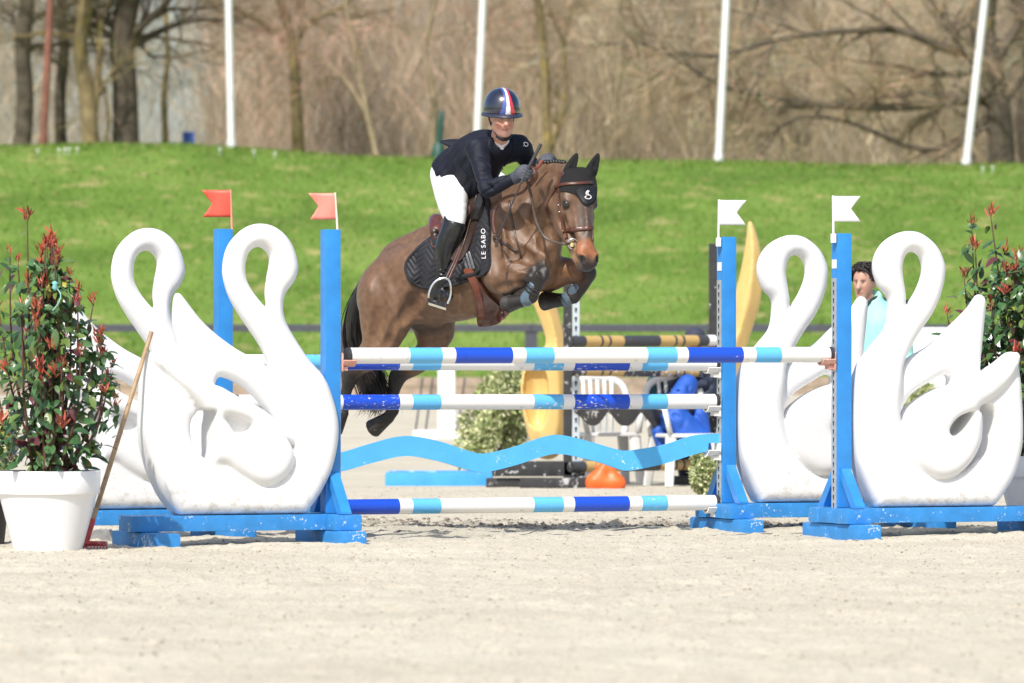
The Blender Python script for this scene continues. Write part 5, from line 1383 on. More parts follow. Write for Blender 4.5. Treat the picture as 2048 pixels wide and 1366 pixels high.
# front leg boots
BOOTC = mat('tendon_boot', (.085, .125, .165), .42, .2, 30, .1, 90, coat=.2)
for lab, L, kn, c1, fe, off in (('blue grey tendon boot with buckled straps on the near foreleg', -.19, (1078, 556), (1072, 574), (1055, 600), 0), ('blue grey tendon boot on the far foreleg by the muzzle', .17, (1172, 560), (1162, 577), (1136, 600), 0)):
    tb = thing('tendon_boot', lab, 'leg boot', Hp(*c1, L))
    P = [Hp(*kn, L), Hp(*c1, L), Hp(*fe, L)]; fb = Field(np.min(P, 0) - .12, np.max(P, 0) + .12, .008)
    dv = P[2] - P[0]; dv /= np.linalg.norm(dv); nearv = np.array([-.35, -.8, .5]); nearv -= dv * (nearv @ dv); nearv /= np.linalg.norm(nearv)
    a, b_ = P[0] * .75 + P[2] * .25, P[0] * .05 + P[2] * .95
    fb.cone(a, b_, .046, .050, .01); fb.ell(b_, [dv, nearv, np.cross(dv, nearv)], (.052, .056, .050), .02)
    fb.half((a + b_) / 2 + dv * .0, -nearv, .006) if False else None
    fb.half(a, -dv, .006)
    fb.half(P[1] - nearv * .0, -nearv, .01)
    obj('shell', fb.mesh('shell', None, 1), BOOTC, tb, world=True)
    for t in ((.42, .58) if L < 0 else (.7,)):
        c_ = P[0] * (1 - t) + P[2] * t; u = np.cross(dv, nearv)
        ringp = [Vector(c_ + (nearv * math.cos(q) + u * math.sin(q)) * .052) for q in np.linspace(-1.5, 1.5, 12)]
        obj('strap', MB().strap(ringp, [Vector(nearv * math.cos(q) + u * math.sin(q)) for q in np.linspace(-1.5, 1.5, 12)], .016, .006).mesh('strap', True), LEAD if L > 0 else mat('strap_black', (.02, .02, .022), .4, .2, 40, coat=.3), tb, world=True)
# ================================================================== RIDER
rider = thing('person', 'rider in navy jacket and white breeches crouched over the jumping horse', 'person', Hp(900, 400))
SKIN = mat('skin', (1, 1, 1), .48, .06, 30, .05, 200, attr=True, sss=.12)
NAVY = mat('navy_cloth', (.0055, .0072, .0165), .66, .18, 25, .35, 16, sheen=.03, spec=.28)
WBRE = mat('white_breeches', (.80, .80, .80), .7, .02, 20, .15, 18)
BOOT = mat('black_boot', (.010, .010, .011), .28, .2, 30, .3, 26, coat=.35)
GLOV = mat('grey_glove', (.055, .062, .082), .65, .25, 60, .3, 160)
lR = np.array([.955, .29, .02]); fR = np.array([.27, -.94, -.10]); fR -= lR * (fR @ lR) / (lR @ lR); fR /= np.linalg.norm(fR); lR /= np.linalg.norm(lR); uR = np.cross(lR, fR)
if uR[2] < 0: uR = -uR
RAX = [fR, lR, uR]; HCN = np.array(pt(1004, 232, 38.50))
def Rd(fw_, la, up): return HCN + fR * fw_ + lR * la + uR * up
N3 = lambda x, y, d: np.array(pt(x, y, d))
# joints
PEL = Hp(915, 350); WAI = N3(926, 332, 38.98); RIB = N3(962, 316, 38.82); CHE = N3(987, 300, 38.71); NKB = N3(998, 284, 38.64)
SHR, ELR, WRR = N3(955, 300, 38.58), N3(974, 379, 38.38), N3(1031, 355, 38.31)
SHL, ELL, WRL = N3(1039, 295, 38.74), N3(1066, 336, 38.80), N3(1079, 331, 38.70)
HIR, KNR, ANR = Hp(905, 354, -.11), Hp(911, 446, -.27), Hp(880, 572, -.27)
HIL, KNL, ANL = Hp(925, 352, .11), Hp(1004, 370, .30), Hp(975, 560, .36)
def limb_set(f, g, arms=True, legs=True):
    if arms:
        for S, E, W in ((SHR, ELR, WRR), (SHL, ELL, WRL)):
            f.chain([S, S * .5 + E * .5, E], [.066 + g, .052 + g, .048 + g], .03); f.chain([E, E * .5 + W * .5, W], [.048 + g, .040 + g, .028 + g], .02)
    if legs:
        for H_, K, A in ((HIR, KNR, ANR), (HIL, KNL, ANL)):
            f.chain([H_, H_ * .5 + K * .5, K], [.115 + g, .086 + g, .062 + g], .04); f.chain([K, K * .6 + A * .4, A], [.06 + g, .052 + g, .032 + g], .02)
def torso_set(f, g):
    f.chain([PEL, WAI, RIB, CHE], [.145 + g, .128 + g, .138 + g, .105 + g], .05)
    f.cone(PEL - WH * .07, PEL + WH * .07, .13 + g, .13 + g, .05)
    f.chain([SHR, CHE + (SHR - CHE) * .4, CHE, CHE + (SHL - CHE) * .4, SHL], [.070 + g, .09 + g, .10 + g, .09 + g, .070 + g], .04)
bf = Field((-.75, 38.05, 1.45), (.33, 39.75, 3.08), .006)
torso_set(bf, -.028); limb_set(bf, -.024)
bf.chain([Rd(-.02, 0, -.06), NKB * .6 + Rd(-.02, 0, -.06) * .4, NKB], [.052, .050, .062], .02)
bf.ell(Rd(-.01, 0, .035), RAX, (.092, .074, .105), .02)
bf.ell(Rd(.026, 0, -.045), RAX, (.062, .067, .092), .03)
bf.ell(Rd(.056, 0, -.120), RAX, (.033, .036, .026), .025)
for s in (-1, 1):
    bf.ell(Rd(.050, .038 * s, -.055), RAX, (.030, .026, .030), .02)
    bf.ell(Rd(-.015, .073 * s, -.015), RAX, (.022, .010, .032), .008)
    bf.ell(Rd(.086, .030 * s, -.012), RAX, (.014, .016, .010), .012, cut=True)
    bf.cone(Rd(.02, .058 * s, -.07), Rd(.045, .03 * s, -.112), .022, .018, .02)
bf.chain([Rd(.086, 0, .0), Rd(.096, 0, -.035), Rd(.105, 0, -.056)], [.008, .009, .012], .014)
for s in (-1, 1): bf.ell(Rd(.092, .011 * s, -.060), RAX, (.010, .009, .008), .006)
bf.ell(Rd(.078, 0, -.080), RAX, (.012, .021, .008), .010); bf.ell(Rd(.076, 0, -.094), RAX, (.012, .017, .008), .010)
def skin_col(V):
    C = np.tile(np.array([.66, .37, .28]), (len(V), 1)); q = V - HCN; fw_, la, up = q @ fR, q @ lR, q @ uR
    mx = lambda C, k, c: C * (1 - k[:, None]) + np.array(c) * k[:, None]
    for s in (-1, 1):
        C = mx(C, (1 - ss(np.linalg.norm(V - Rd(.07, .040 * s, -.060), axis=1), .012, .04)) * .6, (.56, .19, .14))
        C = mx(C, (1 - ss(np.linalg.norm(V - Rd(.088, .029 * s, -.012), axis=1), .008, .016)) * .85, (.06, .04, .035))
        C = mx(C, (1 - ss(np.abs(up - .004), .003, .007)) * (np.abs(la - .03 * s) < .018) * (fw_ > .05) * .8, (.12, .07, .045))
    C = mx(C, (1 - ss(np.abs(up + .087), .010, .014)) * (np.abs(la) < .024) * (fw_ > .07) * .45, (.46, .16, .13))
    C = mx(C, (1 - ss(np.abs(up + .087), .0025, .006)) * (np.abs(la) < .020) * (fw_ > .07) * .6, (.20, .06, .06))
    C = mx(C, (1 - ss(np.linalg.norm(V - Rd(.110, 0, -.056), axis=1), .01, .03)) * .4, (.55, .2, .15))
    return C
obj('body', bf.mesh('body', skin_col, 1), SKIN, rider, world=True)
# jacket
jf = Field((-.72, 38.1, 1.9), (.33, 39.6, 2.98), .0085)
torso_set(jf, .010); limb_set(jf, .006, legs=False)
jf.chain([Hp(902, 352, -.10), WAI - WH * .05, RIB - lR * .06], [.148, .14, .13], .05)
jf.chain([N3(932, 302, 38.82), N3(960, 285, 38.74), N3(984, 279, 38.68)], [.09, .082, .06], .05)
jf.cone(NKB - np.array([0, 0, .02]), SHR, .06, .07, .04); jf.cone(NKB - np.array([0, 0, .02]), SHL, .06, .07, .04)
jf.chain([Hp(915, 352, .10), WAI + WH * .05], [.15, .13], .05)
jf.chain([Hp(935, 375, -.06), N3(960, 345, 38.80)], [.115, .12], .06)                      # front skirt
jf.cone(NKB - np.array([0, 0, .03]), NKB + np.array([0, .01, .012]), .085, .068, .04)
ax_ = RIB - PEL; ax_ /= np.linalg.norm(ax_)
jf.half(N3(881, 360, 38.9), -(np.array([.72, -.30, .62])), .012)
jf.half(WRR + (WRR - ELR) / np.linalg.norm(WRR - ELR) * .005, WRR - ELR, .006, WRR - .09, WRR + .09)
jf.half(WRL + (WRL - ELL) / np.linalg.norm(WRL - ELL) * .005, WRL - ELL, .006, WRL - .08, WRL + .08)
# neckline
jf.ell(NKB + fR * .055 + np.array([0, 0, .012]), RAX, (.062, .052, .062), .02, cut=True)
# sleeve and waist folds
rf = np.random.default_rng(3)
for t in (.25, .5, .7, .9):
    c = SHR * (1 - t) + ELR * t; o = np.array([.035, -.066, -.01]); jf.cone(c + o + np.array([-.05, 0, .02]), c + o + np.array([.035, 0, -.012]), .004, .007, .025, cut=True)
for t in (.15, .35): 
    c = ELR * (1 - t) + WRR * t; jf.cone(c + np.array([-.02, -.060, .035]), c + np.array([.01, -.060, -.02]), .006, .005, .025, cut=True)
jme = jf.mesh('jacket', None, 2)
def crease(me, amp, sx, sy, seed):
    # soft cloth folds: push the surface in and out along stretched noise
    n = len(me.vertices); V = np.zeros(n * 3); me.vertices.foreach_get('co', V); V = V.reshape(-1, 3); N = np.zeros(n * 3); me.vertices.foreach_get('normal', N); N = N.reshape(-1, 3)
    u, v = V[:, 0] * .8 + V[:, 2] * .6, V[:, 2] * .8 - V[:, 0] * .6
    k = 1 - np.abs(vnoise(u / sx + 40, v / sy + 40 + V[:, 1] * 6, 1.0, seed)) * 4
    me.vertices.foreach_set('co', (V - N * (amp * np.clip(k, 0, 1) ** 2)[:, None]).ravel()); me.update()
crease(jme, .009, .22, .06, 81)
jk = obj('jacket', jme, NAVY, rider, world=True)
JB = BVHTree.FromPolygons([Vector(v.co) for v in jme.vertices], [tuple(p.vertices) for p in jme.polygons])
for path, w in (([(982, 276), (980, 292), (986, 308), (997, 325), (1004, 338)], .036), ([(1026, 278), (1030, 292), (1026, 308), (1012, 326), (1006, 336)], .036)):
    P, N = hits(path, .001, 5, JB)
    if len(P) > 3:
        n = len(P); obj('lapel', MB().strap(P, N, [w * (1 - .75 * i / n) for i in range(n)], .006).mesh('lapel', True), NAVY, jk, world=True)
for path in ([(1052, 286), (1049, 285), (1047, 287), (1049, 290), (1046, 292)], [(1051, 285), (1055, 287), (1055, 291), (1051, 293), (1050, 291)]):
    P, N = hits(path, .003, 5, JB)
    if len(P) > 2: obj('sleeve_emblem', MB().tube(P, .0028, 5).mesh('sleeve_emblem', True), WHT, jk, world=True)
P, N = hits([(916, 335), (925, 345), (934, 356)], .001, 5, JB)
if len(P) > 2: obj('pocket_flap', MB().strap(P, N, [.035] * len(P), .005).mesh('pocket_flap', True), NAVY, jk, world=True)
# flying coat tail
ct = [(938, 284, 38.98), (920, 279, 39.02), (900, 279, 39.05), (884, 281, 39.06), (879, 284, 39.06)]; cb = [(930, 296, 38.95), (917, 298, 38.97), (904, 298, 39.0), (893, 292, 39.03), (880, 285, 39.06)]
T, B_ = crom([list(N3(*p)) for p in ct], 4), crom([list(N3(*p)) for p in cb], 4); n = len(T); mb = MB(); off = np.array([0, .012, .003])
vs = []
for o in (0, 1):
    for i in range(n):
        for j in range(4): vs.append(tuple(T[i] * (1 - j / 3) + B_[i] * (j / 3) + off * o + np.array([0, -.012, 0]) * math.sin(j / 3 * 3.14)))
fs = []; m_ = n * 4
for i in range(n - 1):
    for j in range(3): a = i * 4 + j; fs += [(a, a + 4, a + 5, a + 1), (m_ + a, m_ + a + 1, m_ + a + 5, m_ + a + 4)]
    fs += [(i * 4, m_ + i * 4, m_ + i * 4 + 4, i * 4 + 4), (i * 4 + 3, i * 4 + 7, m_ + i * 4 + 7, m_ + i * 4 + 3)]
mb.add(vs, fs); obj('coat_tail', mb.mesh('coat_tail', True), NAVY, jk, world=True)
# shirt collar
cf = Field(NKB - .16, NKB + .16, .0055)
cb_ = NKB + fR * .066 - uR * .034
for s_ in (-1, 1):
    cf.chain([NKB - fR * .045 + uR * .035, NKB + lR * .058 * s_ + uR * .030, NKB + lR * .046 * s_ + fR * .045 + uR * .004, cb_], [.010, .011, .012, .010], .006, 5)
cf.cone(cb_, cb_ - uR * .012 + fR * .004, .012, .012, .010)
obj('shirt_collar', cf.mesh('shirt_collar', None, 1), mat('shirt_white', (.80, .78, .80), .7, .03, 20), rider, world=True)
p_ = Rd(.0, 0, 0); P, N = hits([(1001, 298), (1002, 301)], .002, 3, JB)
if P: mb = MB(); mb.lathe([(.001, -.005), (.005, 0), (.001, .005)], 8, P[0]); obj('stud', mb.mesh('stud', True), WHT, rider, world=True)
# breeches
qf = Field((-.72, 38.2, 1.7), (.2, 39.75, 2.5), .0085)
qf.cone(PEL - WH * .07, PEL + WH * .07, .145, .145, .05); qf.chain([PEL, WAI], [.142, .126], .04)
for H_, K, A in ((HIR, KNR, ANR), (HIL, KNL, ANL)):
    qf.chain([H_, H_ * .5 + K * .5, K, K * .8 + A * .2], [.122, .092, .062, .042], .04)
qf.ell(Hp(900, 352, -.06), BAX, (.10, .10, .115), .05); qf.ell(Hp(905, 350, .08), BAX, (.12, .12, .13), .05)
qf.chain([Hp(893, 365, -.14), Hp(898, 400, -.21), Hp(905, 430, -.25)], [.095, .083, .066], .04)
for x0, y0, x1, y1 in ((898, 445, 922, 436), (905, 380, 926, 398)):
    qf.cone(Hp(x0, y0, -.36), Hp(x1, y1, -.37), .008, .012, .02, cut=True)
qme = qf.mesh('breeches', None, 2); crease(qme, .002, .2, .05, 82); obj('breeches', qme, WBRE, rider, world=True)
# boots
for s, K, A in ((-1, KNR, ANR), (1, KNL, ANL)):
    fb = Field(np.minimum(K, A) - .22, np.maximum(K, A) + .25, .008)
    T0 = K * .96 + A * .04; c1 = K * .6 + A * .4 - np.array([.02, 0, 0]); toe = A + np.array([.36, -.90, -.22]) * .165 + np.array([0, 0, -.035])
    heel = A + np.array([-.028, .02, -.065])
    fb.chain([T0, c1, K * .3 + A * .7, A], [.078, .075, .056, .045], .02)
    fb.chain([heel, A + np.array([.03, -.03, -.06]), toe], [.034, .036, .034], .03); fb.cone(A, heel, .042, .034, .03)
    if s < 0:
        fb.half(Hp(905, 441, -.36), np.array([.28, -.0, 1.0]), .006)
        fb.cone(Hp(896, 445, -.30), Hp(894, 434, -.30), .030, .022, .02)
        for t in (.62, .68, .74, .8, .86):                                           # ankle folds
            c = K * (1 - t) + A * t; fb.cone(c + np.array([-.06, -.045, .012]), c + np.array([.05, -.05, -.012]), .004, .006, .012, cut=True)
    else: fb.half(T0, T0 - c1, .006)
    b_ = obj('boot', fb.mesh('boot', None, 1), BOOT, rider, world=True)
# gloves
def glove(W, fa, ax, nv, name, flip=1):
    """W wrist, fa forearm direction, ax axis of the thing gripped, nv back-of-hand side"""
    fa, ax, nv = [np.array(v, float) / np.linalg.norm(v) for v in (fa, ax, nv)]
    nv = nv - ax * (nv @ ax); nv /= np.linalg.norm(nv); rt = np.cross(ax, nv); rt = rt if rt @ fa > 0 else -rt
    C = W + fa * .078; g = Field(C - .16, C + .14, .0048)
    g.chain([W - fa * .035, W + fa * .01, W + fa * .045], [.037, .033, .036], .02)
    g.ell(C - rt * .018 + nv * .006, [rt, ax, nv], (.040, .042, .024), .02)
    for i, (o, l) in enumerate(((.033, .94), (.011, 1.04), (-.011, 1.0), (-.032, .84))):
        b0 = C + ax * o
        pts = [b0 + rt * .004 + nv * .016, b0 + rt * .028 * l + nv * .020, b0 + rt * .046 * l + nv * .002, b0 + rt * .036 * l - nv * .020, b0 + rt * .012 - nv * .024]
        g.chain(pts, [.0115, .0110, .0105, .0100, .0090], .004, 4)
    g.chain([C - rt * .03 + ax * .032, C + ax * .048 - nv * .004 + rt * .004, C + ax * .044 - nv * .016 + rt * .030], [.015, .012, .0095], .010, 4)
    return obj(name, g.mesh(name, None, 1), GLOV, rider, world=True)
WA, WB = N3(1042, 366, 38.24), N3(1060, 331, 38.22)
glove(WRR, N3(1048, 346, 38.26) - WRR, WB - WA, np.array([-.25, -1, .25]), 'glove')
glove(WRL, N3(1091, 325, 38.66) - WRL, np.array([.3, .25, 1]), np.array([-.1, -1, .4]), 'glove')
p = Vector(WRR) + Vector((-.005, -.045, .0)); mb = MB(); mb.lathe([(.001, -.005), (.006, 0), (.001, .005)], 8, p); obj('cuff_button', mb.mesh('cuff_button', True), METAL, rider, world=True)
# helmet
hel = obj('helmet', None, None, rider)
nu, nv_ = 180, 64; V = []; C = []
HO = Rd(-.005, 0, .052); tilt = 0
for j in range(nv_ + 1):
    ph = math.pi / 2 - (math.pi / 2 + .24) * j / nv_
    for i in range(nu):
        th = 2 * math.pi * i / nu; cf_, cl = math.cos(th), math.sin(th); c = math.cos(ph); s_ = math.sin(ph)
        ridge = 1 + .018 * math.exp(-(cl * c / .16) ** 2)
        r_f, r_l, r_u = .150, .124, .138
        a, b_, u = r_f * cf_ * c ** .9 * ridge if c > 0 else 0, r_l * cl * c ** .9 * ridge if c > 0 else 0, r_u * s_ * ridge
        if s_ < 0: u = r_u * s_ * 1.0
        V.append(HO + fR * a + lR * b_ + uR * u)
        frac = j / nv_; wd = .022 + .060 * max(0, (frac - .25)) ** 2 * (1 if a > 0 else .3)
        col_ = (.010, .013, .030)
        if abs(b_) < wd * 1.0 and (a > -.11):
            x = b_ / wd; col_ = (.05, .085, .34) if x < -.33 else ((.78, .78, .80) if x < .33 else (.60, .035, .05))
        C.append(col_)
Q = [(j * nu + i, j * nu + (i + 1) % nu, (j + 1) * nu + (i + 1) % nu, (j + 1) * nu + i) for j in range(nv_) for i in range(nu)]
hme2 = mesh_np('shell', np.array(V), np.array(Q)[:, ::-1], True, np.array(C))
hme2.materials.append(mat('helmet_gloss', (1, 1, 1), .22, .03, 40, attr=True, coat=1.0, spec=.6))
helm_me = hme2; bpy.data.objects.remove(hel)
hel = obj('helmet', helm_me, None, rider, world=True)
V = []; 
prof = [(.90, .012), (.98, .014), (1.05, .006), (1.09, -.002), (1.085, -.008), (1.0, -.010), (.88, -.006)]
for r_, z in prof:
    for i in range(72):
        th = 2 * math.pi * i / 72; cf_, cl = math.cos(th), math.sin(th); k = max(cf_, 0) ** 1.5
        V.append(HO + fR * ((.148 + .042 * k) * r_ * cf_) + lR * (.127 + .010 * k) * r_ * cl + uR * (z - .030 - .018 * k - .012 * cl * cl))
Q = [(j * 72 + i, j * 72 + (i + 1) % 72, (j + 1) % 7 * 72 + (i + 1) % 72, (j + 1) % 7 * 72 + i) for j in range(7) for i in range(72)]
obj('brim', mesh_np('brim', np.array(V), np.array(Q), True), mat('helmet_brim', (.022, .028, .050), .42, .1, 30, coat=.2), hel, world=True)
for s in (-1, 1):
    pts = [Rd(-.02, .088 * s, .012), Rd(-.012, .082 * s, -.03), Rd(.012, .068 * s, -.082), Rd(.045, .035 * s, -.138), Rd(.055, 0, -.150)]
    obj('chin_strap', MB().tube([Vector(v) for v in crom(pts, 5)], .0065, 8).mesh('chin_strap', True), BLKC, hel, world=True)
pts = [Rd(.035, -.045, -.132), Rd(.060, -.022, -.150), Rd(.066, 0, -.154), Rd(.060, .022, -.150), Rd(.04, .045, -.134)]
obj('chin_cup', MB().tube([Vector(v) for v in crom(pts, 5)], .013, 8).mesh('chin_cup', True), BLKC, hel, world=True)
# whip
wh = thing('whip', 'thin black riding whip in the rider\'s near hand', 'whip', WA)
W0, W1, W2, W3 = N3(1082, 288, 38.20), N3(1058, 334, 38.225), N3(1042, 366, 38.24), N3(993, 480, 38.30)
d_ = (W1 - W0) / np.linalg.norm(W1 - W0)
obj('grip', autosmooth(MB().tube([Vector(W0), Vector(W0 + d_ * .01), Vector(W1), Vector(W2)], [.012, .0125, .011, .008], 12).mesh('grip')), mat('whip_grip', (.045, .045, .045), .6, .2, 60, .3, 200), wh, world=True)
obj('shaft', autosmooth(MB().tube([Vector(W2), Vector(W2 * .5 + W3 * .5), Vector(W3)], [.0055, .0045, .0035], 8).mesh('shaft')), mat('whip_shaft', (.03, .032, .045), .25, .1, 60, coat=.4), wh, world=True)
obj('flap', MB().box(-.012, .012, -.003, .003, -.05, 0, .001).mesh('flap'), LEAD, wh, world=False).location = Vector(W3) - Vector(WA)
# ================================================================== PLANTS, RAKE, PROPS
POTW = mat('pot_white', (.80, .80, .80), .32, .02, 8, coat=.1, wear=(.62, .58, .52), wear_amt=-.03, wear_scale=9)
SOIL = mat('soil', (.05, .035, .025), .95, .3, 40)
LEAFM = mat('leaf', (1, 1, 1), .30, .22, 12, attr=True, spec=.5, coat=.15)
STEM = mat('stem', (.10, .045, .03), .7, .3, 20)
REDM = mat('red_shoot', (1, 1, 1), .42, .2, 12, attr=True)
def pot(base, r0, r1, h, label, m):
    t = thing('plant_pot', label, 'plant pot', base)
    pr = [(r0 * .98, -.02), (r0, .01), (r1 * .94, h * .70), (r1 * .945, h * .72)]
    obj('bowl', autosmooth(MB().lathe(pr, 56, base).mesh('bowl'), 40), m, t, world=True)
    rim = [(r1 * .96, h * .715), (r1 * .99, h * .72), (r1, h * .74), (r1 * 1.01, h * .985), (r1 * .995, h), (r1 * .93, h), (r1 * .92, h * .93), (.002, h * .92)]
    obj('rim', autosmooth(MB().lathe(rim, 56, base).mesh('rim'), 40), m, t, world=True)
    obj('soil', MB().lathe([(.002, h * .935), (r1 * .9, h * .93), (.002, h * .925)], 24, base).mesh('soil'), SOIL, t, world=True)
    return t
def leaf_mesh(L, W, fold, curl, cols):
    vs = []; n = 5
    for i in range(n + 1):
        u = i / n; w = W * math.sin(math.pi * min(u * .92 + .06, 1)) ** .75 if 0 < i < n else (W * .12 if i == 0 else .001)
        z = -curl * u * u
        for s in (-1, 0, 1): vs.append((s * w, u * L, z + abs(s) * fold * w))
    fs = []
    for i in range(n):
        for j in range(2): a = i * 3 + j; fs.append((a, a + 1, a + 4, a + 3))
    V = np.array(vs); return V, np.array(fs)
LV = [leaf_mesh(.092, .023, .25, .022, None), leaf_mesh(.08, .022, .35, .03, None), leaf_mesh(.10, .023, .15, .014, None)]
def frame(d, up):
    d = d / np.linalg.norm(d); s = np.cross(d, up); s /= np.linalg.norm(s) + 1e-9; n = np.cross(s, d); return np.stack([s, d, n], 1)
def photinia(base, H, prof, seed, label, potlabel, nst=30, nleaf=1080, spires=(), cx=0.0, onstem=.55):
    """evergreen shrub: stems from the pot, glossy leaves, upright red shoots at the tips"""
    R = np.random.default_rng(seed); b = np.array(base); t = thing('potted_shrub', label, 'shrub', base)
    width = lambda u: np.interp(u, [p[0] for p in prof], [p[1] for p in prof])
    stems = []; mb = MB()
    ends = []
    for i in range(nst):
        th = R.random() * 6.283; uh = .35 + .55 * R.random(); rr = width(uh) * math.sqrt(R.random()) * .95; ends.append((rr * math.cos(th), rr * math.sin(th), uh * H))
    ends += [(x, y, z) for x, y, z in spires]
    for (ex, ey, ez) in ends:
        p0 = np.array([R.normal(0, .04), R.normal(0, .04), -.04]); p1 = np.array([ex, ey, ez]); mid = p0 * .5 + p1 * .5 + np.array([ex * .25, ey * .25, 0]) + R.normal(0, .02, 3)
        C = crom([p0, mid, p1], 8) + b; stems.append(C); n = len(C); mb.tube([Vector(c) for c in C], [.012 * (1 - .75 * k / n) for k in range(n)], 6)
    mb.tube([Vector(b + (0, 0, -.05)), Vector(b + (.01, 0, .35 * H)), Vector(b + (.02, .01, .7 * H))], [.02, .016, .008], 8)
    obj('stems', mb.mesh('stems', True), STEM, t, world=True)
    # leaves
    LP, LD, LU, LK = [], [], [], []
    for _ in range(nleaf):
        if R.random() < onstem:
            C = stems[R.integers(len(stems))]; k = int(len(C) * (.2 + .8 * R.random() ** .8)) - 1; k = max(k, 1); c = C[k] - b; rad = np.array([c[0], c[1], 0]); p = c + R.normal(0, .028, 3)
        else:
            u = .02 + .78 * R.random(); th = R.random() * 6.283; rr = width(u) * (.45 + .6 * R.random() ** .7); p = np.array([rr * math.cos(th), rr * math.sin(th), u * H])
        out = np.array([p[0], p[1], 0]); out = out / (np.linalg.norm(out) + .05)
        d = out * (.5 + .4 * R.random()) + R.normal(0, .5, 3) + np.array([0, 0, R.normal(-.15, .45)])
        LP.append(p + b); LD.append(d); LU.append(np.array([0, 0, 1]) + R.normal(0, .35, 3) + np.array([-.2, -.5, 0])); LK.append(R.integers(3))
    LP = np.array(LP); order = np.argsort(LP[:, 1] - .15 * R.random(len(LP)))
    def leafcol(k):
        r = R.random()
        if r < .72: c = np.array([.055, .125, .042]) * (.6 + .9 * R.random())
        elif r < .90: c = np.array([.085, .145, .030]) * (.8 + .5 * R.random())
        elif r < .96: c = np.array([.10, .032, .035])
        else: c = np.array([.32, .30, .05])
        return c
    # shared meshes for the individual leaves: three shapes by six tints
    shared = []
    for v, fc in LV:
        for tint in ((.050, .120, .040), (.065, .142, .044), (.040, .10, .037), (.125, .19, .042), (.08, .15, .05), (.10, .03, .035)):
            shared.append(mesh_np('leaf', v, fc, True, np.tile(np.array(tint), (len(v), 1)))); shared[-1].materials.append(LEAFM)
    VV, FF, CC = [], [], []; k = 0; ind = set(order[:290].tolist())
    for i in range(len(LP)):
        A = frame(LD[i], LU[i]); s = .65 + .6 * R.random()
        if i in ind:
            g = shared[LK[i] * 6 + min(5, int(R.random() ** 1.3 * 5.6))]
            o = bpy.data.objects.new('leaf', g); col.objects.link(o); o.parent = t; o.matrix_parent_inverse = wmat(t).inverted()
            M = Matrix(A.tolist()).to_4x4(); o.matrix_basis = Matrix.Translation(Vector(LP[i])) @ M @ Matrix.Scale(s, 4)
        else:
            v, fc = LV[LK[i]]; VV.append((v * s) @ A.T + LP[i]); FF.append(fc + k); k += len(v); CC.append(np.tile(leafcol(0), (len(v), 1)))
    o = obj('foliage', mesh_np('foliage', np.concatenate(VV), np.concatenate(FF), True, np.concatenate(CC)), LEAFM, t, world=True); o['kind'] = 'stuff'
    # red shoots
    tips = [C[-1] for C in stems]
    for q in range(14):
        u = .15 + .6 * R.random(); th = -1.57 + R.normal(0, 1.0); rr = width(u) * 1.0; tips.append(b + np.array([rr * math.cos(th), rr * math.sin(th), u * H]))
    for C in tips:
        V_, F_, C_ = [], [], []; k = 0; nn = R.integers(10, 22); hue = R.random(); sz = .65 + .65 * R.random()
        for j in range(nn):
            d = np.array([R.normal(0, .42), R.normal(0, .42), .9]); v, fc = leaf_mesh(.055 * sz * (.6 + .7 * R.random()), (.0038 + .002 * R.random()) * sz, .3, -.006, None); A = frame(d, R.normal(0, 1, 3))
            off = np.array([R.normal(0, .010), R.normal(0, .010), .06 * R.random() - .02]); V_.append(v @ A.T + C + off); F_.append(fc + k); k += len(v)
            c = np.array([.42, .055, .036]) * (1 - hue) + np.array([.52, .13, .06]) * hue; C_.append(np.tile(c * (.4 + .8 * R.random()), (len(v), 1)))
        obj('red_shoot', mesh_np('red_shoot', np.concatenate(V_), np.concatenate(F_), True, np.concatenate(C_)), REDM, t, world=True)
    return t
dP = 35.35; pb = pt(96, 1098, dP); pb.z = -.01; kP = dP / F
pot(pb, 68 * kP, 104 * kP, 160 * kP + .01, 'white plastic pot at the left beside the leaning rake', POTW)
sb = pb + Vector((0, 0, 152 * kP)); Hs = 530 * kP
spl = [(x * kP, y, z * kP) for x, y, z in ((-40, -.05, 515), (15, -.12, 455), (-78, .05, 440), (-60, .0, 425), (62, -.1, 370), (92, -.05, 345), (-8, -.15, 390), (40, .1, 400), (108, 0, 235), (115, -.1, 170), (70, -.2, 250), (-95, -.1, 330))]
photinia(sb, Hs, [(0, .15), (.05, .30), (.15, .40), (.3, .43), (.5, .36), (.62, .24), (.75, .10), (1, .03)], 61, 'tall red tipped shrub growing in the left white pot', '', spires=spl)
dQ = 39.6; qb = pt(2098, 1060, dQ); qb.z = -.01; kQ = dQ / F
pot(qb, 72 * kQ, 106 * kQ, 152 * kQ, 'white plastic pot half out of the picture at the right', POTW)
spr = [((x + 45) * kQ, y, z * kQ) for x, y, z in ((-118, -.05, 488), (-155, .0, 470), (-150, -.1, 420), (-170, .0, 365), (-205, -.05, 290), (-120, -.2, 300), (-60, .0, 400), (-75, -.2, 370), (-190, -.1, 250), (20, 0, 440))]
photinia(qb + Vector((-45 * kQ, 0, 144 * kQ)), 500 * kQ, [(0, .16), (.05, .32), (.15, .42), (.3, .47), (.5, .48), (.65, .36), (.8, .2), (1, .05)], 62, 'tall red tipped shrub behind the nearer right swan', '', nleaf=2100, onstem=.72, spires=spr)
# twine tag on the left shrub
tw = [pt(110, 572, dP - .25), pt(121, 588, dP - .27), pt(118, 604, dP - .28), pt(105, 622, dP - .27)]
tg = thing('twine', 'strand of pale green twine knotted in the left shrub', 'twine', tw[0])
obj('strand', MB().tube([Vector(v) for v in crom([list(p) for p in tw], 5)], .004, 5).mesh('strand', True), mat('twine', (.25, .50, .45), .8), tg, world=True)
obj('knot', MB().lathe([(.002, -.03), (.02, -.012), (.014, .01), (.022, .02), (.002, .03)], 8, tw[0]).mesh('knot', True), mat('twine2', (.22, .55, .55), .8), tg, world=True)
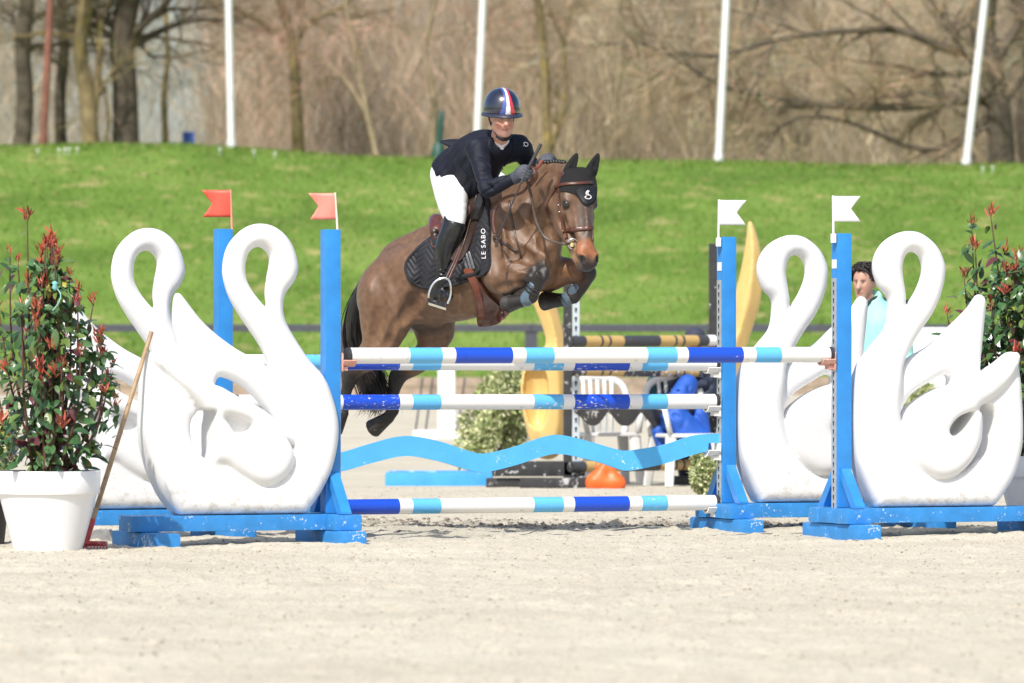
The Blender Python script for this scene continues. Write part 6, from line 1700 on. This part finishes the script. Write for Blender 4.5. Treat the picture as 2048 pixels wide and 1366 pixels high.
# black box with a small variegated bush, cut by the left edge
VAR = [(.46, .50, .24), (.30, .38, .13), (.62, .62, .38), (.18, .25, .08), (.54, .55, .29)]
def bush(base, rx, rz, n, seed, label, stem=True, s=.03, pal=VAR):
    R = np.random.default_rng(seed); t = thing('variegated_bush', label, 'bush', base); b = np.array(base)
    V, Fc = [], []; u = R.normal(0, 1, (n, 3)); u /= np.linalg.norm(u, axis=1)[:, None]; r = R.random(n) ** .33
    lump = 1 + .28 * vnoise(u[:, 0] * 2 + 5, u[:, 2] * 2 + u[:, 1], .5, seed)
    kc = 26; cu = R.normal(0, 1, (kc, 3)); cu /= np.linalg.norm(cu, axis=1)[:, None]; cc_ = cu * (.25 + .6 * R.random(kc) ** .6)[:, None]; ci = R.integers(0, kc, n)
    c = (cc_[ci] + u * (r * (.20 + .16 * R.random(kc))[ci])[:, None] + R.normal(0, .03, (n, 3))) * [rx, rx, rz] + [0, 0, rz * .98]; c[:, 2] = np.maximum(c[:, 2], .02)
    d = u + R.normal(0, .6, (n, 3)); sd = np.cross(d, R.normal(0, 1, (n, 3))); d /= np.linalg.norm(d, axis=1)[:, None]; sd /= np.linalg.norm(sd, axis=1)[:, None]
    L = s * (.6 + .8 * R.random(n))[:, None]; P0 = b + c
    W = np.stack([P0, P0 + d * L * .5 + sd * L * .3, P0 + d * L, P0 + d * L * .5 - sd * L * .3], 1)
    pi = R.integers(0, len(pal), n); C = np.repeat(np.array(pal)[pi] * (.7 + .6 * R.random((n, 1))), 4, 0)
    o = obj('foliage', mesh_np('foliage', W.reshape(-1, 3), np.arange(4 * n).reshape(-1, 4), False, C), mat('bush_leaf', (1, 1, 1), .5, .1, 5, attr=True), t, world=True); o['kind'] = 'stuff'
    mb = MB()
    for i in range(9):
        e = u[i] * np.array([rx, rx, rz]) * .7 + [0, 0, rz]; mb.tube([Vector(b), Vector(b + e * [.3, .3, .6]), Vector(b + e)], [.012, .008, .003], 5)
    obj('stems', mb.mesh('stems', True), STEM, t, world=True)
    return t
bx_ = pt(-32, 1090, 36.6); bx_.z = 0
tb = thing('black_tub', 'black tub cut off by the left edge of the picture', 'tub', bx_)
obj('shell', autosmooth(MB().lathe([(.12, -.02), (.13, 0), (.165, .33), (.175, .34), (.175, .36), (.155, .36), (.15, .30), (.002, .30)], 28, bx_).mesh('shell'), 40), mat('tub_black', (.02, .02, .022), .5, .2, 20), tb, world=True)
bush(bx_ + Vector((.03, 0, .32)), .23, .30, 5000, 71, 'small yellow green bush behind the left shrub')

# ---- rake
rk = thing('rake', 'wooden handled rake with red head leaning by the left swan', 'rake', pt(172, 1085, 35.9))
r0, r1 = pt(177, 1068, 35.85), pt(303, 664, 36.35)
obj('handle', autosmooth(MB().tube([r0 + (r1 - r0) * t for t in np.linspace(0, 1, 12)], [.0155 + .0008 * math.sin(5 * t) for t in np.linspace(0, 1, 12)], 12).mesh('handle')),
    mat('rake_wood', (.40, .27, .15), .6, .25, 14, .2, 60, wear=(.2, .13, .08), wear_amt=.06, wear_scale=14), rk, world=True)
RR = mat('rake_red', (.50, .06, .06), .5, .2, 20, wear=(.5, .45, .4), wear_amt=.1)
obj('socket', autosmooth(MB().tube([r0 - (r1 - r0).normalized() * .08, r0 + (r1 - r0).normalized() * .10], [.020, .0185], 12).mesh('socket')), RR, rk, world=True)
h0, h1 = pt(164, 1094, 35.8), pt(214, 1091, 35.75); h0.z = h1.z = .03
obj('head', autosmooth(MB().tube([h0, h1], .016, 8).mesh('head')), RR, rk, world=True)
for i in range(9):
    p = h0 + (h1 - h0) * (i / 8); obj('tine', MB().tube([p, p + Vector((.0, -.03, -.01)), p + Vector((.0, -.045, -.04))], [.005, .005, .003], 5).mesh('tine'), RR, rk, world=True)
# grey angle profile lying under the rear left wing
ap = pt(200, 1082, 37.2); ap.z = 0
prof_ = [(0, 0), (.16, 0), (.13, .07), (.03, .07)]
gt = obj('ground_trestle', MB().prism([(a + ap.x - .07, c) for a, c in prof_], 'y', 37.15, 37.45).mesh('ground_trestle'), mat('trestle_grey', (.23, .23, .23), .6, .2, 20))
tag(gt, 'grey wedge block on the sand behind the rake foot', 'block')

# ================================================================== GOLD JUMP BEHIND
GOLD = mat('gold_paint', (.66, .45, .16), .38, .08, 5, coat=.2)
GBK = mat('gold_jump_black', (.028, .028, .03), .5, .25, 15, wear=(.45, .45, .45), wear_amt=.09, wear_scale=18)
dG = 52.8; kG = dG / F
def gold_wing(sx, cxp, label, shape, dish, yb):
    b = pt(cxp, yb, dG + (.3 if sx < 0 else 1.2)); d = b.y; b.z = 0
    t = thing('gold_wing', label, 'jump wing', b)
    P2 = [tuple((pt(x, y, d) - b)[i] for i in (0, 2)) for x, y in shape]; f = Field((min(p[0] for p in P2) - .1, -.22, -.02), (max(p[0] for p in P2) + .1, .22, max(p[1] for p in P2) + .1), .013)
    X = f.lo[0] + f.h * np.arange(f.n[0]); Z = f.lo[2] + f.h * np.arange(f.n[2]); GX, GZ = np.meshgrid(X, Z, indexing='ij')
    S = poly_sdf(GX, GZ, crom(P2, 5, True))
    yy = f.lo[1] + f.h * np.arange(f.n[1])
    ridge = np.clip(-S, 0, .11)                           # faceted: thickest along the middle ridge
    dd = np.maximum(S[:, None, :], np.abs(yy)[None, :, None] - (.045 + 1.0 * ridge[:, None, :])); f.v = np.minimum(f.v, dd.astype(np.float32))
    if dish:
        D = poly_sdf(GX, GZ, crom([tuple((pt(x, y, d) - b)[i] for i in (0, 2)) for x, y in dish], 5, True))
        dc = np.maximum(D[:, None, :] * .9, (yy + .02)[None, :, None] - .8 * np.clip(-D, 0, .09)[:, None, :]); f.v = np.maximum(f.v, -dc.astype(np.float32))
    f.v[:, :, 0] = 1
    obj('panel', f.mesh('panel', None, 8), GOLD, t, tuple((0, 0, .16)))
    return t, b
lg, lb = gold_wing(-1, 1095, 'gold petal shaped wing with a hollow dish left of the chair', [(1030, 560), (1040, 478), (1058, 500), (1085, 570), (1112, 640), (1130, 710), (1140, 780), (1141, 850), (1134, 910), (1110, 950), (1072, 945), (1052, 890), (1041, 830), (1046, 775), (1068, 742), (1092, 720), (1074, 660), (1050, 610)],
                   [(1062, 762), (1084, 765), (1096, 800), (1096, 850), (1082, 890), (1060, 880), (1048, 830), (1050, 785)], 970)
rg, rb = gold_wing(1, 1480, 'gold petal shaped wing rising behind the farther right swan', [(1496, 478), (1506, 482), (1520, 530), (1525, 590), (1520, 640), (1505, 690), (1490, 740), (1478, 800), (1470, 880), (1452, 920), (1430, 920), (1421, 850), (1420, 770), (1432, 720), (1455, 690), (1464, 640), (1480, 580), (1491, 520)],
                   [(1432, 760), (1448, 750), (1460, 790), (1458, 850), (1444, 880), (1430, 850)], 960)
# posts of the gold jump
def gold_post(px, d, w, ytop, label, feet):
    b = pt(px, 975, d); b.z = 0; t = thing('jump_stand', label, 'jump stand', b); zt = CAMH + (HY - ytop) / F * d
    obj('post', MB().box(b.x - .075, b.x + .005, d - .02, d + .10, .02, zt, .008).mesh('post'), GBK, t, world=True)
    obj('hole_track', MB().box(b.x + .008, b.x + .075, d - .01, d + .01, .06, zt - .22, .003).mesh('hole_track'), mat('track_pale', (.50, .56, .60), .45, .08, 20, metal=.3), t, world=True)
    z = .12; mb = MB()
    while z < zt - .27:
        c = b.x + .041; pr = [(c + .013 * math.cos(a), z + .013 * math.sin(a)) for a in np.linspace(-.9, math.pi + .9, 8)] + [(c - .006, z - .036), (c + .006, z - .036)]
        mb.prism(pr, 'y', d - .0125, d - .0105); z += .085
    k_ = obj('keyholes', mb.mesh('keyholes'), HOLE, t, world=True); k_['kind'] = 'stuff'
    for i, (x0, x1, y0, y1, z0, z1) in enumerate(feet):
        o_ = pt(x0, 0, d).x; e_ = pt(x1, 0, d).x; obj('foot', autosmooth(MB().box(o_, e_, d + y0, d + y1, z0, z1, .012).mesh('foot')), GBK, t, world=True)
    return t
gold_post(1143, dG - .1, .1, 520, 'black post with pale hole track beside the left gold wing', [(1040, 1175, -.35, -.05, -.01, .09), (972, 1060, .02, .3, -.01, .08), (990, 1170, -.02, .10, .10, .24)])
gold_post(1434, dG + 1.1, .1, 487, 'black post behind the farther right blue post', [(1330, 1450, -.3, 0, -.01, .08)])
# bars of the gold jump
def gbar(A, B, r, label, wear_amt):
    A, B = Vector(A), Vector(B); L = (B - A).length; dv = (B - A).normalized(); t = thing('jump_pole', label, 'jump pole', (A + B) / 2, group='gold and black bars behind'); t.rotation_euler = dv.to_track_quat('X', 'Z').to_euler()
    m = bpy.data.materials.new('gold_bar'); nt, nd, lk, b = nodes_of(m); tc = nd.new('ShaderNodeTexCoord'); sx = nd.new('ShaderNodeSeparateXYZ'); lk.new(tc.outputs['Generated'], sx.inputs[0])
    r_ = nd.new('ShaderNodeValToRGB'); r_.color_ramp.interpolation = 'CONSTANT'; el = r_.color_ramp.elements; K, G_ = (.05, .052, .06, 1), (.50, .33, .12, 1)
    seq = [(0, K), (.085, G_), (.185, K), (.20, G_), (.24, K), (.255, G_), (.345, K), (.60, G_), (.70, K), (.715, G_), (.755, K), (.77, G_), (.87, K), (.945, (.8, .8, .78, 1))]
    el[0].position, el[0].color = 0, K; el[1].position, el[1].color = seq[1]
    for p, c in seq[2:]: e = el.new(p); e.color = c
    lk.new(sx.outputs[0], r_.inputs['Fac'])
    n = nd.new('ShaderNodeTexNoise'); n.inputs['Scale'].default_value = 22; n.inputs['Detail'].default_value = 8; n.inputs['Roughness'].default_value = .7; lk.new(tc.outputs['Object'], n.inputs['Vector'])
    r2 = ramp(nd, [(.66 - wear_amt, (0, 0, 0)), (.69 - wear_amt, (1, 1, 1))]); lk.new(n.outputs['Fac'], r2.inputs['Fac'])
    mx = nd.new('ShaderNodeMix'); mx.data_type = 'RGBA'; lk.new(r2.outputs['Color'], mx.inputs[0]); lk.new(r_.outputs['Color'], mx.inputs[6]); mx.inputs[7].default_value = (.72, .70, .66, 1); lk.new(mx.outputs[2], b.inputs['Base Color']); b.inputs['Roughness'].default_value = .5
    obj('bar', autosmooth(MB().tube([Vector((-L / 2 + L * i / 20, 0, 0)) for i in range(21)], r, 20).mesh('bar')), m, t)
    for s in (-1, 1): obj('end_cap', autosmooth(MB().tube([Vector((s * L / 2, 0, 0)), Vector((s * (L / 2 + .012), 0, 0))][::s], r * .9, 16).mesh('end_cap')), CAP, t)
rG = 11.2 * kG; fg = lambda px: dG - .22 + (px - 1150) / 285 * 1.15
for y0, y1, w_, lab in ((683, 681, .02, 'topmost gold and black bar of the jump behind'), (741, 744, .10, 'second gold and black bar of the jump behind'), (934, 928, .03, 'low gold and black bar above the white chair legs')):
    gbar(pt(1142, y0, fg(1142)), pt(1428, y1, fg(1428)), rG, lab, w_)
# black scalloped plank
sc_t = [(1150, 806), (1200, 806), (1260, 806), (1320, 806), (1380, 806), (1430, 806)]
sc_b = [(1150, 824), (1165, 836), (1180, 850), (1192, 850), (1204, 838), (1215, 824), (1225, 830), (1240, 848), (1252, 852), (1264, 846), (1278, 828), (1285, 826), (1296, 838), (1310, 855), (1322, 855), (1336, 840), (1346, 830), (1358, 836), (1374, 854), (1386, 858), (1398, 852), (1412, 838), (1430, 832)]
tag(obj('scalloped_plank', plank_mesh(crom(sc_t, 4), crom(sc_b, 4), fg, .035, (.9, -.43, 0) if False else (.55, -.83, 0)), mat('plank_black', (.05, .048, .045), .5, .2, 12, wear=(.6, .58, .55), wear_amt=.045, wear_scale=16)),
    'black scalloped plank of the jump behind with chipped paint', 'plank')
for px, y in ((1155, 752), (1155, 690), (1150, 928), (1422, 752), (1155, 812)):
    pass
# ---- white plastic chairs
PLW = mat('plastic_white', (.74, .74, .73), .4, .04, 10)
def chair(px, yb, d, rz, label, s=1.0):
    b = pt(px, yb, d); b.z = float(gz(d)); t = thing('plastic_chair', label, 'chair', b, rz, 'white plastic garden chairs'); t.scale = (1.12, 1.12, 1.14)
    # local: seat faces -y
    mb = MB(); mb.box(-.23, .23, -.22, .22, .40, .43, .012); obj('seat', autosmooth(mb.mesh('seat')), PLW, t)
    for x in (-1, 1):
        for y in (-1, 1):
            q = [Vector((x * .20, y * .19, .40)), Vector((x * .24, y * .25, 0))]; mb = MB(); mb.tube(q, [.05, .038], 8, flat=.5, up=(0, 1, 0)); obj('leg', autosmooth(mb.mesh('leg')), PLW, t)
    arc = crom([(-.22, .20, .42), (-.25, .24, .62), (-.24, .27, .78), (-.16, .29, .86), (0, .295, .885), (.16, .29, .86), (.24, .27, .78), (.25, .24, .62), (.22, .20, .42)], 5)
    obj('back_frame', MB().tube([Vector(a) for a in arc], .030, 8, flat=.5, up=(0, 1, 0)).mesh('back_frame', True), PLW, t)
    for x in (-.12, -.06, 0, .06, .12): obj('slat', MB().tube([Vector((x * .9, .215, .43)), Vector((x, .25, .66)), Vector((x * 1.05, .285, .865))], .018, 6, flat=.35, up=(0, 1, 0)).mesh('slat', True), PLW, t)
    for x in (-1, 1): obj('armrest', MB().tube([Vector((x * .25, .25, .66)), Vector((x * .27, .0, .65)), Vector((x * .26, -.20, .63)), Vector((x * .22, -.22, .43))], .028, 8, flat=.5).mesh('armrest', True), PLW, t)
    return t
chair(1212, 974, 53.9, .25, 'white plastic chair beside the orange bag')
chair(1370, 985, 53.2, .35, 'white plastic chair draped with bright blue clothing')
# clothing on the second chair: bright blue jacket over the back, navy and teal coats behind
def heap(name, label, cat, prims, m, lo, hi, h=.012):
    f = Field(lo, hi, h)
    for a, b_, r0, r1 in prims: f.cone(a, b_, r0, r1, .04)
    r = np.random.default_rng(len(prims) * 7 + int(lo[0] * 10))
    for _ in range(16):
        a, b_, r0, r1 = prims[r.integers(len(prims))]; t = r.random(); c = np.array(a) * (1 - t) + np.array(b_) * t + np.array([r.normal(0, r0 * .6), -r0 * 1.0, r.normal(0, r0 * .5)]); d = r.normal(0, .06, 3); d[1] *= .3
        f.cone(c - d, c + d, .012, .02, .03, cut=True)
    me = f.mesh(name, None, 1); return tag(obj(name, me, m), label, cat)
q = lambda x, y, d: np.array(pt(x, y, d)); D2 = 53.35
heap('blue_jacket', 'bright blue jacket hanging over the chair back', 'jacket', [(q(1375, 770, D2), q(1360, 800, D2 - .1), .10, .12), (q(1350, 840, D2 - .12), q(1400, 880, D2 - .1), .14, .12), (q(1318, 865, D2 - .1), q(1335, 895, D2 - .1), .07, .09), (q(1400, 830, D2), q(1408, 890, D2), .08, .08)],
     mat('cloth_blue', (.012, .085, .42), .6, .2, 10, .4, 14), q(1280, 960, D2) - [0, .5, 0], q(1440, 730, D2) + [0, .5, 0])
heap('navy_coat', 'navy coat bundled behind the bright blue jacket', 'coat', [(q(1335, 775, D2 + .25), q(1395, 765, D2 + .3), .13, .14), (q(1405, 740, D2 + .35), q(1408, 800, D2 + .35), .13, .14), (q(1330, 800, D2 + .2), q(1340, 850, D2 + .2), .12, .12)],
     mat('cloth_navy', (.018, .026, .055), .7, .25, 10, .4, 14), q(1270, 960, D2) - [0, .2, 0], q(1460, 690, D2) + [0, .9, 0])
heap('teal_coat', 'teal coat hanging down the left of the draped chair', 'coat', [(q(1308, 765, D2 + .15), q(1305, 800, D2 + .15), .07, .09), (q(1305, 800, D2 + .15), q(1312, 890, D2 + .1), .08, .06)],
     mat('cloth_teal', (.02, .10, .12), .7, .25, 10, .4, 14), q(1270, 940, D2) - [0, .3, 0], q(1350, 730, D2) + [0, .5, 0])
# seated helper whose dark cap shows above the top gold bar
hp = thing('person', 'seated helper in dark clothes, only the cap showing above the gold bar', 'person', (pt(1392, 985, 54.6).x, 54.6, 0))
D3 = 54.6; fz = Field(q(1330, 990, D3) - [0, .6, 0], q(1450, 630, D3) + [0, .5, 0], .014)
fz.chain([q(1392, 860, D3), q(1392, 800, D3), q(1392, 735, D3)], [.16, .17, .16], .05); fz.chain([q(1392, 735, D3), q(1392, 700, D3)], [.10, .06], .04); fz.ell(q(1390, 682, D3), np.eye(3), (.085, .10, .12), .03)
for s in (-1, 1):
    fz.chain([q(1392 + 20 * s, 860, D3), q(1392 + 24 * s, 868, D3 - .42), q(1392 + 24 * s, 965, D3 - .45)], [.09, .075, .05], .04); fz.chain([q(1392 + 38 * s, 745, D3), q(1392 + 44 * s, 800, D3 - .05), q(1392 + 25 * s, 845, D3 - .25)], [.065, .055, .045], .04)
def helper_col(V): return np.where((V[:, 2:3] > q(0, 712, D3)[2]), np.array([[.42, .25, .18]]), np.array([[.02, .025, .045]]))
obj('body', fz.mesh('body', helper_col, 1), mat('helper', (1, 1, 1), .7, .15, 20, attr=True), hp, world=True)
cz = Field(q(1350, 720, D3) - [0, .3, 0], q(1430, 640, D3) + [0, .3, 0], .010); cz.ell(q(1390, 676, D3), np.eye(3), (.105, .115, .105), .02); cz.half(q(1390, 682, D3), (0, 0, -1), .006); cz.ell(q(1390, 681, D3 - .12), np.eye(3), (.085, .09, .015), .01)
obj('cap', cz.mesh('cap', None, 1), mat('cap_navy', (.035, .04, .065), .8, .2, 40), hp, world=True)
heapm = mat('bag_orange', (.80, .13, .02), .45, .15, 12, .4, 12)
bg = thing('shopping_bag', 'crumpled orange bag on the sand below the white chair', 'bag', (pt(1210, 978, 52.2).x, 52.2, 0)); Db = 52.2
fz = Field(q(1165, 990, Db) - [0, .3, .03], q(1260, 905, Db) + [0, .3, .1], .010)
fz.chain([q(1190, 966, Db), q(1235, 968, Db)], [.09, .08], .04); fz.chain([q(1195, 960, Db), q(1208, 935, Db)], [.08, .05], .04); fz.chain([q(1232, 962, Db), q(1222, 940, Db)], [.06, .04], .04)
for x0, y0, x1, y1 in ((1190, 940, 1200, 972), (1215, 940, 1218, 975), (1228, 950, 1240, 975), (1205, 950, 1203, 980)): fz.cone(q(x0, y0, Db - .11), q(x1, y1, Db - .12), .012, .018, .02, cut=True)
fz.half((0, 0, -.005), (0, 0, -1), .005)
obj('pouch', fz.mesh('pouch', None, 1), heapm, bg, world=True)
for cx_ in (1200, 1218):
    hh = [q(cx_ - 8, 938, Db - .02), q(cx_ - 7, 924, Db - .02), q(cx_, 917, Db - .02), q(cx_ + 7, 924, Db - .02), q(cx_ + 8, 938, Db - .02)]; obj('handle', MB().tube([Vector(v) for v in crom(hh, 4)], .012, 6, flat=.4).mesh('handle', True), heapm, bg, world=True)
# ---- water tray
wt = thing('water_tray', 'bright blue water tray lying on the sand behind the jump', 'water tray', (pt(880, 966, 53.4).x, 53.4, 0))
x0, x1 = pt(771, 0, 53.4).x, pt(985, 0, 53.4).x; TB = mat('tray_blue', (.06, .34, .75), .35, .12, 5, .3, 8, wear=(.35, .6, .8), wear_amt=.12, wear_scale=7)
obj('rim', autosmooth(MB().box(x0, x1, 53.2, 53.36, -.02, .125, .03).mesh('rim')), TB, wt, world=True); obj('rim', autosmooth(MB().box(x0, x1, 54.0, 54.16, -.02, .125, .03).mesh('rim')), TB, wt, world=True)
obj('rim', autosmooth(MB().box(x0 + .01, x0 + .15, 53.37, 53.99, -.02, .12, .03).mesh('rim')), TB, wt, world=True); obj('rim', autosmooth(MB().box(x1 - .15, x1 - .01, 53.37, 53.99, -.02, .12, .03).mesh('rim')), TB, wt, world=True)
obj('liner', MB().box(x0 + .16, x1 - .16, 53.37, 53.99, .0, .03).mesh('liner'), mat('liner_blue', (.03, .22, .6), .15, .1), wt, world=True)
# ---- background bushes and white plinth
bush(Vector((pt(985, 0, 57.5).x, 57.5, float(gz(57.5)))), .44, .66, 15000, 73, 'round yellow green bush behind the middle bars', s=.045)
bush(Vector((pt(1418, 0, 47.5).x, 47.5, 0)), .16, .24, 6000, 74, 'small yellow green bush at the foot of the farther right wing', s=.03)
bush(Vector((pt(1866, 0, 60.5).x, 60.5, float(gz(60.5)) + .2)), .34, .42, 7000, 75, 'yellow green bush glimpsed through the nearer right swan', s=.05)
D5 = 72.0; px_ = pt(893, 0, D5).x; g5 = float(gz(D5)); wp = thing('white_plinth', 'blurred white plinth standing in front of the far boards', 'plinth', (px_, D5, g5))
obj('column', MB().box(px_ - .11, px_ + .11, D5 - .1, D5 + .1, g5 - .02, g5 + .95, .015).mesh('column'), PLW, wp, world=True); obj('base', MB().box(px_ - .42, px_ + .30, D5 - .3, D5 - .11, g5 - .02, g5 + .10, .015).mesh('base'), PLW, wp, world=True)
for i, x in enumerate((838, 858, 922)):
    xx = pt(x, 0, D5 + 2).x; st = obj('thin_stake', MB().tube([(xx - .06, D5 + 2, g5 - .05), (xx + .05, D5 + 2, g5 + .75)], .012, 6).mesh('thin_stake'), DKG); tag(st, ['thin dark stake farthest left of the white plinth', 'thin dark stake just left of the white plinth', 'thin dark stake right of the white plinth'][i], 'stake', 'stakes by the plinth')
# ---- white banner board
D6 = 64.0; z0, z1 = CAMH + (HY - 800) / F * D6, CAMH + (HY - 655) / F * D6; xa, xb = pt(1792, 0, D6).x, pt(2015, 0, D6).x
bn = thing('banner_board', 'white banner board with blue letters behind the right swans', 'banner', ((xa + xb) / 2, D6, float(gz(D6))))
obj('panel', MB().box(xa, xb, D6 - .02, D6 + .02, z0, z1, .006).mesh('panel'), mat('banner_white', (.78, .80, .82), .5, .03), bn, world=True)
for x in (xa + .1, xb - .1): obj('leg', MB().box(x - .03, x + .03, D6 + .025, D6 + .08, float(gz(D6)) - .05, z1 - .1, .005).mesh('leg'), DKG, bn, world=True)
LB = mat('banner_blue', (.03, .06, .45), .5)
for a, c, e, g in ((1816, 1822, 703, 735), (1822, 1834, 728, 735), (1843, 1849, 703, 709), (1843, 1849, 713, 735)):
    p0, p1 = pt(a, g, D6 - .022), pt(c, e, D6 - .022); obj('letter_stroke', MB().box(p0.x, p1.x, D6 - .0245, D6 - .0215, p0.z, p1.z).mesh('letter_stroke'), LB, bn, world=True)

# ================================================================== SPECTATOR
spd = 42.0; sp = thing('person', 'young man with dark curly hair and mint green jacket behind the swans', 'person', (pt(1745, 0, spd).x, spd, 0))
HC2 = q(1729, 566, spd); lS = np.array([.74, .67, 0.]); fS = np.array([-.67, -.74, -.06]) if False else np.array([-.48, -.87, -.05]); fS /= np.linalg.norm(fS); lS = np.cross(np.array([0, 0, 1.]), fS); lS /= np.linalg.norm(lS); uS = np.cross(fS, lS); SAX = [fS, lS, uS]
S3 = lambda a, b_, c: HC2 + fS * a + lS * b_ + uS * c
gx = lambda px: pt(px, 0, spd).x; zz = lambda py: pt(0, py, spd).z
f = Field((gx(1660), spd - .45, -.02), (gx(1840), spd + .45, 2.05), .011); cxs = gx(1748)
f.chain([(cxs, spd, .95), (cxs, spd, 1.2), (cxs, spd, 1.42)], [.15, .15, .16], .05); f.chain([(cxs - .15, spd - .1, 1.48), (cxs, spd, 1.50), (cxs + .15, spd + .1, 1.48)], [.08, .10, .08], .05)
for s in (-1, 1):
    f.chain([(cxs + .16 * s, spd + .1 * s, 1.45), (cxs + .22 * s, spd + .1 * s, 1.18), (cxs + .2 * s, spd + .1 * s - .1, .95)], [.07, .055, .045], .04)
    f.chain([(cxs + .09 * s, spd, .93), (cxs + .10 * s, spd, .5), (cxs + .10 * s, spd, .08)], [.10, .07, .05], .05); f.chain([(cxs + .10 * s, spd, .05), (cxs + .10 * s - .06, spd - .14, .04)], [.05, .04], .03)
f.chain([(cxs, spd, 1.50), S3(-.02, 0, -.08)], [.06, .055], .03)
f.ell(S3(0, 0, .03), SAX, (.095, .077, .11), .02); f.ell(S3(.03, 0, -.04), SAX, (.066, .060, .09), .03); f.ell(S3(.06, 0, -.11), SAX, (.034, .034, .026), .025)
f.chain([S3(.088, 0, .012), S3(.104, 0, -.02), S3(.114, 0, -.036)], [.009, .012, .015], .012); f.ell(S3(.086, 0, -.072), SAX, (.016, .024, .012), .01)
for s in (-1, 1): f.ell(S3(.087, .03 * s, .006), SAX, (.014, .016, .010), .012, cut=True); f.ell(S3(-.01, .076 * s, -.01), SAX, (.02, .01, .03), .008)
def sp_col(V):
    C = np.tile(np.array([.50, .29, .21]), (len(V), 1)); mx = lambda C, k, c: C * (1 - k[:, None]) + np.array(c) * k[:, None]
    C = mx(C, (V[:, 2] < .97) * 1.0, (.03, .032, .04)); q_ = V - HC2; la, up, fw_ = q_ @ lS, q_ @ uS, q_ @ fS
    for s in (-1, 1):
        C = mx(C, (1 - ss(np.linalg.norm(V - S3(.087, .03 * s, .006), axis=1), .008, .015)) * .85, (.05, .035, .03)); C = mx(C, (1 - ss(np.abs(up - .026), .003, .007)) * (np.abs(la - .03 * s) < .02) * (fw_ > .05) * .85, (.05, .035, .03))
        C = mx(C, (1 - ss(np.linalg.norm(V - S3(.07, .04 * s, -.045), axis=1), .012, .04)) * .5, (.55, .22, .17))
    return mx(C, (1 - ss(np.abs(up + .072), .004, .009)) * (np.abs(la) < .024) * (fw_ > .07) * .8, (.38, .10, .09))
obj('body', f.mesh('body', sp_col, 1), SKIN, sp, world=True)
f = Field((gx(1660), spd - .45, .75), (gx(1840), spd + .45, 1.80), .011)
f.chain([(cxs, spd, .90), (cxs, spd, 1.2), (cxs, spd, 1.42)], [.175, .175, .185], .05); f.chain([(cxs - .16, spd - .1, 1.47), (cxs, spd, 1.51), (cxs + .16, spd + .1, 1.47)], [.095, .12, .095], .05)
for s in (-1, 1): f.chain([(cxs + .16 * s, spd + .1 * s, 1.45), (cxs + .23 * s, spd + .1 * s, 1.18), (cxs + .21 * s, spd + .1 * s - .1, .97)], [.09, .075, .06], .04)
f.chain([(cxs - .01, spd, 1.56), (cxs - .02, spd - .01, 1.63)], [.095, .085], .03); f.ell((cxs - .05, spd - .05, 1.68), np.eye(3), (.085, .085, .07), .02, cut=True)
f.half((cxs, spd, .84), (0, 0, -1), .01)
obj('jacket', f.mesh('jacket', None, 1), mat('mint_cloth', (.36, .76, .66), .7, .06, 15, .3, 14), sp, world=True)
stp = [(cxs - .12, spd - .20, 1.08), (cxs - .15, spd - .215, 1.30), (cxs - .12, spd - .19, 1.46), (cxs - .06, spd - .12, 1.585), (cxs + .01, spd - .02, 1.63), (cxs + .09, spd + .05, 1.60)]
for dx in (0, .19):
    P = [Vector(v) + Vector((dx, dx * .6, -dx * .1)) for v in crom(stp, 5)]; obj('pack_strap', MB().tube(P, .034, 8, flat=.35).mesh('pack_strap', True), mat('strap_grey', (.035, .055, .06), .7, .2, 30), sp, world=True)
# curly hair: many small curls
R = np.random.default_rng(91); n = 520; V_, F_ = [], []; k = 0
for i in range(n):
    u = R.normal(0, 1, 3); u /= np.linalg.norm(u)
    if u[2] < -.15: u[2] = abs(u[2])
    if u[0] > .55 and u[2] < .45: continue
    c = S3(-.008 + u[0] * .098, u[1] * .083, .042 + u[2] * .100); r = .012 + .010 * R.random(); a = np.cross(u, R.normal(0, 1, 3)); a /= np.linalg.norm(a); b2 = np.cross(u, a); uu = fS * u[0] + lS * u[1] + uS * u[2]
    pts = [Vector(c + (a * math.cos(t) + b2 * math.sin(t)) * r + uu * (t / 6.28 * .018)) for t in np.linspace(0, 5.2, 7)]
    mb = MB().tube(pts, [.0045, .006, .0065, .0065, .006, .005, .002], 4, cap=False); V_ += mb.v; F_ += [tuple(k + q2 for q2 in fc) for fc in mb.f]; k += len(mb.v)
hm = MB(); hm.v, hm.f = V_, F_
hc = Field(HC2 - .2, HC2 + .22, .010); hc.ell(S3(-.014, 0, .050), SAX, (.104, .090, .110), .01); hc.half(S3(.052, 0, .05), fS * 1.0 - uS * .75, .02); hc.half(S3(-.05, 0, -.05), -uS, .02)
HRM = mat('hair_dark', (.018, .014, .013), .5, .3, 30)
hh_ = obj('hair', hc.mesh('hair', None, 1), HRM, sp, world=True); o = obj('curls', hm.mesh('curls', True, fix=False), HRM, hh_, world=True); o['kind'] = 'stuff'
